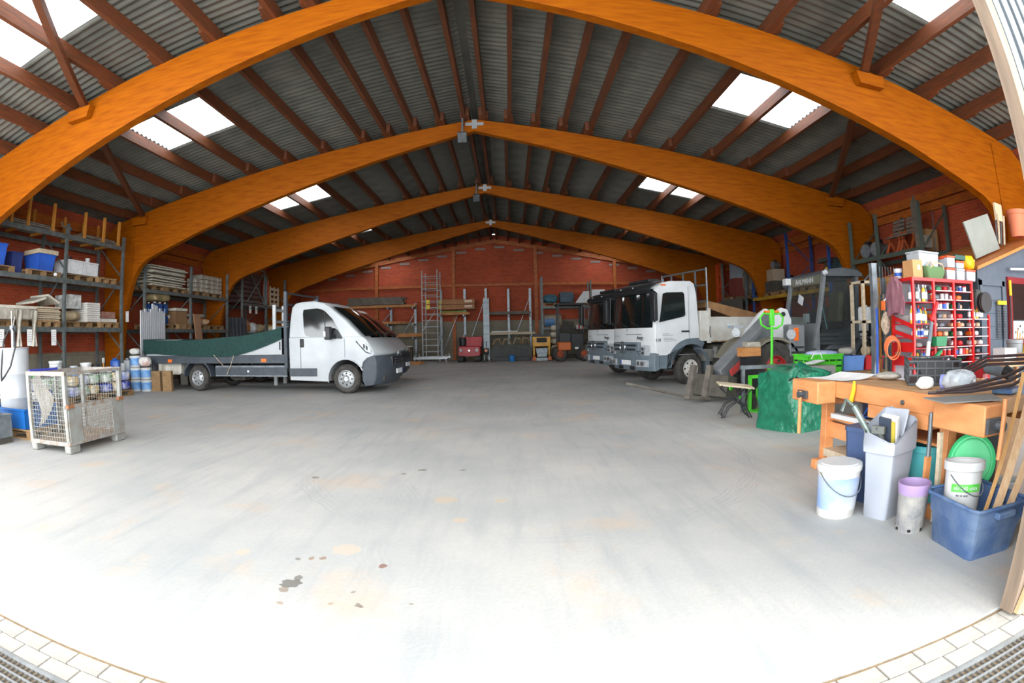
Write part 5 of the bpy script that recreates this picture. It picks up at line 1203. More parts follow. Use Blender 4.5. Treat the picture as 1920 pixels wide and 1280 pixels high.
# waste bins and buckets in front of the bench
bucket('white bucket with blue and white label, nearest the bench foot', (2.25, 3.22, 0), .165, .37, mat('milky_bucket', '#cfccc7', .4), M_WHITE, (mat('blue_white_label', '#6f94c8', .5, 0, '#cfcecb', 2.2, .5), .16, .78), n=28)
t = thing('waste_bin', 'tall pale grey waste bin with open swing lid, stuffed with tools', 'bin', (2.555, 3.02, 0), .32)
M_BIN = mat('pale_grey_bin', '#a9aeb8', .45, 0, '#9da2ad', 3)
rs = lambda a, b, z, r=.25: [(x*a, y*b, z) for x, y in [(-1, -1+r), (-1+r*.4, -1+r*.1), (-1+r, -1), (1-r, -1), (1-r*.4, -1+r*.1), (1, -1+r), (1, 1-r), (1-r, 1), (-1+r, 1), (-1, 1-r)]]
MB().loft([rs(.125, .105, 0), rs(.13, .11, .01), rs(.168, .138, .5)], cap=False).loft([rs(.12, .1, .012), rs(.158, .128, .5)], cap=False).build('body', M_BIN, t, ang=50, whole=True); MB().loft([rs(.124, .104, .002), rs(.124, .104, .01)]).build('bottom', M_BIN, t)
lid = MB(); lid.loft([rs(.18, .15, .465), rs(.182, .152, .52), [(x, y, z+.0+max(0, (x+.18)/.36)*.14+max(0, y+.15)*.25) for x, y, z in rs(.178, .148, .53)]], cap=False); lid.loft([rs(.165, .135, .465), [(x, y, z+max(0, (x+.18)/.36)*.14+max(0, y+.15)*.25) for x, y, z in rs(.165, .135, .53)]], cap=False)
lid.build('lid_collar', M_BIN, t, ang=50)
MB().box((.1, .03, .64), (.02, .22, .2), rot=(0, .4, 0)).build('swing_flap', M_BIN, t, bevel=.01)
one('caulking_gun', MB().cyl((2.5, 3.02, .4), (2.33, 3.2, .76), .024, n=10).tube([(2.33, 3.2, .76), (2.3, 3.26, .8), (2.27, 3.27, .72)], .014, 6), mat('clear_tool', '#7c8782', .3, .3, '#5d6a63', 9), 'clear-barrelled caulking gun poking out of the pale waste bin', 'tool')
one('steel_trowel', MB().cyl((2.52, 2.95, .4), (2.4, 2.99, .64), .018, n=8).box((2.41, 2.985, .62), (.03, .1, .05), rz=.5), mat('dark_trowel', '#6c706c', .5, .4), 'dark steel tool stuck in the pale waste bin', 'tool')
t = thing('level_pad', 'white sponge float with yellow edge standing in the pale waste bin', 'float', (2.575, 3.03, .44), 0, rot=(.1, -.25, .3)); MB().box((0, 0, .13), (.05, .14, .3)).build('pad', M_WHITE, t, bevel=.01); MB().box((-.03, 0, .12), (.015, .12, .26)).build('edge', mat('mustard', '#c9b345', .6), t); MB().box((-.045, .02, .15), (.02, .1, .24)).build('grip', mat('slate_grip', '#3e4757', .5), t)
sack('beige crumpled rag in the pale waste bin', (2.56, 3.09, .4), (.07, .06, .08), mat('beige_rag', '#dcb794', .9), seed=94, name='rag', cat='rag', lump=.1)
t = thing('dark_bin', 'dark blue narrow bin behind the pale waste bin', 'bin', (2.66, 3.42, 0), .3); MB().loft([rs(.1, .13, 0), rs(.13, .17, .55)]).build('body', mat('slate_blue_bin', '#42567e', .5), t); MB().loft([rs(.135, .175, .53), rs(.135, .175, .56)]).build('rim', mat('slate_blue_bin', '#42567e'), t)
M_TEAL = mat('teal_plastic', '#3fa4ac', .5, 0, '#5ab4b6', 5)
bucket('large teal tub behind the pale waste bin', (3.07, 3.12, 0), .2, .44, M_TEAL, None, None, handle=False, n=28, name='tub', cat='tub')
t = thing('flower_pot', 'grey muddy pot with a purple pot nested in it', 'pot', (2.53, 2.66, 0)); MB().lathe([(.001, 0), (.1, 0), (.115, .26), (.105, .26), (.092, .01), (.001, .01)], n=24, cap=False).build('outer_pot', mat('muddy_grey_pot', '#77797c', .8, 0, '#a5a19a', 9, bump=.4), t)
MB().lathe([(.001, .2), (.1, .2), (.112, .32), (.122, .32), (.124, .3), (.115, .25)], n=24, cap=False).build('inner_pot', mat('mauve_pot', '#a48bb6', .5), t)
for k in range(6): MB().box((.1*math.cos(k), .1*math.sin(k), .02), (.018, .018, .016)).build('drain_hole', M_BLACK, t)
# blue tote
t = thing('storage_tote', 'scuffed blue storage tote holding a white bucket and planks', 'tote', (2.70, 2.19, 0), -.12)
M_TOTE = mat('scuffed_blue_plastic', '#46618c', .6, 0, '#7387a0', 6, .58, bump=.2)
MB().loft([rs(.19, .225, 0, .2), rs(.2, .235, .02, .2), rs(.225, .262, .2, .2)], cap=False).loft([rs(.232, .27, .2, .2), rs(.245, .285, .31, .2)], cap=False).build('body', M_TOTE, t, ang=50, whole=True)
MB().loft([rs(.23, .27, .31, .2), rs(.21, .25, .2, .2), rs(.18, .21, .012, .2)], cap=False).build('inside', M_TOTE, t, ang=50)
MB().tube([(x, y, z) for x, y, z in rs(.25, .29, .312, .2)], .012, 6, closed=True).build('rim', M_TOTE, t)
MB().loft([rs(.19, .225, .003, .2), rs(.19, .225, .006, .2)]).build('bottom', M_TOTE, t)
for s in (-1, 1): MB().box((0, s*.3, .27), (.16, .05, .04)).build('handle', M_TOTE, t, bevel=.008)
b = bucket('white bucket with green printed label standing in the blue tote', (2.645, 2.29, .035), .135, .46, mat('bright_white_bucket', '#d0d0cf', .4), None, None, n=32, rot=(-.06, .05, 0))
MB().lathe([(.142, .47), (.148, .47), (.148, .42), (.142, .42)], n=32, cap=False).build('lid_ring', M_WHITE, b)
def wrap(mb, r, a0, a1, z0, z1, n=8):
    return mb.grid(lambda u, v: (r*math.cos(a0+(a1-a0)*u), r*math.sin(a0+(a1-a0)*u), z0+(z1-z0)*v), n, 1)
wrap(MB(), .1395, math.radians(188), math.radians(280), .30, .345).build('green_label', mat('label_green', '#58c447', .5), b)
bent_text('elo 640 ultra', .034, M_WHITE, b, .1405, 232, .322)
bent_text('dry & easy', .02, mat('black_lettering', '#23262a'), b, .1375, 222, .28)
bent_text('20 kg', .026, mat('black_lettering', '#23262a'), b, .135, 246, .165)
bent_text('A B II -', .024, mat('black_lettering', '#23262a'), b, .1365, 226, .225)
# green lid and planks on the right
t = thing('round_lid', 'bright green round lid leaning behind the white bucket', 'lid', (2.95, 2.5, .42), 0, rot=(PI/2-.15, 0, -.86))
MB().lathe([(.001, 0), (.165, 0), (.182, .012), (.188, .02), (.19, -.018), (.16, -.012), (.001, -.012)], n=40, cap=False).build('disc', mat('mint_green_plastic', '#4fd08a', .45, 0, '#45c57e', 4), t); MB().torus((0, 0, .006), .15, .005, 36, 5).build('ridge', mat('mint_green_plastic', '#4fd08a'), t)
one('lid_prop', MB().b2(3.06, 3.27, 2.5, 2.68, 0, .58), M_BLACK, 'black upright box that the green lid leans on', 'box')
M_PINE = mat('pale_pine', '#c9aa86', .7, 0, '#b8926a', 5, stretch=(6, 6, .7), bump=.1)
for i, (p0, p1, w, lab) in enumerate((((2.70, 2.06, .05), (3.42, 2.20, 1.32), .06, 'widest pale plank leaning out of the blue tote'), ((2.77, 2.02, .05), (3.2, 1.99, .98), .05, 'shorter pale plank next to the widest in the tote'), ((3.12, 1.84, .012), (3.45, 1.95, .9), .035, 'yellowish slat leaning at the picture edge'), ((2.78, 2.2, .05), (3.18, 2.23, 1.0), .03, 'narrow grey-brown slat behind the tote planks'))):
    one('loose_plank', MB().bar(p0, p1, w, .025, up=(-.75, -.62, .25)), M_PINE if i < 2 else mat('yellow_slat', '#d0a266', .7, 0, '#b98a50', 5, stretch=(6, 6, .7)), lab, 'plank')
one('hung_stake', MB().bar((2.74, 2.62, .02), (2.72, 2.64, .62), .035, .03), M_BOARD, 'grey stake standing between teal tub and green lid', 'stake')
t = thing('steel_pipe', 'steel pipe clamp hanging below the bench', 'clamp', (2.8, 2.83, .12)); MB().cyl((0, 0, .3), (0, 0, .6), .018, n=10).build('pipe', M_STEEL, t); MB().box((0, 0, .15), (.05, .03, .3)).build('handle', M_BENCH, t)
sack('torn cream paper sack behind the blue tote', (3.42, 2.1, 0), (.22, .22, .3), mat('torn_paper_sack', '#d8d3c6', .7, 0, '#b6b0a0', 5, bump=.5), seed=95, lump=.09, name='paper_sack', cat='sack')
# bicycle parts under the bench end
t = thing('bicycle', 'black bicycle with chrome parts half hidden behind the bench end', 'bicycle', (4.35, 2.3, 0), .3)
for x in (-.48, .5):
    w = MB().torus((x, 0, .34), .32, .02, 30, 6, axis='y').build('wheel', M_BLACK, t); s_ = MB()
    for k in range(16): s_.cyl((x, 0, .34), (x+.31*math.cos(k*PI/8), 0, .34+.31*math.sin(k*PI/8)), .0025, n=4)
    s_.build('spokes', M_CHROME, w, whole=True)['kind'] = 'stuff'
MB().tube([(-.48, 0, .34), (-.1, 0, .3), (.42, 0, .72), (-.15, 0, .75), (-.1, 0, .3)], .018, 6).tube([(.5, 0, .34), (.4, 0, .85), (.36, .2, .9)], .014, 6).build('frame', M_BLACK, t); MB().box((-.15, 0, .86), (.24, .12, .06)).build('saddle', M_BLACK, t, bevel=.02); MB().cyl((-.1, -.03, .3), (-.1, .03, .3), .09, n=16).build('chainring', M_CHROME, t)
for k in range(3): one('flexible_duct', MB().tube([(3.42+.2*k, 1.75, .05), (3.44+.2*k, 1.8, .3+.05*k), (3.5+.2*k, 1.9, .5+.05*k)], .035, 8), M_BLACK, 'black ribbed hose behind the tote planks, '+ORD[k]+' from the tote', 'hose', group='black ribbed hoses')
bucket('white pot with green rim behind the tote planks', (3.2, 2.3, 0), .1, .3, M_WHITE, handle=False, band=(M_GRN, .0, .3))
# ---- green garden bag, stool, trolley
M_GBAG = mat('green_woven_plastic', '#13634a', .3, 0, '#217a5b', 9, bump=1.0, bscale=16)
t = thing('garden_bag', 'crumpled green garden waste bag standing beside the bench', 'bag', (3.78, 6.62, 0), .35)
q = random.Random(21)
def bagp(u, v):
    a = 2*PI*u; e = .28; f = lambda x: math.copysign(abs(x)**(.45), x)
    k = 1.0-.08*v+.05*math.sin(5*a+4*v)*(.4+v)+.03*abs(math.sin(6.5*a-5*v+1.3*math.sin(4*v*PI)))+.03*math.sin(3*a+9*v)+.025*abs(math.sin(9*a+13*v+2*math.sin(2*a)))-.03
    return (.45*f(math.cos(a))*k, .42*f(math.sin(a))*k, .74*v+.05*math.sin(2*a+.5)*v+.03*math.sin(7*a)*v)
MB().grid(bagp, 96, 30).build('bag_wall', M_GBAG, t, ang=50)
MB().grid(lambda u, v: (lambda p: (p[0]*(1-.98*v), p[1]*(1-.98*v), p[2]+.06*math.sin(v*PI)+.02*math.sin(9*u*2*PI)*v))(bagp(u, .98)), 48, 6).build('bag_top', M_GBAG, t, ang=50)
MB().tube([bagp(i/14*.3+.55, .86) for i in range(15)], .012, 5).build('strap', M_BLACK, t); MB().box((.3, -.44, .45), (.26, .012, .05), rot=(0, -.25, .05)).build('label', mat('white_red_label', '#e6d3d3', .5), t); MB().tube([(-.4, -.3, .7), (-.36, -.36, .8), (-.2, -.3, .72)], .02, 5).build('handle', M_GBAG, t)
t = thing('folding_stool', 'folding stool with plank seat and curved black legs', 'stool', (3.38, 7.85, 0), -.25)
MB().box((0, .0, .47), (.55, .12, .025), rot=(0, .12, 0)).build('seat_slat', M_BOARD, t); MB().box((0, .14, .475), (.55, .12, .025), rot=(0, .12, 0)).build('seat_slat', M_BOARD, t); MB().box((0, -.14, .465), (.55, .12, .025), rot=(0, .12, 0)).build('seat_slat', M_BOARD, t)
for y in (-.2, .2):
    for s in (-1, 1): MB().tube([(s*.24, y, .46-s*.03), (s*.2, y, .4), (s*.03, y, .26), (-s*.12, y, .16), (-s*.2, y, .0)], .012, 6).build('leg', M_BLACK, t); MB().tube([(s*.02, y, .25), (s*.14, y, .18), (s*.24, y, .0)], .011, 6).build('brace_leg', M_BLACK, t)
for s in (-1, 1): MB().cyl((s*.2, -.2, .01), (s*.2, .2, .01), .01, n=6).build('foot_bar', M_BLACK, t)
M_LIME = mat('lime_green_paint', '#5bd63c', .4, 0, '#4fc733', 4)
t = thing('pallet_truck', 'lime green pallet truck handle with looped grips and orange lever', 'pallet truck', (4.42, 8.6, 0), .1)
MB().cyl((-.02, 0, .3), (.0, 0, 1.35), .025, n=10).build('drawbar', M_LIME, t); MB().box((0, 0, 1.5), (.09, .07, .28)).build('handle_head', M_LIME, t, bevel=.015)
for s in (-1, 1): MB().tube([(s*.04, 0, 1.56), (s*.17, 0, 1.57), (s*.245, 0, 1.5), (s*.22, 0, 1.38), (s*.1, 0, 1.32), (s*.02, 0, 1.32)], .018, 8).build('loop_grip', M_LIME, t); MB().box((s*.1, 0, 1.6), (.1, .05, .035)).build('lever', M_AMBER, t)
MB().prism([(-.16, .42), (.16, .42), (.05, .72), (-.05, .72)], -.04, .04).build('yoke', M_LIME, t); MB().lathe([(.001, .3), (.22, .3), (.25, .45), (.2, .55), (.001, .6)], n=18).build('pump_cover', mat('red_plastic', '#b6262c'), t)
for s in (-1, 1): MB().cyl((s*.1-.03, 0, .1), (s*.1+.03, 0, .1), .1, n=14).build('wheel', M_RUBBER, t); MB().box((s*.2, .45, .1), (.16, .5, .06)).build('fork', M_LIME, t)
MB().box((0, .1, .2), (.4, .3, .22)).build('base', M_LIME, t, bevel=.02)
t = thing('hand_truck', 'small lime green hand truck with pneumatic wheel beside the stool', 'hand truck', (3.9, 8.3, 0), .2)
MB().cyl((-.04, .05, .13), (.04, .05, .13), .13, n=20).build('wheel', M_RUBBER, t); MB().cyl((-.045, .05, .13), (.045, .05, .13), .06, n=14).build('rim', M_STEEL, t)
MB().box((-.1, -.05, .28), (.05, .05, .56)).build('frame', M_LIME, t); MB().box((.16, -.05, .25), (.05, .05, .5)).build('frame', M_STEEL, t); MB().box((.03, -.05, .55), (.3, .05, .05)).build('cross_bar', M_LIME, t); MB().box((.03, -.12, .012), (.32, .24, .02)).build('toe_plate', M_LIME, t)
t = thing('trestle_frame', 'grey steel frame lying behind the green bag', 'frame', (4.45, 8.15, 0))
MB().box((0, 0, .71), (1.7, .05, .06)).build('top_bar', M_STEEL, t)
for x in (-.8, .8): MB().box((x, 0, .34), (.05, .05, .68)).build('leg', M_STEEL, t)
# crates behind the bag
t = thing('crate_table', 'low wooden table under the coloured crates', 'table', (5.2, 7.75, 0)); MB().box((0, 0, .6), (1.9, .7, .05)).build('top', M_PALLET, t)
for x in (-.85, .85):
    for y in (-.28, .28): MB().box((x, y, .29), (.08, .08, .57)).build('leg', M_PALLET, t)
crate('lime green slotted crate on the low table', (4.8, 7.65, .627), (.7, .45, .27), M_LIME, .05, slots=3, tap=.95)
crate('light blue crate between green and red crates', (5.45, 7.72, .627), (.46, .42, .22), mat('light_blue_plastic', '#6c9be0', .5), 0)
crate('red crate at the end of the crate row', (5.94, 7.75, .627), (.42, .42, .2), mat('signal_red_plastic', '#d2232a', .5), 0)
sack('pale blue and white folded bag on the green crate', (4.85, 7.65, .86), (.55, .36, .1), mat('blue_white_fold', '#c5cde6', .5, 0, '#6f86d6', 7, .62), seed=96, name='folded_bag', cat='bag', lump=.04)
sack('grey dusty cloth on the crate row', (5.45, 7.72, .87), (.34, .26, .12), mat('grey_cloth', '#a09b92', .9), .5, seed=97, name='dusty_cloth', cat='cloth')
t = thing('white_cable', 'white cable coil hanging over the green bag', 'cable', (4.45, 7.2, .765))
one('cable_box', MB().b2(4.2, 4.75, 7.05, 7.36, 0, .76), mat('dusty_box', '#9c9a94', .8), 'grey box behind the green bag with white cable on it', 'box')
for k in range(4): MB().torus((-.1+.07*k, .02*k, .03+.01*k), .1, .008, 20, 5, axis='z').build('coil', M_WHITE, t)
MB().tube([(-.12, -.1, .1), (-.05, -.08, .2), (.05, -.08, .19), (.08, -.1, .1)], .008, 5).build('loop', M_WHITE, t)
# ---- bundle of strapped timber on the loader side
t = thing('strapped_bundle', 'short timber bundle with clear film standing before the loader wheel', 'bundle', (4.38, 9.5, 0), .2)
MB().box((0, 0, .9), (.42, .2, .16)).build('timber', M_WOODR, t); MB().box((.06, 0, 1.03), (.3, .22, .1)).build('film', M_FILM, t, bevel=.02); MB().box((0, 0, .41), (.3, .18, .82)).build('post', M_BLACK, t)
# ================================================================ SWING LOADER
M_LDR = mat('loader_dark_grey', '#4a4f54', .5, 0, '#575c60', 5); M_LDRL = mat('loader_mid_grey', '#6a6f73', .5, .1, '#7c8083', 5)
t = thing('swing_loader', 'dark grey wheeled swing loader with glazed cab, boom and fork', 'loader', (0, 0, 0))
for x, r in ((5.25, .53), (7.85, .53)):
    wheel(t, (x, 10.22, r), r, .4, .26, -1, 6, mat('red_loader_rim', '#b2302c', .5)); wheel(t, (x, 11.75, r), r, .4, .26, 1, 6, mat('red_loader_rim', '#b2302c'))
    a = arc(x, r, .62, 15, 165, 12); b = arc(x, r, .57, 165, 15, 12)
    for y0, y1 in ((10.0, 10.45), (11.5, 11.95)): MB().prism(a+b, y0, y1).build('fender', M_LDR if x > 6 else mat('dusty_fender', '#7d7868', .8), t)
MB().b2(4.8, 8.3, 10.45, 11.5, .45, .85).build('frame', M_LDR, t, bevel=.03)
MB().b2(6.35, 6.45, 10.2, 11.7, .75, 1.42).b2(6.38, 7.6, 10.2, 11.7, .72, .82).build('cab_floor', M_LDRL, t, each=True)
MB().prism([(6.7, .85), (8.6, .85), (8.6, 1.5), (7.7, 1.5), (7.0, 1.1)], 10.35, 11.6).build('engine_cover', M_LDR, t, bevel=.05)
MB().prism([(7.3, 1.08), (7.6, 1.15), (8.6, 1.1), (8.6, .7), (8.45, .9), (7.85, 1.16)], 10.05, 10.4).build('rear_fender_panel', M_LDR, t, bevel=.02)
for x0, x1, y in ((6.3, 6.62, 10.2), (7.5, 7.52, 10.2), (6.3, 6.62, 11.7), (7.5, 7.52, 11.7)): MB().bar((x0, y, .9), (x1, y, 2.5), .09, .08).build('cab_post', M_LDRL if x0 < 7 else M_LDR, t)
MB().prism([(6.58, 2.46), (6.75, 2.56), (7.1, 2.6), (7.5, 2.57), (7.66, 2.5), (7.66, 2.42), (6.58, 2.4)], 10.12, 11.78).build('cab_roof', M_LDR, t, bevel=.02)
MB().b2(6.56, 6.6, 10.25, 11.65, 2.26, 2.44).build('name_panel', mat('olive_panel', '#6a6a5c', .5), t)
text_mesh('lettering', 'AHLMANN', .17, M_WHITE, t, (6.545, 10.98, 2.35), (PI/2, 0, -PI/2), .004)
GL = glassy('cab_glass', '#c9d2d2', .1)
MB().add([(6.42, 10.25, 1.42), (6.42, 11.65, 1.42), (6.6, 11.65, 2.26), (6.6, 10.25, 2.26)], [(0, 1, 2, 3)]).build('windscreen', GL, t)
MB().add([(6.45, 10.2, 1.0), (7.48, 10.2, 1.0), (7.5, 10.2, 2.4), (6.62, 10.2, 2.4)], [(0, 1, 2, 3)]).build('side_glass', GL, t)
MB().b2(7.52, 7.75, 10.08, 10.2, 1.25, 1.75).b2(7.56, 7.7, 10.06, 10.2, 1.0, 1.2).build('warning_sticker_panel', M_WHITE, t, each=True)
MB().box((7.64, 10.07, 1.65), (.08, .01, .07)).build('red_print', mat('red_plastic', '#b6262c'), t)
MB().box((7.15, 10.85, 1.38), (.5, .5, .16)).build('seat', M_BLACK, t, bevel=.04); MB().box((7.35, 10.85, 1.78), (.16, .48, .72), rot=(0, .15, 0)).build('seat_back', mat('olive_seat', '#6b6246', .8, 0, '#57503a', 5), t, bevel=.05)
MB().tube([(6.7, 10.9, 1.1), (6.8, 10.9, 1.5)], .03, 8).torus((6.83, 10.9, 1.52), .17, .015, 20, 6, axis='z').build('steering_wheel', M_BLACK, t, whole=True)
for k in range(3): MB().box((6.95, 10.3, 1.0+.09*k), (.9, .06, .05)).build('step_ledge', M_LDR, t)
MB().cyl((6.9, 10.6, 1.3), (6.75, 10.6, 1.95), .015, n=6).build('tie_rod', mat('turquoise_rod', '#7fb3b8', .4), t)
MB().cyl((6.55, 10.12, 2.45), (6.62, 10.05, 2.5), .06, n=12).build('work_lamp', M_LENS, t); MB().box((6.5, 11.75, 2.4), (.15, .2, .16)).build('work_lamp', M_WHITE, t, bevel=.02); MB().box((6.5, 11.1, 1.95), (.03, .22, .2), rot=(.4, 0, 0)).build('rear_view_mirror', mat('mirror_frame', '#cfd2d4', .3), t, bevel=.02)
MB().tube([(7.66, 10.1, 2.3), (7.85, 10.02, 2.5), (8.0, 10.02, 2.45), (8.0, 10.05, 1.6)], .025, 6).build('grab_rail', M_LDR, t)
MB().box((6.6, 10.7, 1.5), (.12, .16, .34)).build('console', M_BLACK, t); MB().box((6.7, 11.2, 1.55), (.1, .14, .2)).build('console', M_WHITE, t)
# front lamp block, boom and fork
lb = MB().b2(5.55, 5.95, 10.0, 10.3, .75, 1.4).build('lamp_block', M_LDRL, t, bevel=.04); MB().box((5.72, 9.995, 1.2), (.12, .02, .26)).build('indicator', M_AMBER, lb, bevel=.01); MB().cyl((5.6, 10.02, 1.2), (5.58, 9.96, 1.2), .1, n=14).build('headlamp', M_LENS, lb)
for k in range(2): MB().box((5.75, 9.995, .84+.1*k), (.3, .02, .04)).build('vent_slot', M_BLACK, lb)
MB().cyl((5.0, 11.5, 1.25), (4.95, 11.42, 1.25), .1, n=14).box((5.05, 11.55, 1.38), (.3, .2, .06)).build('headlamp', M_LENS, t, whole=True)
MB().prism([(5.15, .9), (5.9, .9), (5.95, 1.5), (5.85, 1.72), (5.7, 1.76), (5.55, 1.66), (5.2, 1.3)], 10.6, 10.72).build('boom_tower', M_WHITE, t, bevel=.01); MB().prism([(5.0, .9), (5.75, .9), (5.8, 1.5), (5.7, 1.72), (5.55, 1.76), (5.4, 1.66), (5.05, 1.3)], 11.1, 11.22).build('boom_tower', M_WHITE, t, bevel=.01)
MB().cyl((5.72, 10.58, 1.62), (5.72, 10.55, 1.62), .05, n=12).build('pivot_pin', M_BLACK, t)
bm_ = MB().bar((5.55, 10.85, 1.5), (3.85, 9.85, .42), .3, .34).build('boom', M_LDRL, t, bevel=.02)
MB().bar((5.2, 10.5, 1.25), (4.5, 10.08, .8), .05, .12).build('boom_rib', M_STEEL, bm_); MB().bar((4.52, 9.98, .73), (4.1, 9.75, .5), .02, .13).build('red_maker_plate', mat('coral_red', '#d9534e', .5), bm_)
MB().bar((4.5, 10.35, .62), (3.9, 9.95, .2), .14, .2).build('lower_link', M_LDR, t); MB().cyl((5.0, 10.8, .7), (4.0, 10.1, .3), .07, n=12).build('lift_cylinder', M_STEEL, t)
M_FORK = mat('worn_fork_steel', '#6d675f', .6, .4, '#8a8378', 7)
MB().box((3.72, 9.75, .28), (.3, .95, .4), rot=(0, .2, .5)).build('fork_carriage', mat('dirty_carriage', '#5b574e', .8, 0, '#47443d', 6), t, bevel=.02)
for dx, dy in ((-.1, .2), (.12, -.1)): MB().box((3.48+dx, 9.78+dy, .36), (.09, .12, .62), rot=(0, .25, .5)).build('fork_shank', M_FORK, t)
MB().bar((3.36, 9.98, .06), (2.0, 9.3, .42), .12, .04).build('fork_tine', M_FORK, t); MB().bar((3.62, 9.66, .06), (3.1, 9.4, .14), .12, .05).build('fork_tine', M_FORK, t)
MB().cyl((3.9, 9.28, .3), (3.92, 9.26, .3), .07, n=14).build('green_sticker', M_LIME, t)
# ================================================================ RED SHELF AND WHAT IT HOLDS
M_RSH = mat('red_shelf_steel', '#d3191c', .4, 0, '#bd1518', 5)
CX = [4.92, 5.33, 5.76, 6.19, 6.6]; SY0, SY1 = 5.36, 5.8
t = thing('shelf_unit', 'red steel small-parts shelf packed with bottles, tins and bags', 'shelf')
for i, x in enumerate(CX):
    for y in (SY0, SY1): MB().b2(x-.018, x+.018, y-.018, y+.018, 0, 1.9 if i < 4 else 1.46).build('upright', M_RSH, t)
MB().b2(CX[0]-.02, CX[3]+.02, SY0-.02, SY1+.02, 1.87, 1.91).build('top_panel', M_RSH, t)
ZL = [.60, .72, .84, .93, 1.045, 1.17, 1.29, 1.40, 1.525, 1.645, 1.76]; ZLEFT = [.6, .84, 1.04, 1.17, 1.34, 1.61]
for c in range(4):
    for z in (ZLEFT if c == 0 else ZL):
        if c == 3 and z > 1.42: continue
        s = MB().b2(CX[c]+.018, CX[c+1]-.018, SY0-.02, SY1, z-.012, z).build('shelf_board', M_RSH, t)
        if c: MB().b2(CX[c]+.04, CX[c+1]-.04, SY0-.024, SY0-.02, z-.01, z).build('price_strip', M_PAPER, s)
M_INL = mat('pale_grey_panel', '#a9b0b6', .5)
MB().b2(CX[0], CX[3], SY1+.02, SY1+.03, .3, 1.87).build('back_panel', M_INL, t)
for z0, z1 in ((1.42, 1.3), (1.25, 1.16)): MB().bar((CX[0], SY1, z0), (CX[0], SY0, z1), .02, .05).build('side_brace', M_RSH, t)
for z in (1.05, .88): MB().b2(CX[0]-.01, CX[0]+.01, SY0, SY1, z-.06, z+.06).build('side_panel', M_RSH, t)
q = random.Random(33); EPS = .003
PAL = {'white': M_WHITE, 'blue': M_BLUE, 'red': mat('signal_red_plastic', '#d2232a'), 'orange': mat('orange_plastic', '#dd6a24', .5), 'green': mat('bottle_green', '#1f7a4c', .5), 'grey': M_MGREY, 'beige': mat('beige_pack', '#c9b292', .8), 'yellow': mat('yellow_plastic', '#f0c02a'), 'navy': mat('navy_plastic', '#26324a')}
def where(): return '%s on the %s board up, %s bay of the red shelf' % (ORD[CNT[2]], ORD[CNT[1]], ORD[CNT[0]])
CNT = [0, 0, 0]
def small_bottle(x, y, z, col, h, k):
    t = thing('spray_bottle', '%s bottle, %s' % (col, where()), 'bottle', (x, y, z+EPS), 0, 'bottles in the red shelf')
    r = .026*k; MB().lathe([(.001, 0), (r, 0), (r, h*.7), (r*.5, h*.82), (r*.42, h*.84)], n=12).build('body', PAL[col], t); MB().cyl((0, 0, h*.84), (0, 0, h), r*.5, n=8).build('cap', PAL[q.choice(('red', 'navy', 'white', 'grey'))], t)
    MB().lathe([(r+.001, h*.18), (r+.001, h*.58)], n=12, cap=False).build('label', M_PAPER if col != 'white' else PAL[q.choice(('blue', 'red', 'grey', 'beige'))], t)
def small_tin(x, y, z, col, h, r):
    t = thing('tin', '%s tin, %s' % (col, where()), 'tin', (x, y, z+EPS), 0, 'tins in the red shelf')
    MB().lathe([(.001, 0), (r, 0), (r, h*.8)], n=12).build('body', PAL[col], t); MB().cyl((0, 0, h*.8), (0, 0, h), r*1.04, n=12).build('lid', PAL[q.choice(('navy', 'white', 'red'))], t)
def small_pack(x, y, z, col, sx, sy, sz):
    o = obj('small_pack', sackmesh((sx*.8, sy*.8, sz*.8), 'small_pack', PAL[col], q.randrange(99), .045, 4), None, (x, y, z+EPS), q.uniform(-.08, .08)); tag(o, '%s pack, %s' % (col, where()), 'pack', 'packs in the red shelf')
for c in range(4):
    lv = [z for z in (ZLEFT if c == 0 else ZL) if not (c == 3 and z > 1.42)]
    for k, z in enumerate(lv):
        top = (lv[k+1] if k+1 < len(lv) else (1.87 if c < 3 else 1.6)); gap = top-z-.02
        if z < .83: continue
        x = CX[c]+.05
        kind = 'bottle' if gap > .15 else q.choice(('tin', 'pack', 'pack', 'mixed'))
        CNT[:] = [c, k, -1]
        while x < CX[c+1]-.05:
            CNT[2] += 1
            col = q.choice(list(PAL) if kind != 'bottle' else ['white', 'white', 'blue', 'grey', 'yellow'])
            yy = SY0+.07+q.uniform(0, .05)
            if kind == 'bottle': small_bottle(x, yy, z, col, min(gap*.9, q.uniform(.18, .23)), 1.0); x += .057
            elif kind == 'tin' or (kind == 'mixed' and q.random() < .5): small_tin(x+.02, yy, z, q.choice(('white', 'white', 'red', 'blue', 'orange', 'navy')), min(gap*.82, .095), q.uniform(.028, .034)); x += .074
            else:
                w = q.uniform(.09, .15)
                if x+w-.02 > CX[c+1]-.03: break
                small_pack(x+w/2-.02, yy+.05, z, q.choice(('beige', 'white', 'white', 'red', 'orange', 'green', 'grey', 'beige')), w, .16, min(gap*.85, .085)); x += w+.01
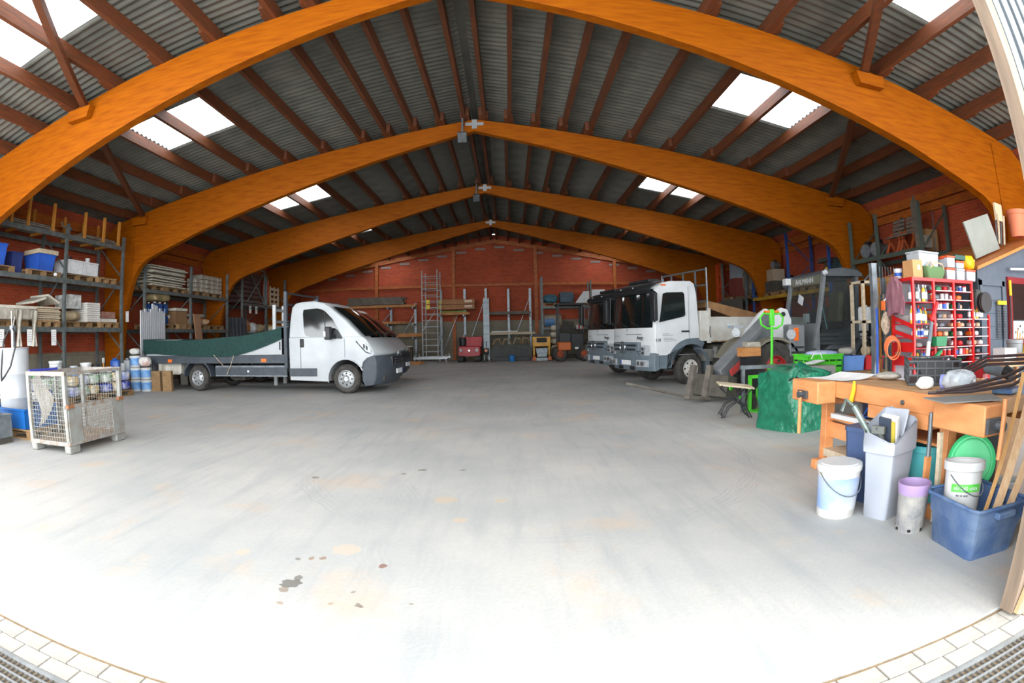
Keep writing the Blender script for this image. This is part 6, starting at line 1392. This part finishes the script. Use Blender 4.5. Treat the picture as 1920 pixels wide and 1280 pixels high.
# things hung on the corner of the shelf
for i, (p0, p1, col, lab) in enumerate((((5.18, 5.27, 1.38), (5.3, 5.26, 1.6), 'red', 'red foam gun hung on the red shelf front'), ((5.12, 5.27, 1.1), (5.16, 5.25, 1.36), 'grey', 'grey glue gun hung on the red shelf front'), ((5.2, 5.25, .9), (5.36, 5.26, 1.0), 'green', 'green tool pouch hung on the red shelf front'), ((5.06, 5.25, .85), (5.1, 5.25, 1.12), 'white', 'white spray gun hung on the red shelf front'))):
    g = MB().cyl(p0, p1, .035, .028, n=10); g.tube([p0, (p0[0]-.03, p0[1]-.02, p0[2]-.06), (p0[0]-.01, p0[1]-.02, p0[2]-.1)], .014, 6); one('hung_tool', g, PAL[col], lab, 'tool')
one('green_bin_box', MB().box((0, 0, .06), (.2, .12, .12), tap=(1.1, 1.1)), PAL['green'], 'dark green parts box jutting out of the red shelf', 'box', (5.3, 5.25, 1.06))
def jk(u, v):
    a = 2*PI*u; w = (.15, .165, .155, .14, .12, .06)[min(5, int(v*5.99))]; f = 1+.16*math.sin(6*a+3*v)+.1*math.sin(11*a-4*v)
    return (.055*math.cos(a)*f*(1.1-.3*v), w*math.sin(a)*f, .46*v-.02*math.sin(3*a)*(1-v))
JK = tag(MB().grid(jk, 48, 12).build('jacket', mat('mauve_cloth', '#8d5f69', .85, 0, '#7a4f59', 5, bump=.7, bscale=8), loc=(4.775, 5.58, 1.46), ang=70), 'mauve jacket hung on the left end of the red shelf', 'jacket')
MB().bar((0, 0, .42), (.105, 0, .44), .012, .012).build('hanger_loop', M_BLACK, JK)
carton('white lettered carton inside the end of the red shelf', (5.01, 5.66, 1.345), (.1, .18, .1), mat('white_carton', '#cfcfcb'))
# boxes on top of the shelf
TZ = 1.912
bucket('white paint pot with blue print on the red shelf corner', (4.98, 5.72, TZ), .055, .13, M_WHITE, handle=False, band=(PAL['blue'], .3, .6))
carton('brown carton with a white label on the red shelf', (5.09, 5.52, TZ), (.19, .22, .22), mat('kraft_carton', '#c89763', .8), lab=(.1, .6, .05, .06))
M_CLR = mat('cloudy_clear_plastic', '#b9bfc4', .3, 0, '#a3abb2', 3); M_ORL = mat('orange_lid_rim', '#e0562a', .45)
def clearbox(label, loc, size, lidm, rz=0):
    t = thing('clear_box', label, 'plastic box', loc, rz); MB().box((0, 0, size[2]/2), size, tap=(1.08, 1.08)).build('body', M_CLR, t, bevel=.012)
    MB().box((0, 0, size[2]+.012), (size[0]*1.12, size[1]*1.12, .024)).build('lid', lidm, t, bevel=.006)
    for s in (-1, 1): MB().box((s*size[0]*.54, 0, size[2]), (.02, .08, .03)).build('clip', lidm, t)
    return t
clearbox('large cloudy box with white rim above the green bag', (5.44, 5.66, TZ+.163), (.4, .26, .18), M_CLR, .05)
one('box_support', MB().b2(5.24, 5.52, 5.62, 5.78, TZ+.001, TZ+.16), mat('green_canvas', '#5d7d4e', .8), 'dull green case carrying the large cloudy box', 'case')
t = thing('tool_bag', 'sagging green canvas tool bag on the red shelf', 'bag', (5.42, 5.46, TZ+.001)); MB().loft([rs(.15, .09, 0), rs(.19, .11, .08), rs(.2, .1, .15)], cap=True).build('bag', mat('green_canvas', '#5d7d4e'), t, ang=50); MB().tube([(-.12, -.1, .13), (-.05, -.13, .2), (.1, -.13, .18), (.16, -.1, .12)], .01, 5).build('strap', PAL['beige'], t); MB().tube([(-.1, .05, .14), (0, .02, .23), (.14, .05, .13)], .01, 5).build('strap', PAL['beige'], t)
one('red_case', MB().prism([(-.07, 0), (.09, 0), (.09, .16), (.0, .16)], -.06, .06), PAL['red'], 'red plastic case between green bag and clear boxes', 'case', (5.61, 5.7, TZ+.001))
for i, (x, z, w, lm, lab) in enumerate(((5.82, TZ, .2, M_ORL, 'clear box with orange rim, lowest beside the red case'), (6.05, TZ, .19, M_CLR, 'clear box with white rim between two orange-rimmed ones'), (6.3, TZ, .22, M_ORL, 'clear box with orange rim at the outer end of the shelf top'), (5.84, TZ+.165, .18, M_ORL, 'upper clear box with orange rim beside a green-lidded one'))):
    clearbox(lab, (x, 5.55, z), (w*.92, .22, .135), lm)
clearbox('upper clear box with orange rim under a dark green case', (6.06, 5.55, TZ+.165), (.17, .2, .08), M_ORL); one('green_case', MB().box((0, 0, .035), (.24, .22, .07)), mat('dark_green_case', '#1d5148', .5), 'flat dark green case on the upper clear box', 'case', (6.07, 5.55, TZ+.28), bevel=.008)
sack('bright yellow rain jacket folded on the clear box', (6.33, 5.55, TZ+.165), (.26, .22, .2), mat('yellow_rainwear', '#e8b616', .5, 0, '#d39f10', 5, bump=.6), seed=102, name='rain_jacket', cat='jacket', lump=.08)
one('beige_tray', MB().box((0, 0, .02), (.5, .25, .03)), PAL['beige'], 'thin beige board behind the yellow rain jacket', 'board', (6.45, 5.8, TZ+.31), bevel=.004)
clearbox('plain grey storage box carrying the thin beige board', (6.45, 5.8, TZ), (.3, .18, .27), M_CLR)
t = thing('hose_reel', 'dark hose reel and bags hung at the end of the red shelf', 'hose reel', (6.42, 5.29, 1.5)); MB().lathe([(.001, -.05), (.14, -.05), (.14, -.03), (.1, -.03), (.1, .03), (.14, .03), (.14, .05), (.001, .05)], n=22, c=(0, 0, .12), axis='y', cap=False).build('reel', M_BLACK, t); MB().torus((0, 0, .12), .11, .02, 22, 6, axis='y').build('hose', M_UNDER, t)
sack('dark backpack hung behind the hose reel', (6.62, 5.62, 1.46), (.26, .2, .36), mat('charcoal_cloth', '#3d413f', .9, 0, '#53564f', 5, bump=.4), seed=103, name='backpack', cat='bag')
# ---- mesh panel with tools
t = thing('mesh_screen', 'galvanised mesh panel on a square post beside the red shelf', 'mesh panel', (4.72, 5.98, 0))
MB().box((0, 0, 1.06), (.09, .07, 2.12)).build('post', M_STEEL, t); MB().box((0, 0, 2.125), (.1, .08, .015)).build('post_cap', M_STEEL, t)
g = MB()
for i in range(16): g.cyl((.07+.055*i, 0, .4), (.07+.055*i, 0, 2.1), .004, n=5)
for z in (.5, .9, 1.3, 1.68, 1.9): g.cyl((.04, -.006, z), (.92, -.006, z), .005, n=5)
g.build('wire_mesh', M_STEEL, t, whole=True)['kind'] = 'stuff'
for i, (x, c_, lab) in enumerate(((4.95, M_STAKE, 'broom with yellow wooden handle behind the mesh panel'), (5.05, PAL['beige'], 'pale wooden shovel handle behind the mesh panel'), (5.18, M_STAKE, 'rake with wooden handle behind the mesh panel'), (5.3, PAL['green'], 'green-handled fork behind the mesh panel'))):
    t = thing('garden_tool', lab, 'garden tool', (x, 6.1, .0), 0, rot=(-.04, 0, 0)); MB().cyl((0, 0, .0), (0, 0, 1.75), .015, n=8).build('handle', c_, t); MB().box((0, 0, 1.86), (.1, .03, .22)).build('head', M_STAKE if i % 2 == 0 else M_STEEL, t)
one('blue_rod', MB().cyl((4.69, 5.89, 0), (4.69, 5.9, 1.55), .016, n=8), PAL['blue'], 'slim blue rod clipped to the mesh panel post', 'rod')
t = thing('cable_coil', 'orange cable coiled and hung on the mesh panel', 'cable', (4.73, 5.6, 1.02))
for k in range(6): MB().torus((.008*(k % 3), -.02+.012*k, .008*k), .12+.006*(k % 3), .009, 26, 5, axis='y').build('turn', mat('orange_cable', '#dd7340', .5), t)
MB().bar((0, .0, .1), (.18, .02, .12), .012, .012).build('hook', M_STEEL, t)
t = thing('grey_hose', 'thin pale grey hose drooping over the mesh panel', 'hose'); MB().tube([(4.8, 5.88, 1.62), (4.88, 5.87, 1.7), (5.0, 5.865, 1.6), (5.12, 5.865, 1.3), (5.14, 5.865, 1.1)], .014, 6).build('hose', M_WHITE, t); MB().box((4.8, 5.88, 1.58), (.05, .04, .12)).build('nozzle', PAL['orange'], t)
sack('beige string net bag hung on the mesh panel', (4.83, 5.87, 1.2), (.16, .1, .3), mat('string_net', '#c8b6a0', .9, 0, '#8c7c6a', 26, .5), seed=104, name='net_bag', cat='bag', p=2)
# ---- pale timber shelf with jerrycans
t = thing('timber_shelf', 'pale timber shelf frame with white jerrycans beside the mesh panel', 'shelf', (6.87, 9.0, 0))
for x in (-.22, .5):
    for y in (-.2, .2): MB().box((x, y, 1.1), (.06, .06, 2.2)).build('post', M_BOARD, t)
for z in (.75, 1.42, 2.17): MB().box((.14, 0, z), (.78, .46, .05)).build('shelf', M_BOARD, t)
for i in range(2): canister('white jerrycan on the pale timber shelf, %s' % ('nearer the loader', 'nearer the mesh panel')[i], (6.82+.23*i, 9.0, 1.448), (.2, .22, .3), M_WHITE, .1, M_WHITE)
for i in range(2): bucket('white tub stacked on the pale timber shelf foot, %s' % ('lower', 'upper')[i], (7.09, 9.0, .778+.19*i), .09, .17, M_WHITE, M_WHITE, handle=False)
sack('crumpled beige bag on the lower timber shelf', (6.84, 9.0, .778), (.18, .2, .18), PAL['beige'], seed=105)
# ================================================================ GREY SHED
M_SHED = mat('blue_grey_cladding', '#56606c', .6, 0, '#4c5661', 3)
t = thing('office_shed', 'blue-grey clad office shed with sloping roof and red window', 'shed', (0, 0, 0))
MB().prism([(7.0, 0), (10.3, 0), (10.3, 3.1), (7.0, 2.16)], 5.9, 8.6).build('wall', M_SHED, t)
for k in range(7): MB().b2(7.1, 7.66, 5.885, 5.9, .5+k*.2, .69+k*.2).build('cladding_board', M_SHED, t)
MB().b2(7.02, 7.08, 5.86, 5.9, 0, 2.0).b2(7.68, 7.76, 5.86, 5.9, 0, 2.0).b2(7.02, 7.76, 5.86, 5.9, 1.92, 2.02).build('trim_board', M_SHED, t, each=True)
MB().prism([(6.85, 2.13), (10.35, 3.13), (10.35, 3.18), (6.85, 2.18)], 5.75, 8.7).build('roof', mat('orange_edge_board', '#c87a3c', .6), t)
wf = MB().b2(7.86, 7.98, 5.85, 5.9, 1.0, 2.08).b2(7.98, 9.2, 5.85, 5.9, 1.98, 2.08).b2(7.98, 9.2, 5.85, 5.9, 1.0, 1.1).build('window_frame', mat('dark_red_frame', '#7d1f24', .5), t, whole=True)
MB().b2(7.98, 9.2, 5.87, 5.89, 1.4, 1.98).build('window_pane', M_DGLASS, t); MB().b2(7.98, 8.6, 5.86, 5.88, 1.1, 1.38).build('notice', M_PAPER, t)
for k in range(5): MB().b2(8.05+.08*k, 8.08+.08*k, 5.852, 5.86, 1.18+.05*(k % 3), 1.22+.05*(k % 3)).build('notice_mark', M_BLACK, t)
MB().tube([(7.9, 5.8, 2.2), (8.8, 5.75, 2.24)], .02, 6).build('lamp_strip', M_WHITE, t)
for i, (x, lab) in enumerate(((7.5, 'hedge trimmer blade with yellow guard hung on the shed, nearer the shelf'), (7.66, 'second hedge trimmer blade hung on the shed'))):
    tt = thing('trimmer_blade', lab, 'blade', (x, 5.82, 1.12)); MB().box((0, 0, .25), (.035, .012, .5)).build('bar', M_DSTEEL, tt)
    for k in range(12): MB().box((0, 0, .03+.04*k), (.075, .01, .018)).build('tooth', M_STEEL, tt)
MB_ = MB().box((7.58, 5.81, 1.66), (.26, .03, .06)); one('blade_guard', MB_, PAL['yellow'], 'yellow bar holding the trimmer blades on the shed wall', 'holder')
t = thing('pole_pruner', 'yellow-topped pruning pole leaning by the red window', 'pruner', (7.82, 5.78, 0)); MB().cyl((0, 0, .9), (.06, .05, 1.78), .014, n=8).build('pole', M_BLACK, t); MB().box((.06, .04, 1.9), (.05, .03, .24)).build('head', PAL['yellow'], t)
one('terracotta_pot', MB().lathe([(.001, 0), (.16, 0), (.2, .4), (.22, .4), (.22, .48), (.19, .48), (.001, .3)], n=20, cap=False), mat('terracotta', '#d57a58', .8), 'terracotta pot standing on the shed roof at the picture edge', 'pot', (9.0, 6.3, 2.87))
one('leaning_sheet', MB().box((0, 0, .32), (.8, .03, .62)), mat('grey_fibre_board', '#8e9189', .8), 'grey board leaning on the shed roof', 'board', (7.75, 6.2, 2.465), rot=(-.15, -.278, 0))
t = thing('folded_chair', 'pale folded chair standing on the shed roof', 'chair', (8.3, 6.25, 2.68), .2); MB().box((0, 0, .55), (.32, .04, .3)).build('backrest', PAL['beige'], t)
for x in (-.12, .12): MB().bar((x, 0, 0), (x*1.1, -.05, .5), .03, .03).build('leg', M_BOARD, t); MB().bar((x*.8, .06, 0), (x*1.0, .02, .42), .025, .025).build('leg', M_STEEL, t)
# side table with bucket
t = thing('side_table', 'timber side table before the grey shed', 'table', (6.75, 5.0, 0)); MB().box((0, 0, .81), (1.1, .6, .06)).build('top', M_BENCHD, t)
for x in (-.48, .48):
    for y in (-.24, .24): MB().box((x, y, .39), (.07, .07, .78)).build('leg', M_BENCHD, t)
bucket('grey mortar bucket on the side table', (6.85, 5.0, .842), .14, .27, mat('grey_bucket', '#868a8d', .5), None, None, handle=False)
for k in range(3): one('wooden_tool', MB().cyl((6.88+.05*k, 5.0, .9), (6.95+.07*k, 5.0, 1.25-.05*k), .012, n=6), M_STAKE, 'wooden-handled tool in the grey mortar bucket, '+ORD[k]+' from the shelf', 'tool', group='handles in the mortar bucket')
canister('yellow canister with red cap on the side table', (7.1, 4.9, .842), (.16, .12, .24), PAL['yellow'], 0, PAL['red'])
carton('white machine box with dark knobs on the side table', (6.42, 4.88, .842), (.32, .24, .17), M_WHITE, tape=False)
one('wood_block', MB().box((0, 0, .05), (.42, .2, .1)), mat('fresh_block', '#d8a878', .7), 'fresh wood block on the side table edge', 'block', (6.8, 4.7, .842))
# ================================================================ RIGHT WALL RACKS
M_RBLUE = mat('blue_rack_paint', '#2b4a86', .5, 0, '#233d70', 4); M_RYEL = mat('yellow_beam_paint', '#b98f1c', .5, 0, '#8f7020', 5)
RXF, RXB = 9.2, 10.2
rack('blue-post pallet rack with yellow beams on the brick side wall', RXF, RXB, (13.84, 16.5, 19.4), (1.2, 2.45), 4.5, M_RBLUE, M_RYEL)
rack('grey-green pallet rack with folded chairs, beside the nearest right column', RXF, RXB, (9.55, 11.35, 12.6), (1.6, 3.05), 4.15, mat('grey_green_rack', '#4c564e', .6), mat('grey_green_rack', '#4c564e'))
rack('grey pallet rack in the far right corner behind the lorries', RXF, RXB, (20.1, 22.6, 25.0), (1.3, 2.5), 4.2)
one('steel_plate', MB().b2(9.05, 9.08, 20.2, 22.5, 2.05, 2.6), mat('dull_steel_skip', '#6d6d66', .6, .3), 'dull grey steel plate fixed along the far right rack beam', 'plate')
t = thing('orange_lift', 'orange lifting frame standing on the far right rack', 'frame', (9.3, 23.2, 2.56))
for y in (-.25, .25): MB().box((0, y, .85), (.12, .1, 1.7)).build('post', mat('orange_red_paint', '#c9491f', .5), t)
for z in (.2, .7, 1.2, 1.65): MB().box((0, 0, z), (.1, .5, .1)).build('cross_bar', mat('orange_red_paint', '#c9491f'), t)
one('white_cabinet', MB().box((0, 0, .4), (.6, .75, .8)), mat('pale_blue_grey', '#9aa3ad', .6), 'pale square panel high on the far right rack', 'panel', (9.75, 21.95, 3.5), bevel=.01)
one('cabinet_stand', MB().box((0, 0, .395), (.7, .75, .79)), mat('dull_red_crate', '#7e3a30', .7), 'dull red crate carrying the pale square panel', 'crate', (9.75, 21.95, 2.705))
sack('tall beige rolled bundle on the far right rack', (9.6, 20.6, 2.702), (.5, .5, 1.1), mat('beige_roll', '#8f7f6c', .8, 0, '#6c6255', 4), seed=110, name='rolled_bundle', cat='bundle')
for i in range(2): pallet(9.7, (20.8, 21.95)[i], 2.553, ('pallet on the far right rack, nearer end', 'pallet on the far right rack, farther end')[i], (0, PI/2)[i])
for i, (y, lab) in enumerate(((17.2, 'pallet on the yellow beams, nearer end'), (18.6, 'pallet on the yellow beams, farther end'), (14.6, 'pallet on the blue rack beside the loader roof, nearer end'), (15.82, 'pallet on the blue rack beside the loader roof, farther end'))): pallet(9.7, y, 2.505, lab)
def motor(label, loc, k=1.0, m=None):
    t = thing('motor', label, 'motor', loc, .3); MB().cyl((-.2*k, 0, .22*k), (.25*k, 0, .22*k), .18*k, n=16).build('housing', m or M_STEEL, t); MB().cyl((.25*k, 0, .22*k), (.34*k, 0, .22*k), .1*k, n=12).build('shaft_cover', M_DSTEEL, t); MB().box((0, 0, .43*k), (.2*k, .16*k, .1*k)).build('terminal_box', M_BLACK, t)
    for s in (-1, 1): MB().box((s*.14*k, 0, .03*k), (.08*k, .34*k, .06*k)).build('foot', M_DSTEEL, t)
carton('beige carton standing on a motor crate on the yellow beams', (9.65, 18.3, 3.055), (.5, .55, .42), mat('dull_beige_carton', '#9c8b75', .8))
one('motor_crate', MB().box((0, 0, .2), (.6, .7, .4)), M_UNDER, 'dark crate on the yellow-beam pallet', 'crate', (9.65, 18.3, 2.653), bevel=.01)
motor('grey motor on the yellow beams beside the dark crate', (9.7, 17.3, 2.655), 1.1); motor('dark motor on the yellow beams nearest the loader', (9.7, 16.85, 2.655), .8, M_DSTEEL); motor('small grey motor stacked on the beige carton', (9.65, 18.3, 3.49), .7)
sack('dark red bundle on the blue rack above the loader roof', (9.6, 15.5, 2.655), (.5, .7, .45), mat('dark_red_cloth', '#6e2a28', .8, 0, '#3d3530', 5), seed=111, name='bundle', cat='bundle')
motor('black machine head on the blue rack above the loader', (9.6, 14.62, 2.655), 1.0, M_BLACK)
t = thing('wall_lantern', 'dark lantern with yellow emblem on the blue rack', 'lantern', (9.45, 14.15, 2.655)); MB().box((0, 0, .3), (.3, .3, .6)).build('body', mat('brown_lantern', '#4f3f2c', .7), t); MB().prism([(-.35, .6), (.35, .6), (.2, .72), (-.2, .72)], -.3, .3, axis='x').build('roof', M_UNDER, t); MB().box((-.16, 0, .35), (.01, .16, .2)).build('emblem', PAL['yellow'], t)
sack('dark teal tarpaulin bundle beside the nearest right column', (9.5, 13.4, 2.6), (.7, .8, .75), mat('dark_teal_tarp', '#2b4044', .7, 0, '#1d2c30', 5), seed=112, name='tarp_bundle', cat='bundle')
one('bundle_stand', MB().b2(9.25, 10.1, 12.98, 13.78, 0, 2.6), M_UNDER, 'dark crate stack under the teal tarpaulin bundle', 'crate')
sack('brown clothes heap on the lower blue rack level', (9.7, 15.1, 1.255), (.7, 1.6, .7), mat('brown_heap', '#5b4438', .9, 0, '#3a332d', 4), seed=113, name='cloth_heap', cat='heap')
sack('orange goods heap on the lower blue rack level', (9.7, 17.6, 1.255), (.65, 1.2, .6), mat('orange_heap', '#a8541c', .8, 0, '#6b4a2c', 5), seed=114, name='goods_heap', cat='heap')
# folded garden chairs and machines over the loader
for i, (y, lab) in enumerate(((11.0, 'folded garden chair with orange legs on the right rack, nearer'), (10.42, 'folded garden chair with orange legs on the right rack, farther'))):
    t = thing('garden_chair', lab, 'chair', (9.6, y, 3.105))
    for s in (-1, 1): MB().bar((-.2, s*.22, 0), (.05, s*.22, .55), .04, .05).build('leg', mat('orange_chair_wood', '#b2552a', .7), t); MB().bar((.2, s*.22, 0), (-.1, s*.22, .45), .04, .05).build('leg', mat('orange_chair_wood', '#b2552a'), t)
    for k in range(4): MB().box((-.15+.1*k, 0, .42+.02*k), (.07, .5, .03)).build('seat_slat', M_GWOOD, t)
    for k in range(4): MB().box((.12+.02*k, 0, .55+.1*k), (.03, .5, .07)).build('back_slat', M_GWOOD, t)
motor('grey engine block high on the right rack, nearer the loader', (9.55, 12.2, 3.105), 1.0); motor('grey engine block standing on the right rack beside the chairs', (9.55, 11.72, 3.105), 1.0)
carton('brown carton on the right rack behind the poles', (9.95, 10.02, 3.105), (.42, .28, .5))
for i in range(4): one('tent_pole', MB().cyl((9.3, 9.68+.055*i, 3.105), (9.33, 9.78+.055*i, 4.35-.05*i), .02, n=8), mat('grey_brown_pole', '#75695c', .7, 0, '#574d44', 5), 'slim grey-brown pole in the leaning bunch, '+ORD[i]+' from the gate', 'pole', group='bunch of leaning poles')
one('pole_holder', MB().box((0, 0, .15), (.3, .36, .3)), mat('beige_cover', '#8c8273', .8), 'beige sack round the feet of the leaning poles', 'sack', (9.55, 9.8, 3.105), bevel=.03)
one('thin_pole', MB().cyl((9.4, 9.25, 0), (9.4, 9.25, 3.9), .014, n=6), M_DSTEEL, 'single thin dark pole standing beside the leaning bunch', 'pole')
sack('dark clothes heap on the lower right rack behind the timber shelf', (9.65, 10.45, 1.655), (.6, 1.4, .7), mat('dark_heap', '#3f3a38', .9, 0, '#57473c', 4), seed=115, name='cloth_heap', cat='heap')
# board tipped into the nearer lorry
D16 = math.radians(16)
def lw(x, y, z): return (3.30+x*math.cos(D16)-y*math.sin(D16), 12.71+x*math.sin(D16)+y*math.cos(D16), z)
one('brown_board', MB().add([lw(1.85, .3, 2.08), lw(4.7, .3, 1.58), lw(4.7, 1.9, 1.58), lw(1.85, 1.9, 2.08), lw(1.85, .3, 1.9), lw(4.7, .3, 1.1), lw(4.7, 1.9, 1.1), lw(1.85, 1.9, 1.9)], [(0, 1, 2, 3), (7, 6, 5, 4), (0, 4, 5, 1), (1, 5, 6, 2), (2, 6, 7, 3), (3, 7, 4, 0)]), mat('brown_hardboard', '#a27a52', .8, 0, '#8a6644', 4), 'brown board stack sloping inside the nearer lorry bed', 'board')
# floodlights hung at the ridge
for k, (y, lab) in enumerate(((12.6, 'floodlight hung from the ridge at the second arch'), (18.67, 'floodlight hung from the ridge at the third arch'))):
    t = thing('floodlight', lab, 'floodlight', (XR-.28, y, 6.0)); MB().cyl((0, 0, .1), (0, 0, .75), .025, n=8).build('tube', M_STEEL, t); MB().box((0, -.02, 0), (.22, .12, .26), rot=(.5, 0, 0)).build('lamp', M_DSTEEL, t, bevel=.01); MB().tube([(0, 0, .7), (.1, .0, .5), (.02, 0, .3)], .01, 5).build('cable', M_BLACK, t)
# ================================================================ SLIDING DOOR LEAF
M_DOORW = mat('weathered_door_wood', '#8d7a68', .8, 0, '#746557', 5, stretch=(5, 5, .4)); M_DOORM = mat('grey_corrugated_door', '#6b7176', .6, .2, '#565c61', 5, stretch=(6, 6, .3))
dl = thing('door_1', None, None, (2.2, 1.36, 0)); dl['kind'] = 'structure'
MB().b2(0, .07, .0, .09, 0.01, 6.6).build('edge_post', M_DOORW, dl)
for k in range(28):
    MB().b2(.08+.1*k, .145+.1*k, .0, .04, .05, 6.6).build('door_rib', M_DOORM, dl); 
MB().b2(.07, 2.9, .02, .05, .05, 6.6).build('door_sheet', M_DOORM, dl)
for z in (.3, 2.4, 4.6): MB().b2(.07, 2.9, .05, .09, z-.06, z+.06).build('door_rail', M_DOORW, dl)
MB().bar((.06, -.02, .005), (.3, -.03, .95), .1, .03, up=(0, 1, 0)).build('kick_board', M_PINE, dl)
# ================================================================ put every thing's origin at its base
bpy.context.view_layer.update()
for o in [o for o in SC.objects if o.parent is None and o.type in ('MESH', 'EMPTY') and o.get('category') and o.location.length < 1e-6 and Vector(o.rotation_euler).length < 1e-6]:
    ms = [o] if o.type == 'MESH' else [c for c in o.children_recursive if c.type == 'MESH']
    P = [m.matrix_world @ Vector(k) for m in ms for k in m.bound_box]
    if not P: continue
    b = Vector(((min(p.x for p in P)+max(p.x for p in P))/2, (min(p.y for p in P)+max(p.y for p in P))/2, min(p.z for p in P)))
    if o.type == 'MESH':
        if o.data.users > 1: continue
        o.data.transform(Matrix.Translation(-b)); o.location = b
        for c in o.children: c.location -= b
    else:
        o.location = b
        for c in o.children: c.location -= b
